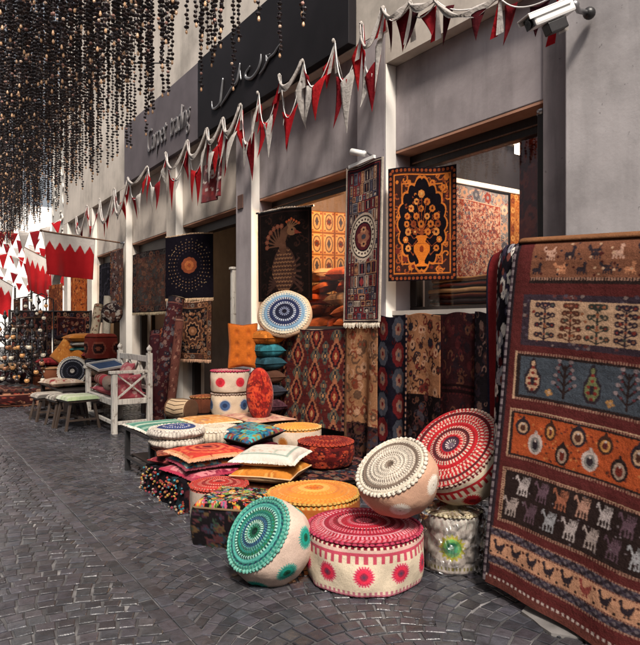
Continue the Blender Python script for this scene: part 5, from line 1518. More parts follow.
# j. white cushion on an orange one
textile_stack('folded orange brown blankets under the two stacked cushions', (2.37, 4.15, 0), .36, .36, 3, .075, [H('6a3a28'), H('8a5a34'), H('3f2a2c')], .75, 5)
pillow('cushion', 'orange cushion with pale stitched sides under the white one', 'cushion', (2.37, 4.14, .228), .50, .48, .13, pat_floral(60, 60, H('c27a30'), [H('d09a50'), H('b0682a')], 15, .3, 4), H('c8a47c'), .68, None, CLOTH, seed=6)
cvw = CV(70, 70, H('cdc4ba')); cvw.frame(8, 8, 62, 62, 2, H('8a9a90')); cvw.scatter(12, 12, 58, 58, 40, 4, [H('b9b4a6'), H('9aa89a'), H('b8a090')], 'curl', 3); cvw.grain(.1)
pillow('cushion', 'white cushion with stitched edge lying on the orange one in the middle of the display', 'cushion', (2.38, 4.16, .345), .50, .48, .12, cvw, H('cfc6ba'), .74, None, CLOTH, H('ddd4c6'), seed=7)
# k. teal flowered cushion and what carries it
textile_stack('folded wine red textiles under the teal flowered cushion', (2.55, 4.92, 0), .42, .40, 5, .075, [H('6a2a34'), H('8a4a3c'), H('3a2a3a')], .2, 7)
pillow('cushion', 'teal cushion embroidered with large blue flowers, slanting beside the cream round one', 'cushion', (2.58, 4.92, .385), .50, .46, .12, pat_floral(80, 80, H('1f2a2c'), [H('2f8a94'), H('46a0a0'), H('2a5a7a'), H('8a7a3c'), H('7a3a3c')], 17, 1.6, 6), H('241c1c'), (.05, -.10, .35), None, CLOTH, seed=8)
# l. small orange topped pouf, m. dark red one
bse = atg(297, 5.98, .222)
def ex_l(out, S, T): m = S < .12; out[m] = H('c88a48')
pouf('small pouf with an orange top and orange spots on white sides near the shop wall', bse, .225, .21, lambda r, t: rings(r, t, [(.5, 's', H('cf8a38'), O1, 1), (.6, 'd', O2_, O1, 40), (.9, 's', H('d08a3c'), O1, 1), (1, 'd', H('d9a860'), O1, 40)]), side_medals(H('c9b4a0'), 6, .06, [(1, H('c98a50'), True), (.6, H('c07030'), False)], .225, .21, .6, 18, ex_l), (H('d9b070'), H('a86a2c')), None, .4, .97, .05, .02, 40, seed=9, matT=VELVET)
bse = atg(326, 5.28, .222)
cvm = pat_floral(200, 40, H('5a1a1a'), [H('8a2a20'), H('a8452c'), H('3a1416')], 19, 1.2, 4)
pouf('low dark red flowered round pouf at the foot of the diamond kilim', bse, .235, .2, lambda r, t: rings(r, t, [(.2, 's', H('7a241c'), RED, 1), (.4, 'p', H('b04a2c'), H('6a1c1a'), 12), (.6, 'o', H('7a201c'), H('b0563a'), 20), (.8, 'z', H('8f2c20'), H('5a1818'), 30), (1, 'd', H('a8402c'), H('6a1c1a'), 40)]), lambda S, T: cvm.a[np.clip((S * 39).astype(int), 0, 39), np.clip((T / (2 * PI) * 199).astype(int), 0, 199)], (H('a0402c'), H('5a1a1a')), None, 0, .9, .06, .02, 40, seed=10)

# low metal display table with mats, drum and the stacked pair
t = thing('display_table', 'low black metal table carrying the flat cushions, nearest the street', 'table', (2.45, 5.6, 0))
O = (2.45, 5.6, 0); X0, X1, Y0, Y1, ZT = 1.80, 3.34, 5.27, 6.02, .435
mb = MB(); mb.box(X0, Y0, ZT - .03, X1, Y1, ZT); mb.build('top_board', DARKWOOD, t, loc=O, bev=.004)
for x in (X0 + .03, X1 - .03):
    for y in (Y0 + .03, Y1 - .03): mb = MB(); mb.box(x - .022, y - .022, 0, x + .022, y + .022, ZT - .032); mb.build('leg', BLACKMETAL, t, loc=O, bev=.003)
mb = MB(); mb.box(X0 + .01, Y0 + .054, .13, X0 + .04, Y1 - .054, .155); mb.box(X0 + .054, Y0 + .01, .13, X1 - .054, Y0 + .04, .155); mb.box(X0 + .054, Y1 - .04, .13, X1 - .054, Y1 - .01, .155); mb.build('stretcher', BLACKMETAL, t, loc=O)
mb = MB(); mb.box(X0 + .06, Y0 + .2, .157, X1 - .06, Y1 - .06, .17); mb.build('shelf', DARKWOOD, t, loc=O)
def mat(label, x0, x1, y0, y1, z, cv, th=.03, rot=0, seed=0, fr=None):
    return pillow('floor_cushion', label, 'floor cushion', ((x0 + x1) / 2, (y0 + y1) / 2, z), x1 - x0, y1 - y0, th, cv, None, rot, None, CLOTH, fr, seed)
gcv = pat_stripes(70, 70, [H('5f8f80'), H('8aa898'), H('4a7a6c'), H('a8b8a8')], 4)
mat('green striped flat cushion with a white fringe at the street corner of the low table', 1.80, 2.32, 5.28, 5.98, .437, gcv, .05, .03, 1, H('d3ccc0'))
mat('orange flowered flat cushion on the low table behind the green striped one', 2.36, 2.80, 5.50, 6.02, .437, pat_floral(70, 70, H('c08a50'), [H('d0a878'), H('b06a34'), H('a87a5c')], 23, .8, 4), .05, .0, 2, H('d8c0a0'))
mat('pale pink flat cushion on the low table in front of the red oval cushion', 2.82, 3.32, 5.30, 6.0, .437, pat_floral(70, 70, H('b88a78'), [H('cfa890'), H('a0605a'), H('c09a70')], 25, .8, 4), .045, .0, 3)
t = thing('display_table', 'second low black table behind the first, under the stacked spotted poufs and the drum', 'table', (2.9, 6.3, 0))
O = (2.9, 6.3, 0)
mb = MB(); mb.box(2.42, 6.03, .405, 3.40, 6.62, .435); mb.build('top_board', DARKWOOD, t, loc=O, bev=.004)
for x in (2.45, 3.37):
    for y in (6.06, 6.59): mb = MB(); mb.box(x - .022, y - .022, 0, x + .022, y + .022, .403); mb.build('leg', BLACKMETAL, t, loc=O, bev=.003)
def spots(base, n, c1, c2, c3, R, Hh, rm):
    return side_medals(base, n, rm, [(1.0, c1, True), (.75, c2, False), (.35, c3, False)], R, Hh, .5, 30, lambda o, S, T: o.__setitem__((S < .06) | (S > .95), H('a89080')))
bse = atg(230, 6.78, .437); Rp = .205
pouf('cream pouf with blue round spots, the lower of the stacked pair on the low table', bse, Rp, .235, lambda r, t: rings(r, t, [(1, 's', H('c0ac98'), CREAM, 1)]), spots(H('c9b49c'), 6, H('8a90a0'), H('3f5478'), H('26324f'), Rp, .235, .07), (H('9a8478'), H('5a4440')), None, facing(bse) - .25, .97, .05, .01, 40, group='stacked spotted poufs', seed=11)
pouf('cream pouf with red round spots, the upper of the stacked pair on the low table', bse + np.array([0, 0, .245]), Rp, .235, lambda r, t: rings(r, t, [(.7, 's', H('c48a84'), CREAM, 1), (1, 'd', H('b8505a'), H('c98a84'), 40)]), spots(H('cdb8a4'), 6, H('d09a90'), H('c0303c'), H('a8242f'), Rp, .235, .066), (H('b8405a'), H('8a2a3c')), None, facing(bse) - .5, .97, .05, .01, 40, group='stacked spotted poufs', seed=12)
tf = [(x, y) for x in (-.4, .4) for y in (-.55, 0, .55)]
def upright(name, label, px, py, D, W, Hh, Tk, cv, side, yaw=0.0, back=.15, roll=0.0, mat=None, round_=False, seed=0, tuft=None, fringe=None, cat='cushion', zbase=None):
    """cushion stood on edge, its face turned to the viewer, foot at the pixel (px,py) at depth D"""
    f = atD(px, py, D)
    if zbase is not None: f[2] = zbase
    n_ = -FW * math.cos(back) * math.cos(yaw) + RT * math.sin(yaw) * math.cos(back) + UP * math.sin(back)
    n_ = n_ / np.linalg.norm(n_); up = UP - n_ * (UP @ n_); up /= np.linalg.norm(up); rt = np.cross(up, n_)
    if roll: up, rt = up * math.cos(roll) + rt * math.sin(roll), rt * math.cos(roll) - up * math.sin(roll)
    c = f + up * (Hh / 2 * abs(math.cos(roll)) + W / 2 * abs(math.sin(roll)))
    M = Matrix((Vector(rt), Vector(up), Vector(n_))).transposed()
    cv2 = CV(cv.w, cv.h, BLK); cv2.a = cv.a[::-1].copy()
    return pillow(name, label, cat, c - n_ * Tk / 2, W, Hh, Tk, cv2, side, M, None, mat, fringe, seed, 44, round_, tuft)
upright('chair_cushion', 'tall orange tufted velvet cushion standing on the stacked spotted poufs', 243, 366, 6.78, .32, .50, .10, CV(40, 60, H('b85f1f')).grain(.15), H('8a4a22'), .15, .22, mat=VELVET, seed=13, tuft=tf, zbase=.94)
upright('round_cushion', 'ruffled red oval cushion standing on edge beside the stacked spotted poufs', 261, 417, 6.25, .28, .54, .17, pat_floral(60, 90, H('a82c20'), [H('c04428'), H('8a1f1a'), H('6a1a18')], 27, 1.3, 6), H('5a1c1a'), .45, .12, mat=VELVET, round_=True, seed=14, zbase=.438)
for k, (z, c_, w_) in enumerate(((.437, H('4a2c34'), .34), (.60, H('33343c'), .33), (.76, H('54382c'), .32), (.91, H('2a4a54'), .32), (1.05, H('2f6a74'), .31), (1.19, H('c0702c'), .30))):
    nm = ['plum', 'grey', 'brown', 'dark teal', 'teal', 'orange'][k]
    pillow('cushion', f'{nm} cushion in the tall pile squeezed beside the diamond kilim', 'cushion', (3.38, 6.02, z), w_, w_, .16, pat_floral(40, 40, c_, [c_ * .6, np.minimum(c_ * 1.5, .8)], 30 + k, .5, 4), None, .2 * (k % 2), 'tall cushion pile by the kilim', CLOTH, seed=20 + k)
# v. blue ringed disc on top of the kilim
ax = viewvec(284, 312, -.12, .52, .845); c0 = atD(284.5, 312, 6.86)
spec_v = [(.1, 's', H('1c1a28'), NV, 1), (.22, 'd', H('8a90a8'), H('1f2038'), 14), (.36, 's', H('222438'), NV, 1), (.46, 'd', H('b9bcc4'), H('3a4568'), 30), (.6, 's', H('2a3050'), NV, 1), (.68, 'd', H('c0bcb8'), H('33466f'), 44), (.82, 's', H('7a98b0'), T2, 1), (.9, 'd', H('d6cdbc'), H('8aa0ac'), 50), (1, 's', H('d3c6b0'), OFFW, 1)]
def sfv(S, T): o = np.zeros(S.shape + (3,)); o[:] = H('c9a88a'); return o
pouf('blue and white ringed round cushion propped on the second window sill above the kilim', c0 - ax * .09, .275, .09, lambda r, t: rings(r, t, spec_v), sfv, (H('d9ccb4'), H('7a6a60')), ax, 0, .95, .12, .02, 60, name='round_cushion', nr=60, na=260, ns=14, seed=15, matS=CROCHET, cat='cushion')
# q. drum and brown pouf on the table
f = atD(181, 409, 6.62); axd = camvec(.86, .0, .5)
t = thing('drum', 'woven side drum lying on its side at the back of the low table', 'drum', f - axd * .14, axis_rot(axd))
mb = MB(); mb.lathe([(.100, 0), (.106, .02), (.112, .14), (.106, .26), (.100, .28)], 30, c=H('b0977a')); 
for k in range(15):
    a = 2 * PI * k / 15; b2 = a + PI / 15
    mb.tube([(.108 * math.cos(a), .108 * math.sin(a), .02), (.115 * math.cos(b2), .115 * math.sin(b2), .14), (.108 * math.cos(a), .108 * math.sin(a), .26)], .003, 4, c=H('4a3428'))
mb.build('shell', CLOTH, t, True)
for z in (-.002, .272):
    mb = MB(); mb.lathe([(.104, z), (.112, z + .003), (.112, z + .012), (.104, z + .014)], 30, c=H('5a4030')); mb.build('hoop', CLOTH, t, True)
bse = atg(203, 6.9, .437)
pouf('small brown leather pouf on the low table between the drum and the stacked pair', bse, .14, .18, lambda r, t: rings(r, t, [(.2, 's', H('6a3a22'), BRN, 1), (1, 'd', H('8a4a28'), H('6f3c22'), 12)]), lambda S, T: np.broadcast_to(H('5a3020'), S.shape + (3,)) * (.8 + .3 * ((T * 12 / (2 * PI)) % 1 < .9))[..., None], (H('9a6a40'), H('5a3020')), None, 0, .85, .08, .02, 24, seed=16, matS=VELVET, matT=VELVET)
# rolled rugs by the bench
rolled('red brown rolled rug leaning against the wall behind the white bench', (3.02, 8.62, .0), (3.40, 8.75, 1.82), .12, pat_persian(60, 120, H('4a2428'), H('33282c'), [H('7a4a44'), H('8a6a60'), H('2a2a34'), H('6a6468')], 71, False, 1.4), 1)
rolled('thin dusty pink rolled rug leaning beside the thicker one', (3.10, 8.28, .0), (3.30, 8.36, 1.55), .06, pat_persian(40, 100, H('7a4a40'), H('4a2c2c'), [H('a87a68'), H('5a3430')], 73, False), 2)
rolled('orange red rolled rug standing behind the white bench', (3.36, 9.0, .0), (3.52, 9.5, 1.35), .10, pat_persian(50, 100, H('8a3a2a'), H('5a2420'), [H('b06a4a'), H('33282c')], 75, False), 3)
rolled('dark maroon rolled rug standing beside the orange red one', (3.20, 9.3, .0), (3.48, 9.85, 1.30), .10, pat_persian(50, 100, H('3c1c22'), H('241a20'), [H('6a3a38'), H('54484a')], 77, False), 4)
# ================================================================== BENCH, STOOLS AND THE FAR DISPLAY
# white bench: near end panel at y=8.1, seat faces the street (-x)
BX0, BX1, BY0, BY1 = 2.27, 2.80, 8.10, 9.42
t = thing('bench', 'worn whitewashed wooden bench with crossed end rails and red cushions', 'bench', ((BX0 + BX1) / 2, 8.75, 0)); O = ((BX0 + BX1) / 2, 8.75, 0)
for y in (BY0, BY1):
    mb = MB(); mb.box(BX0, y - .035, 0, BX0 + .07, y + .035, .78); mb.build('leg', WHITEWOOD, t, loc=O, bev=.006)
    mb = MB(); mb.box(BX1 - .07, y - .035, 0, BX1, y + .035, 1.04); mb.lathe([(.022, 1.041), (.022, 1.06), (.038, 1.085), (.034, 1.11), (.012, 1.135), (.006, 1.15)], 14, (BX1 - .035, y, 0)); mb.build('leg', WHITEWOOD, t, loc=O, bev=.006)
    mb = MB(); mb.box(BX0 - .03, y - .045, .782, BX1 - .072, y + .045, .82); mb.build('armrest', WHITEWOOD, t, loc=O, bev=.006)
    mb = MB(); a, b_ = BX0 + .072, BX1 - .072
    mb.bar((a, y, .46), (b_, y, .77), .026, .032, (0, 1, 0)); mb.build('cross_brace', WHITEWOOD, t, loc=O, bev=.004); mb = MB(); mb.bar((a, y + .028, .77), (b_, y + .028, .46), .02, .032, (0, 1, 0)); mb.build('cross_brace', WHITEWOOD, t, loc=O, bev=.004)
    mb = MB(); mb.box(a, y - .025, .38, b_, y + .025, .45); mb.build('end_rail', WHITEWOOD, t, loc=O, bev=.004); mb = MB(); mb.box(a, y - .02, .12, b_, y + .02, .165); mb.build('end_rail', WHITEWOOD, t, loc=O, bev=.004)
mb = MB(); mb.box(BX0 + .01, BY0 + .037, .37, BX0 + .05, BY1 - .037, .45); mb.box(BX1 - .05, BY0 + .037, .37, BX1 - .01, BY1 - .037, .45); mb.box(BX0 + .02, BY0 + .037, .12, BX0 + .055, BY1 - .037, .165)
for k in range(9): mb.box(BX0 + .052, BY0 + .06 + k * .14, .425, BX1 - .052, BY0 + .17 + k * .14, .445)
mb.build('seat', WHITEWOOD, t, loc=O, bev=.004)
mb = MB(); mb.box(BX1 - .055, BY0 + .037, .92, BX1 - .02, BY1 - .037, 1.0); mb.box(BX1 - .055, BY0 + .037, .55, BX1 - .02, BY1 - .037, .60)
for k in range(3):
    a = BY0 + .05 + k * .42; mb.bar((BX1 - .037, a, .61), (BX1 - .037, a + .38, .915), .026, .03, (1, 0, 0)); mb.bar((BX1 - .025, a, .915), (BX1 - .025, a + .38, .61), .02, .03, (1, 0, 0))
mb.build('backrest', WHITEWOOD, t, loc=O, bev=.004)
pinkc = [H('c4787a'), H('a8485a'), H('d8a8a0')]
pillow('seat_cushion', 'long red flowered seat cushion on the white bench', 'cushion', (2.53, 8.76, .447), .42, 1.20, .11, pat_floral(40, 110, H('bd6068'), pinkc, 33, .8, 4), H('9a4a50'), 0, None, CLOTH, seed=31)
pillow('cushion', 'red cushion leaning on the near end of the white bench', 'cushion', (2.53, 8.30, .555), .38, .36, .12, pat_floral(40, 40, H('c05a66'), pinkc, 35, .5, 4), None, (1.15, 0, 0), None, VELVET, seed=32)
pillow('cushion', 'bright pink red cushion against the back of the white bench', 'cushion', (2.64, 8.55, .70), .36, .36, .14, pat_floral(40, 40, H('c4606a'), pinkc, 36, .4, 4), None, (0, -1.1, 0), None, VELVET, seed=33)
# bolster
def bolster(label, c, ax, r, L, cols, seed=0):
    ax = np.array(ax, float); ax /= np.linalg.norm(ax)
    t = thing('bolster', label, 'bolster', np.array(c) - ax * L / 2, axis_rot(ax))
    T, S = np.meshgrid(np.linspace(0, 2 * PI, 60, endpoint=False), np.linspace(0, 1, 40))
    rr = r * np.where(np.minimum(S, 1 - S) < .08, np.sqrt(np.clip(np.minimum(S, 1 - S) / .08, .02, 1)), 1)
    k = (np.floor(S * 9) % len(cols)).astype(int); C = np.array(cols)[k]
    sheet('cover', np.stack([rr * np.cos(T), rr * np.sin(T), S * L], -1), C, CLOTH, t, True)
    mb = MB()
    for z in (-.004, L + .004): mb.ball((0, 0, z), r * .18, 10, 6, c=cols[0])
    mb.build('button', CLOTH, t, True)
bolster('grey pink bolster at the street end of the white bench seat', (2.36, 8.55, .63), (.25, 1, .0), .085, .5, [H('8a7a70'), H('a06a64'), H('9a8a7c')])
bolster('red and cream bolster along the bench seat', (2.42, 9.1, .64), (.1, 1, .0), .08, .5, [H('a8444c'), H('b89a84'), H('8a5a54')])

def stool(label, c, rz, cv, hgt=.44, W=.40, wood_=None, legs=True):
    t = thing('stool', label, 'stool', (c[0], c[1], 0), (0, 0, rz))
    w = wood_ or wood_dark
    for sx in (-1, 1):
        for sy in (-1, 1):
            mb = MB(); mb.bar((sx * W * .52, sy * W * .42, 0), (sx * W * .36, sy * W * .36, hgt - .085), .035, .035); mb.build('leg', w, t, bev=.004)
    mb = MB(); mb.bar((-W * .46, -W * .40, .14), (W * .46, -W * .40, .14), .025, .025); mb.bar((-W * .46, W * .40, .14), (W * .46, W * .40, .14), .025, .025); mb.bar((0, -W * .39, .16), (0, W * .39, .16), .025, .025); mb.build('stretcher', w, t)
    mb = MB(); mb.box(-W * .46, -W * .46, hgt - .084, W * .46, W * .46, hgt - .05); mb.build('seat_frame', w, t, bev=.005)
    u = np.linspace(-1, 1, 40); X, Y = np.meshgrid(u, u); z = hgt - .05 + .06 * ((1 - X ** 6) * (1 - Y ** 6)) ** .4
    ci = ((Y + 1) / 2 * (cv.h - 1)).astype(int); cj = ((X + 1) / 2 * (cv.w - 1)).astype(int)
    sheet('seat_pad', np.stack([X * W * .5, Y * W * .5, z], -1), cv.a[ci, cj], CLOTH, t)
    return t
wood_dark = wood('dark_stool_wood', (.06, .04, .03), .5)
p = onZ(71, 431, 0)
stool('padded stool with a pale green and white top standing in front of the bench', (p[0] + .12, p[1] + .16), .15, pat_stripes(40, 40, [H('d3d2c4'), H('a8b890'), H('d6d3ca'), H('c4cab0')], 3), .46, .44)
stool('padded stool with a black and white checked top behind the green topped one', (1.95, 9.25), .1, pat_stripes(40, 40, [H('c4bcb0'), H('33302f'), H('8a8078')], 5), .43, .42)
stool('low padded stool with a grey patterned top, third from the green one', (1.86, 9.95), .1, pat_stripes(40, 40, [H('9a9088'), H('54504c'), H('b8b0a4')], 6), .40, .42)
# far display table
t = thing('display_table', 'low wooden display table heaped with cushions beyond the white bench', 'table', (2.6, 10.6, 0)); O = (2.6, 10.6, 0)
mb = MB(); mb.box(2.02, 9.75, .40, 3.3, 11.6, .44); mb.build('top_board', DARKWOOD, t, loc=O, bev=.005)
for x in (2.07, 3.25):
    for y in (9.8, 11.55): mb = MB(); mb.box(x - .03, y - .03, 0, x + .03, y + .03, .398); mb.build('leg', DARKWOOD, t, loc=O)
def pil(label, px, py, D, W, Dp, Tk, c, rot=0, seed=0, fg=None, side=None, mat=None, zb=None):
    f = atD(px, py, D)
    if zb is not None: f[2] = zb
    return pillow('cushion', label, 'cushion', f, W, Dp, Tk, pat_floral(40, 40, c, fg or [c * .7, np.minimum(c * 1.3, .8)], seed, .5, 4), side, rot, None, mat or CLOTH, None, seed)
pil('flat cream pink cushion lying at the street edge of the far display table', 61, 391, 9.75, .5, .55, .14, H('b8a08c'), .2, 41, [H('8a3a3c'), H('c9b8a8')], zb=.445)
pil('second pale cushion beside the cream pink one on the far display table', 76, 388, 9.95, .45, .5, .12, H('a89a84'), -.1, 42, zb=.445)
# pouf on its side
ax = camvec(.22, .10, .97); c0 = atD(72.5, 371, 9.75)
spec_w = [(.14, 's', H('b8b0a8'), NV, 1), (.3, 's', H('1b1a20'), NV, 1), (.4, 'd', H('4a4a58'), H('1a1a22'), 20), (.66, 's', H('1f2028'), NV, 1), (.74, 'd', H('8a8a92'), H('2a2c38'), 40), (.84, 's', H('262630'), NV, 1), (1, 's', H('cfc8be'), OFFW, 1)]
pouf('black and white ringed pouf stood on its side by the bench end', c0 - ax * .26, .225, .26, lambda r, t: rings(r, t, spec_w), side_medals(H('8a7c6c'), 5, .05, [(1, H('4a4440'), True)], .225, .26), (H('cfc8be'), H('8a8480')), ax, 0, .95, .08, .02, 40, seed=21)
ax = camvec(-.35, .5, .79); c0 = atD(92, 366, 9.9)
pouf('brown pouf with a cream top tilted behind the black and white ringed one', c0 - ax * .22, .20, .22, lambda r, t: rings(r, t, [(.3, 's', H('9a8a74'), OFFW, 1), (.6, 'd', H('6a5a4a'), H('a8987f'), 20), (1, 's', H('a8987f'), OFFW, 1)]), side_medals(H('7a6450'), 6, .05, [(1, H('a8947a'), True)], .2, .22), (H('b0a088'), H('6a5a48')), ax, 0, .9, .08, .02, 36, seed=22)
# heap of cushions at the back
textile_stack('tall pile of folded brown blankets behind the black and white ringed pouf', (2.75, 10.9, .442), .5, .7, 4, .10, [H('5a3a2c'), H('7a3c34'), H('3f4a44'), H('8a6a4c')], 0, 11)
pil('red striped cushion low in the far heap', 92, 353, 10.7, .5, .5, .12, H('8a3a38'), .1, 43, zb=.845)
pil('sea green cushion in the far heap under the grey one', 82, 350, 10.75, .5, .5, .10, H('4a7a74'), 0, 44, zb=.95)
pil('grey striped cushion under the orange one in the far heap', 84, 345, 10.75, .55, .5, .09, H('9a948c'), .1, 45, zb=1.04)
pil('orange cushion on top of the far heap', 84, 342, 10.75, .62, .5, .15, H('c27a34'), .05, 46, mat=VELVET, zb=1.12)
upright('floor_cushion', 'large orange cushion slumped to the left of the far heap', 55, 366, 10.5, .62, .42, .16, pat_floral(40, 40, H('bd7430'), [H('a8602a'), H('cf9048')], 47, .3, 4), H('7a3c2a'), -.3, .35, .55, VELVET, seed=47, zbase=.62)
t = thing('pouf', 'square red leather pouf with a dark round emblem on the far heap', 'pouf', atD(101, 358, 9.75), (0, 0, .25))
ec = CV(60, 40, H('6f2a22')); ec.frame(0, 0, 60, 40, 2, H('4a1c18'))
for k in range(4): ec.ell(7.5 + 15 * k, 20, 5.5, 12, H('8a4a3a')); ec.ell(7.5 + 15 * k, 20, 4, 9, H('2a1616')); ec.ell(7.5 + 15 * k, 20, 1.5, 4, H('7a4434'))
box_cushion(t, .36, .36, .38, CV(20, 20, H('7a3026')).grain(), ec, n=30)
textile_stack('folded textiles under the square red leather pouf', (float(atD(101, 358, 9.75)[0]), float(atD(101, 358, 9.75)[1]), .442), .36, .40, 5, .088, [H('54302c'), H('3a3a44'), H('6a5444')], .2, 13)
f = atD(107, 366, 9.1)
t = thing('serving_tray', 'blue and white enamel tray resting on the back corner of the white bench', 'tray', (f[0], f[1], f[2]), (.25, -.1, .3))
mb = MB(); mb.box(-.22, -.15, 0, .22, .15, .012, c=H('3a4a68')); mb.build('base', CLOTH, t, bev=.004)
mb = MB(); mb.box(-.24, -.17, .0, -.221, .17, .035, c=H('cfcac4')); mb.box(.221, -.17, 0, .24, .17, .035, c=H('cfcac4')); mb.box(-.22, -.17, 0, .22, -.151, .035, c=H('cfcac4')); mb.box(-.22, .151, 0, .22, .17, .035, c=H('cfcac4')); mb.build('rim', CLOTH, t, bev=.003)
rolled('cream inscribed rolled rug leaning against the white column behind the heap', (2.85, 11.4, .95), (3.05, 11.7, 1.78), .085, pat_persian(40, 60, H('b8a890'), H('a08f78'), [H('6a5a4c'), H('8a4a3c')], 79, False), 5)
rolled('white rolled rug standing upright in the far heap', (3.12, 11.55, .44), (3.18, 11.6, 1.95), .07, CV(30, 60, H('c9bfae')).grain(.2), 6)
upright('cushion', 'brown embroidered cushion with white scrolls hanging by the dark rug', 112, 323, 9.2, .30, .30, .14, pat_floral(50, 50, H('33282a'), [H('b8aca0'), H('6a4a40')], 50, .6, 6), H('4a3a34'), .3, .1, 0, seed=50, round_=True)
# bucket
f = atg(52, 11.2)
t = thing('basket', 'brown woven basket beside the lantern chest', 'basket', (f[0], f[1], .30))
mb = MB(); mb.lathe([(.13, 0), (.15, .15), (.175, .33), (.165, .335), (.145, .16), (.12, .02)], 24, c=H('7a4a34')); mb.build('body', CLOTH, t, True)
mb = MB(); mb.lathe([(.17, .32), (.185, .33), (.185, .35), (.17, .355), (.162, .34)], 24, c=H('a07a5a')); mb.build('rim', CLOTH, t, True)
t = thing('crate', 'flat wooden crate under the woven basket', 'crate', (f[0], f[1], 0)); mb = MB()
mb.box(-.3, -.3, 0.0, .3, .3, .295); mb.build('box', TANWOOD, t, bev=.006); mb = MB()
for k in range(3): mb.box(-.312, -.31, .02 + k * .095, .312, .31, .09 + k * .095)
mb.build('slats', TANWOOD, t, bev=.004)

# ---- lantern stands on a draped chest
f = atg(24, 11.3)
t = thing('draped_chest', 'low chest draped in red carpet under the lantern stands', 'chest', (f[0], f[1], 0), (0, 0, 0))
ccv = pat_persian(80, 60, H('3a1c1c'), H('2a181a'), [H('7a5444'), H('5a2a26'), H('44382f')], 81, True)
box_cushion(t, .95, 1.3, .31, ccv, pat_persian(160, 30, H('3c1c1c'), H('2a181a'), [H('a8745a'), H('8a3a30'), H('4a3a34')], 83, False))
LCOL = [(H('bfb09a'), .45), (H('b07c4a'), .5), (H('3a3438'), .05), (H('4a3a34'), .1), (H('8a5a3c'), .4), (H('2e2c34'), .02)]
LM = []
for k, (c_, e_) in enumerate(LCOL):
    m, nt, b = nodes('mosaic_glass')
    tc = nt.nodes.new('ShaderNodeTexCoord'); vo = nt.nodes.new('ShaderNodeTexVoronoi'); vo.inputs['Scale'].default_value = 34; vo.feature = 'DISTANCE_TO_EDGE'; nt.links.new(tc.outputs['Object'], vo.inputs[0])
    r = ramp(nt, vo.outputs['Distance'], [(.03, (.02, .02, .02)), (.07, c_)]); nt.links.new(r.outputs[0], b.inputs['Base Color']); b.inputs['Roughness'].default_value = .2
    nt.links.new(r.outputs[0], b.inputs['Emission Color']); b.inputs['Emission Strength'].default_value = e_; LM.append(m)
def globe_mesh(kind):
    mb = MB(); mb.ball((0, 0, 0), .043, 14, 9, (1, 1, .9), 0)
    mb.lathe([(.022, .034), (.032, .040), (.014, .062), (.006, .09)], 10, mi=1); mb.lathe([(.006, -.065), (.012, -.045), (.02, -.036)], 8, mi=1)
    return mb
def lantern_stand(label, loc, hgt, seed, group):
    q = random.Random(seed); t = thing('lantern_stand', label, 'lantern stand', loc, (0, 0, q.uniform(0, 3)), group)
    mb = MB(); mb.lathe([(.16, 0), (.16, .015), (.05, .04), (.016, .07)], 20); mb.cyl((0, 0, .05), (0, 0, hgt), .013, n=10); mb.lathe([(.01, hgt), (.035, hgt + .03), (.045, hgt + .07), (.02, hgt + .10), (.03, hgt + .12), (.004, hgt + .18)], 12); mb.build('pole', BLACKMETAL, t, True)
    for j in range(6):
        z = .22 + j * (hgt - .3) / 5.2; R = .24 - .02 * j
        for k in range(5):
            a = 2 * PI * (k + .5 * (j % 2)) / 5 + q.uniform(-.1, .1)
            mb = MB(); d = np.array([math.cos(a), math.sin(a), 0]); mb.tube([d * .01 + UP * z, d * R * .5 + UP * (z + .07), d * R * .9 + UP * (z + .06), d * R + UP * (z + .02)], .006, 6); mb.build('arm', BLACKMETAL, t, True)
            g = globe_mesh(0); o = g.build('lantern', [LM[q.randrange(6)], BLACKMETAL], t, True); o.location = d * R + UP * (z - .07)
    return t
lantern_stand('tall stand of mosaic glass lanterns nearest the orange floor cushion', tuple(atg(32, 11.0, .30)), 1.05, 1, 'mosaic lantern stands')
lantern_stand('middle stand of mosaic glass lanterns on the draped chest, topped by a dome finial', tuple(atg(17, 11.3, .30)), 1.28, 2, 'mosaic lantern stands')
lantern_stand('leftmost stand of mosaic glass lanterns on the draped chest', tuple(atg(5, 11.6, .30)), 1.22, 3, 'mosaic lantern stands')
for k, (px, D, top) in enumerate(((36, 13.5, 2.05), (43, 13.2, 1.95), (28, 14, 2.1))):
    p = atg(px, D); t = thing('lantern_string', ['string of small hanging lanterns behind the lantern stands', 'shortest string of hanging lanterns, nearest the white column', 'string of hanging lanterns farthest behind the stands'][k], 'lantern string', (p[0], p[1], top), None, 'hanging lantern strings')
    mb = MB(); mb.tube([(0, 0, 0), (0, 0, -1.45)], .006, 6); mb.build('chain', BLACKMETAL, t)
    q = random.Random(k)
    for j in range(11):
        o = globe_mesh(0).build('lantern', [LM[q.randrange(6)], BLACKMETAL], t, True); a = j * 2.4; o.location = (.06 * math.cos(a), .06 * math.sin(a), -.12 - j * .13)
    mb = MB(); mb.tube([(0, 0, 0), (.12, .04, .06), (.22, .06, .02), (.22, .06, -top)], .014, 8); mb.build('post', BLACKMETAL, t)
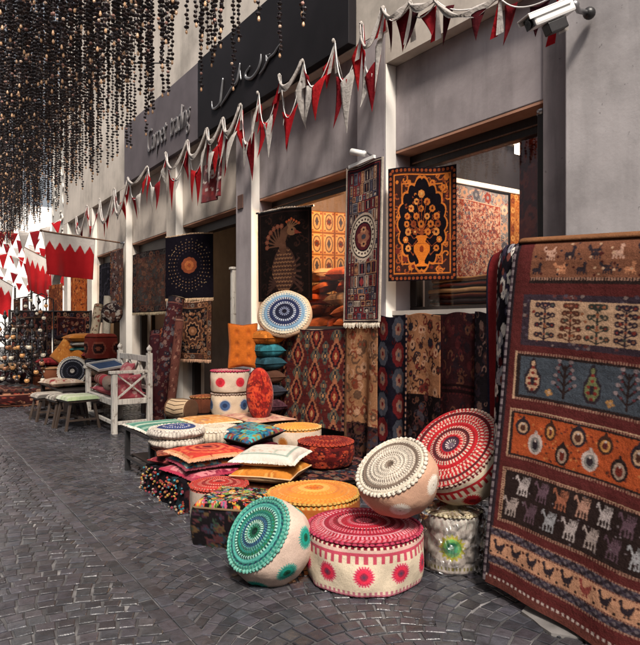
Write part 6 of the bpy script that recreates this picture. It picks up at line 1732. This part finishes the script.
# more stock along the wall beyond the heap
for k, (x, y, n, hh, lab) in enumerate(((3.0, 12.6, 9, .11, 'tall dark pile of folded rugs beyond the orange cushions'), (2.5, 13.1, 6, .10, 'pile of folded brown rugs right behind the woven basket'), (3.1, 13.6, 11, .11, 'tallest pile of folded rugs, against the front of the fifth shop'), (1.9, 13.5, 5, .10, 'low pile of folded rugs behind the draped chest'))):
    textile_stack(lab, (x, y, 0), .62, .8, n, hh, [H('3a2024'), H('2a2024'), H('54342a'), H('33303a'), H('5a4a3c')], .1 * k, 50 + k, name='folded_rugs')
for k, (x, y, z, c_, lab) in enumerate(((2.5, 13.1, .61, H('8a2c30'), 'crimson cushion on the pile behind the woven basket'), (3.0, 12.6, 1.0, H('54444a'), 'grey plum cushion on the tall dark pile of folded rugs'), (1.9, 13.5, .51, H('b08a6a'), 'sand coloured cushion on the low pile behind the draped chest'))):
    pillow('cushion', lab, 'cushion', (x, y, z), .5, .5, .16, pat_floral(40, 40, c_, [c_ * .6, np.minimum(c_ * 1.5, .8)], 130 + k, .8, 4), None, .3 * k, None, CLOTH, seed=130 + k)
for k, (x, y, h_, c_, lab) in enumerate(((2.15, 12.55, .45, H('5a3020'), 'brown clay jar standing by the lantern chest'), (2.3, 12.35, .30, H('33262a'), 'small dark jar beside the brown clay one'))):
    t = thing('jar', lab, 'jar', (x, y, 0)); mb = MB(); mb.lathe([(.08, 0), (.15, h_ * .35), (.14, h_ * .6), (.07, h_ * .85), (.085, h_), (.07, h_)], 20, c=c_); mb.build('body', CLOTH, t, True)
    mb = MB(); mb.lathe([(.06, h_ + .001), (.05, h_ + .03), (.015, h_ + .05), (.02, h_ + .07), (.004, h_ + .08)], 14, c=c_ * .8); mb.build('lid', CLOTH, t, True)
# white sheet heap at the far left edge
p = onZ(3, 403, 0)
U, V = np.meshgrid(np.linspace(-1, 1, 40), np.linspace(-1, 1, 40)); r_ = np.hypot(U, V)
z = np.maximum(.20 * np.exp(-(r_ * 1.6) ** 2) * (1 + .3 * np.sin(7 * U + 2) * np.sin(6 * V)), .016)
o = sheet('white_sheet', np.stack([p[0] + U * .45, p[1] + .2 + V * .45, z], -1), np.broadcast_to(H('cfc9c4'), U.shape + (3,)), LINEN, None, loc=(p[0], p[1] + .2, 0)); tag(o, 'crumpled white sheet on the paving at the left edge', 'sheet')
# orange fabric heap behind the second window
q = random.Random(8)
for k in range(20):
    y = 6.02 + (k % 4) * .27 + q.uniform(-.05, .05); z = 1.36 + (k // 4) * .16; cc = q.choice([H('c0602a'), H('b5502a'), H('cf8a50'), H('a8562c'), H('c9a07a')])
    pillow('folded_shawl', 'orange folded shawl in the heap behind the second window', 'shawl', (4.62 + q.uniform(-.15, .2) + .05 * (k // 4), y, z), .40, .34, .15, pat_floral(24, 24, cc, [cc * .6, np.minimum(cc * 1.3, .8)], 90 + k, .4, 4), None, (q.uniform(-.25, .25), q.uniform(-.2, .2), q.uniform(0, 3)), 'orange shawls in the second window', VELVET, seed=90 + k, n=20)
t = thing('display_shelf', 'dark shelf carrying the orange shawls behind the second window', 'shelf', (4.45, 5.6, 0))
mb = MB(); mb.box(4.18, 4.82, 1.30, 4.85, 6.95, 1.34); mb.build('board', DARKWOOD, t, loc=(4.45, 5.6, 0), bev=.004)
mb = MB(); mb.box(4.7, 4.9, .03, 4.78, 5.0, 1.298); mb.box(4.7, 6.8, .03, 4.78, 6.9, 1.298); mb.build('leg', DARKWOOD, t, loc=(4.45, 5.6, 0))
t = thing('display_shelf', 'dark shelf under the folded rugs behind the first window', 'shelf', (4.45, 3.6, 0))
mb = MB(); mb.box(4.16, 2.8, 1.49, 4.72, 4.3, 1.535); mb.build('board', DARKWOOD, t, loc=(4.45, 3.6, 0), bev=.004)
mb = MB(); mb.box(4.6, 2.85, .03, 4.68, 2.93, 1.488); mb.box(4.6, 4.2, .03, 4.68, 4.28, 1.488); mb.build('leg', DARKWOOD, t, loc=(4.45, 3.6, 0))
# ================================================================== FLAGS, BUNTING, BEAD CANOPY, CAMERA HOUSING
FLAGCLOTH = cloth('flag_cloth', wscale=300, var=.1, bs=.1, worn=.1)
FRED, FWH = H('ad1c22'), H('cfc8c2')
def flag(label, foot, tip, f0, f1, drop, seed=0, fold=.05, sweep=0.0):
    foot = np.array(foot, float); tip = np.array(tip, float)
    t = thing('flag', label, 'flag', foot, None, 'red and white serrated flags')
    mb = MB(); mb.tube([(0, 0, 0), tuple(tip - foot)], .014, 8); mb.ball(tuple(tip - foot), .025, 8, 6); mb.build('pole', TANWOOD, t, True)
    mb = MB(); mb.lathe([(.045, -.01), (.045, .012), (.02, .014), (.02, .07)], 12); o = mb.build('socket', METAL, t, True); d = Vector(tuple(tip - foot)); o.rotation_euler = Vector((0, 0, 1)).rotation_difference(d).to_euler()
    nu, nv = 90, 80; U, V = np.meshgrid(np.linspace(0, 1, nu), np.linspace(0, 1, nv))
    e = .30 + .10 * (np.abs((U * 5) % 1 - .5) * 4 - 1)
    C = np.where((V < e)[..., None], FWH, FRED)
    q = np.random.RandomState(seed); ph = q.rand(3) * 6
    ax = (tip - foot) / np.linalg.norm(tip - foot); L = np.linalg.norm(tip - foot); nn = np.cross(ax, UP); nn /= np.linalg.norm(nn)
    s = f0 + (f1 - f0) * U
    P = ax * (s * L)[..., None] * (1 + 0 * V[..., None]) - UP * (V * drop * (1 - .10 * U * sweep))[..., None] + nn * (fold * (np.sin(U * 8 + ph[0] + V) * V + .5 * np.sin(U * 17 + ph[1]) * V))[..., None] + ax * ((U - .5) * -sweep * V * .6 * L)[..., None]
    sheet('cloth', P[::-1], C[::-1], FLAGCLOTH, t, solid=.002, offset=0)
flag('large red and white serrated flag hanging flat from a slanted pole on the cream pilaster', (3.70, 12.35, 3.04), (2.18, 12.35, 3.16), .36, .97, .80, 1, .055, .12)
flag('folded red and white flag drooping left of the large flat one', (3.93, 20.3, 3.36), (3.08, 20.3, 3.78), .06, .97, 1.25, 2, .08, .45)
flag('small bright red flag at the far left edge of the street', (3.50, 24.75, 2.80), (2.15, 24.3, 3.55), .06, .98, 1.25, 3, .07, .3)

PENC = cloth('thin_pennant_cloth', wscale=250, var=.1, bs=.1, worn=.1, sheen=0, wrinkle=25)
nt = PENC.node_tree; bs_ = [n for n in nt.nodes if n.type == 'BSDF_PRINCIPLED'][0]; ou = [n for n in nt.nodes if n.type == 'OUTPUT_MATERIAL'][0]
tl = nt.nodes.new('ShaderNodeBsdfTranslucent'); nt.links.new(bs_.inputs['Base Color'].links[0].from_socket, tl.inputs[0]); mx = nt.nodes.new('ShaderNodeMixShader'); mx.inputs[0].default_value = .35
nt.links.new(bs_.outputs[0], mx.inputs[1]); nt.links.new(tl.outputs[0], mx.inputs[2]); nt.links.new(mx.outputs[0], ou.inputs[0])
def pennant(t, a, b_, drop, col, seed, out):
    q = random.Random(seed); a = np.array(a); b_ = np.array(b_); n = 7
    U, V = np.meshgrid(np.linspace(0, 1, n), np.linspace(0, 1, n))
    tipp = (a + b_) / 2 + np.array([q.uniform(-.05, .05), q.uniform(-.09, .09), -drop]) + out * q.uniform(-.04, .06)
    top = a + (b_ - a) * U[..., None]
    P = top * (1 - V[..., None]) + tipp * V[..., None] + out * (.022 * np.sin(V * PI) * q.uniform(-1, 1) + .02 * np.sin(U * PI) * q.uniform(-1, 1) * (1 - V))[..., None]
    P = P - np.array(t.location)
    return sheet('pennant', P, np.broadcast_to(col, P.shape), PENC, t, solid=.0015, offset=0)
def bunting(label, anchors, sag, per, size, seed=0, knots=True, out=(-1, 0, 0), gath=.07):
    q = random.Random(seed); out = np.array(out, float)
    t = thing('bunting', label, 'bunting', anchors[0], None, 'red and white pennant bunting'); O = anchors[0]
    path = []; cnt = 0
    segs = []
    for k in range(len(anchors) - 1):
        A, B = np.array(anchors[k], float), np.array(anchors[k + 1], float); sg = sag * q.uniform(.75, 1.2)
        pts = [A + (B - A) * u - UP * sg * 4 * u * (1 - u) + out * .05 * math.sin(PI * u) for u in np.linspace(0, 1, 13)]
        path += pts if k == 0 else pts[1:]; segs.append(pts)
    mb = MB(); mb.tube(path, .0055, 6); mb.build('cord', CORD, t, True, loc=O)
    for k, pts in enumerate(segs):
        for j in range(per):
            i0 = 12 * (j + .1) / per; i1 = 12 * (j + .9) / per
            def at(i): i = min(max(i, 0), 11.999); f = int(i); return pts[f] + (pts[f + 1] - pts[f]) * (i - f)
            a, b_ = at(i0), at(i1)
            L = np.linalg.norm(b_ - a); mid = (a + b_) / 2; d = (b_ - a) / L; w = size * .66; d[2] *= .45; d /= np.linalg.norm(d); a, b_ = mid - d * w / 2, mid + d * w / 2
            col = ([H('b02028'), H('d3ccc6'), H('8a2028'), H('cdc6c0'), H('b4262a')] if len(anchors) != 5 else [H('4a161c'), H('6a1a20'), H('3a1a20'), H('8a2028'), H('4a1a20')])[(cnt) % 5]; cnt += 1
            pennant(t, a, b_, size * q.uniform(.75, 1.5), col, seed * 100 + cnt, out)
    if knots:
        for k, pts in enumerate(segs):                       # loops of white cloth gathered along the cord
            if q.random() < .38: continue
            if len(anchors) < 8 and k > 2: break
            A, B = pts[0], pts[-1]; n = 18; u = np.linspace(0, 1, n)[:, None] ** q.uniform(.8, 1.25); dp = sag * q.uniform(.35, 1.25)
            mid = A + (B - A) * u - UP * (dp * 4 * u * (1 - u)) + out * (.03 + .05 * np.sin(PI * u))
            wd = (.018 + .035 * np.sin(PI * u * q.choice([1, 2])) ** 2)
            V_ = np.array([-1, -.3, .3, 1.0]); P = mid[None] + V_[:, None, None] * wd[None] * np.array([0, .35, .94]) + out * (.018 * np.sin(V_ * 4)[:, None, None])
            sheet('ribbon', P - np.array(O), np.broadcast_to(H('cfc8c3') if (len(anchors) < 8 or q.random() < .9) else H('a52a30'), P.shape), PENC, t, solid=.001, offset=0)
        for A in anchors:
            A = np.array(A, float); mb = MB(); mb.ball(tuple(A + out * .02), .017, 8, 6, (1, 1, 1.3), c=H('d6cfc8'))
            for s in (-1, 1):
                e = A + np.array([q.uniform(-.05, 0), s * q.uniform(.02, .06), -q.uniform(.2, .34)]); w = np.array([0, .035, 0])
                mb.add([A + w * .3, A - w * .3, e - w, e + w], [(0, 1, 2, 3)], c=H('d0c9c3') if q.random() < .65 else H('a82028'))
            mb.build('knot', PENC, t, loc=O)
    return t
pk = [(77, 217), (88, 206), (100.5, 199), (115.5, 189), (129, 178), (148.4, 167), (167, 153), (189, 141), (208.6, 129), (224.7, 118.6), (242, 105), (259, 93), (281, 75.6), (304, 61), (335, 41), (363, 24), (385, 8.5)]
anch = [tuple(onX(px, py, 3.57)) for px, py in pk]
anch = [(3.57, a[1], max(min(a[2], 4.28), 4.02)) if i < 16 else a for i, a in enumerate(anch)]
bunting('long red and white pennant bunting pinned in loops below the shop signs', anch, .50, 4, .37, 1)
an2 = [tuple(onX(385, 8.5, 3.56)), tuple(onX(412, 3, 3.52)), tuple(onX(437, 1, 3.5)), tuple(onX(500, -2, 3.46)), tuple(onX(560, -8, 3.4))]
bunting('short end of bunting with dark red pennants at the top right above the first window', an2, .12, 2, .24, 2)
# shred of red banner below the bunting
p = onX(214, 178, 3.6)
cvb = CV(24, 40, H('6f2026')); cvb.scatter(2, 2, 22, 38, 14, 4, [H('8a2a2c'), H('c9b8b0'), H('4a161c')], 'flower', 4); cvb.grain()
hang('banner', 'small dark red banner hanging between two pilasters below the bunting', cvb, foot(204, 3.6), foot(223, 3.6), p[2] + .22, .52, wave=.03, seed=61, mat=FLAGCLOTH, cat='banner')
# strings across the far street
for k, (y, z0, z1) in enumerate(((19.0, 4.5, 4.9), (21.5, 4.4, 5.0), (24.5, 4.7, 5.1), (28.0, 4.9, 5.4), (32.0, 5.0, 5.6), (23.0, 3.7, 4.4), (26.0, 3.5, 4.3), (30.0, 3.6, 4.6))):
    A = (3.9 if y < 20 else 6.5, y, z0); B = (-3.5, y + 2.0, z1)
    for e_ in ((A, B) if y > 20 else (B,)):
        t = thing('mast', 'thin steel mast holding an end of a bunting string across the far street', 'mast', (e_[0], e_[1], 0), None, 'masts of the far bunting')
        mb = MB(); mb.lathe([(.10, 0), (.10, .03), (.04, .05)], 14); mb.build('base', METAL, t); mb = MB(); mb.cyl((0, 0, .03), (0, 0, e_[2] + .1), .035, .028, 12); mb.build('pole', METAL, t, True)
    n = 3; an = [tuple(np.array(A) + (np.array(B) - np.array(A)) * i / n) for i in range(n + 1)]
    bunting(['nearest', 'second', 'third', 'fourth', 'farthest', 'low third', 'lowest', 'low far'][k] + ' string of bunting stretched across the far end of the street', an, .55, 9, .42, 10 + k, False, out=(0, -1, 0))

# ---- bead canopy over the street
CX0, CX1, CY0, CY1, CZT = -1.6, 2.42, 3.4, 19.5, 5.35
t = thing('canopy_frame', 'dark overhead lattice the bead strands hang from across the street', 'canopy', (0.4, 11, CZT)); O = (0.4, 11, CZT)
mb = MB()
for x in np.arange(CX0, CX1 + .01, .67): mb.box(x - .02, CY0 - .1, CZT, x + .02, CY1, CZT + .05)
mb.build('rail', BLACKMETAL, t, loc=O)
mb = MB()
for y in np.arange(CY0, CY1, .8): mb.box(CX0, y - .015, CZT + .051, CX1, y + .015, CZT + .09)
mb.build('crossbar', BLACKMETAL, t, loc=O)
mb = MB()
for y in (4.6, 9.75, 14.97): mb.tube([(CX1 - .05, y, CZT + .03), (3.69, y, CZT + .35)], .012, 8)
mb.build('stay_rod', BLACKMETAL, t, loc=O)
def strand_mesh(seed, n, L):
    q = random.Random(seed); mb = MB(); dz = L / n
    mb.tube([(0, 0, 0), (0, 0, -L)], .003, 4, c=H('2a2020'), cap=False)
    for i in range(n):
        z = -dz * (i + .6); r = .0195 * q.uniform(.7, 1.25); c = q.choice([H('221a20'), H('2a2026'), H('1b161b'), H('2f2424'), H('3a2a28')])
        if q.random() < .10: c = q.choice([H('d8a890'), H('c9988c'), H('e0c0a8')]); r *= .7  # small pale beads put glints of light into the strand colours
        ox, oy = q.uniform(-.010, .010), q.uniform(-.010, .010)
        mb.add([(ox + r * math.cos(a) * k, oy + r * math.sin(a) * k, z + h) for k, h in ((.7, dz * .26), (1, .0), (.7, -dz * .26)) for a in [2 * PI * j / 7 for j in range(7)]],
               [(0, 1, 2, 3, 4, 5, 6)] + [(k * 7 + (j + 1) % 7, k * 7 + j, (k + 1) * 7 + j, (k + 1) * 7 + (j + 1) % 7) for k in range(2) for j in range(7)] + [tuple(14 + j for j in reversed(range(7)))], c=c)
    z = -L; mb.lathe([(.004, z), (.008, z - .01), (.011, z - .026), (.007, z - .036)], 7, c=H('e0b48c') if q.random() < .8 else H('3a2820'))
    return mb
protos = []
for k in range(7):
    L = 1.40 + .065 * k
    o = strand_mesh(k, int(L / .036), L).build('bead_strand', BEADMAT, None)
    protos.append(o)
for o in protos: tag(o, 'strand of small dark wooden beads with a copper tip hanging from the overhead lattice', 'bead strand', 'bead strands of the street canopy')
q = random.Random(17)
cand = []
y = CY0
while y < CY1:
    sp = .135 if y < 9 else .15
    x = CX0 if y > 6 else -.4
    while x < CX1:
        keep = x < 1.7 or q.random() < (.45 if y < 8.5 else .8)
        if keep: cand.append((x + q.uniform(-.07, .07), y + q.uniform(-.07, .07)))
        x += sp * (1.15 if y < 9 else 1.1)
    y += sp * 1.25
def vis(p):
    d = p[0] * FW[0] + p[1] * FW[1]; l = p[0] * RT[0] + p[1] * RT[1]
    if d < 1: return None
    px = 320 + FL * l / d; pyb = 326 - FL * (3.65 - CZ) / d
    return d if (-8 < px < 345 and pyb > -6) else None
vs = [(vis(c), c) for c in cand]; vs = sorted([v for v in vs if v[0]], key=lambda v: v[0])
near = vs[:300]; rest = vs[300:]
for i, (d, (x, y)) in enumerate(near):
    o = protos[i] if i < len(protos) else protos[q.randrange(len(protos))].copy()
    if i >= len(protos): COL.objects.link(o)
    o.location = (x, y, CZT - .005 - q.uniform(0, .12)); o.rotation_euler = (0, 0, q.uniform(0, 6))
mbr = MB()
me0 = [(np.array([v.co[:] for v in p.data.vertices]), [tuple(f.vertices) for f in p.data.polygons]) for p in protos]
cols0 = []
for p in protos:
    a = np.zeros(len(p.data.vertices) * 4); p.data.color_attributes['Col'].data.foreach_get('color', a); cols0.append(a.reshape(-1, 4)[:, :3])
VV = []; FF = []; CC = []; off = 0
for d, (x, y) in rest:
    k = q.randrange(len(protos)); v, f = me0[k]
    VV.append(v + np.array([x, y, CZT - .005 - q.uniform(0, .12)])); CC.append(cols0[k]); FF += [tuple(i + off for i in ff) for ff in f]; off += len(v)
if VV:
    me = bpy.data.meshes.new('bead_strands'); VA = np.concatenate(VV); me.from_pydata((VA - np.array([.4, 14, CZT])).tolist(), [], FF)
    ca = me.color_attributes.new('Col', 'FLOAT_COLOR', 'POINT'); cc = np.ones((len(VA), 4)); cc[:, :3] = np.concatenate(CC); ca.data.foreach_set('color', cc.ravel())
    o = link('bead_strands', me, BEADMAT); o.location = (.4, 14, CZT); tag(o, 'far dense mass of dark bead strands hanging over the street', 'bead strands'); o['kind'] = 'stuff'
print('strands', len(vs))

# ---- security camera on the end wall, spot lamps above the runner
f = atD(549, 17, 3.75)
a = camvec(-.86, -.44, .25); a /= np.linalg.norm(a)
side_ = np.cross(a, UP); side_ /= np.linalg.norm(side_); up_ = np.cross(side_, a)
M = Matrix((Vector(side_), Vector(a), Vector(up_))).transposed()
t = thing('security_camera', 'white bullet security camera with a black front mounted at the top of the right wall', 'security camera', f, M)
t.scale = (.86, .86, .86)
mb = MB(); mb.box(-.055, -.20, -.035, .055, .17, .05); mb.build('housing', WHITEPAINT, t, bev=.018)
mb = MB(); mb.box(-.066, -.16, .052, .066, .21, .062); mb.box(-.066, -.16, .02, -.0585, .21, .052); mb.box(.0585, -.16, .02, .066, .21, .052); mb.build('sunshield', WHITEPAINT, t, bev=.004)
mb = MB(); mb.box(-.046, .171, -.03, .046, .178, .042); mb.cyl((0, .17, .006), (0, .188, .006), .03, n=20); mb.build('lens', plain('camera_glass', (.012, .012, .014), .12, .1, bs=0), t)
mb = MB(); mb.box(-.04, -.10, -.115, .04, .06, -.038); mb.build('mount_box', BLACKMETAL, t, bev=.008)
wl = np.array(M.transposed()) @ (np.array([3.66, 2.27, f[2] + .12]) - f)
mb = MB(); mb.tube([(0, -.19, 0), (0, -.25, .01), tuple(wl * .7 + np.array([0, -.02, .02])), tuple(wl)], .020, 10); mb.ball((0, -.24, .01), .035, 12, 8); mb.build('arm', METAL, t, True)
mb = MB(); mb.ball(tuple(wl), .045, 14, 8, (1, 1, 1)); mb.build('wall_plate', BLACKMETAL, t, True)
p = onX(362, 160, 3.56)
t = thing('picture_lamp', 'white clip lamp above the long runner on the pilaster', 'lamp', (3.58, p[1], p[2]))
mb = MB(); mb.tube([(.11, .0, .05), (.03, .02, .10), (-.02, .02, .07)], .010, 8); mb.build('arm', METAL, t, True)
mb = MB(); mb.cyl((-.05, .12, .10), (.0, -.02, .055), .032, .026, 12); mb.build('shade', WHITEPAINT, t, True)
mb = MB(); mb.bar((.0, .22, -.02), (.0, -.16, .0), .025, .03); mb.build('clip_rail', WHITEPAINT, t)

# ================================================================== LIGHT, SKY, CAMERA
SUN_EL, SUN_AZ = math.radians(50), math.radians(205)      # azimuth from +Y towards +X
w = bpy.data.worlds.new('World'); SC.world = w; w.use_nodes = True
nt = w.node_tree; bg = nt.nodes['Background']
sky = nt.nodes.new('ShaderNodeTexSky'); sky.sky_type = 'NISHITA'; sky.sun_disc = False
sky.sun_elevation = SUN_EL; sky.sun_rotation = SUN_AZ; sky.air_density = 1.0; sky.dust_density = 6.0; sky.ozone_density = .6; sky.altitude = 0
hs = nt.nodes.new('ShaderNodeHueSaturation'); hs.inputs['Saturation'].default_value = .30; nt.links.new(sky.outputs[0], hs.inputs['Color']); nt.links.new(hs.outputs[0], bg.inputs[0]); bg.inputs[1].default_value = .095
sd = bpy.data.lights.new('sun', 'SUN'); sd.energy = 4.0; sd.angle = math.radians(10); sd.color = (1, .90, .79)
so = bpy.data.objects.new('sun', sd); COL.objects.link(so)
dv = Vector((math.sin(SUN_AZ) * math.cos(SUN_EL), math.cos(SUN_AZ) * math.cos(SUN_EL), math.sin(SUN_EL)))
so.rotation_euler = dv.to_track_quat('Z', 'Y').to_euler(); so.location = (0, -5, 12)
cd = bpy.data.cameras.new('camera'); cd.sensor_fit = 'HORIZONTAL'; cd.sensor_width = 36; cd.lens = 36 * 620 / 640; cd.shift_y = 3.5 / 640; cd.clip_start = .05; cd.clip_end = 600
co_ = bpy.data.objects.new('camera', cd); COL.objects.link(co_); co_.location = (0, 0, CZ); co_.rotation_euler = (PI / 2, 0, -TH)
SC.camera = co_
SC.view_settings.view_transform = 'Standard'; SC.view_settings.look = 'None'; SC.view_settings.exposure = .42; SC.view_settings.gamma = 1
SC.view_settings.use_curve_mapping = False
SC.cycles.use_denoising = True
SC.cycles.max_bounces = 6; SC.cycles.transparent_max_bounces = 12; SC.cycles.caustics_reflective = False; SC.cycles.caustics_refractive = False
SC.cycles.sample_clamp_indirect = 6

for o in list(SC.objects):
    if 'label' in o and not 4 <= len(o['label'].split()) <= 16: print('LABEL', len(o['label'].split()), o['label'])
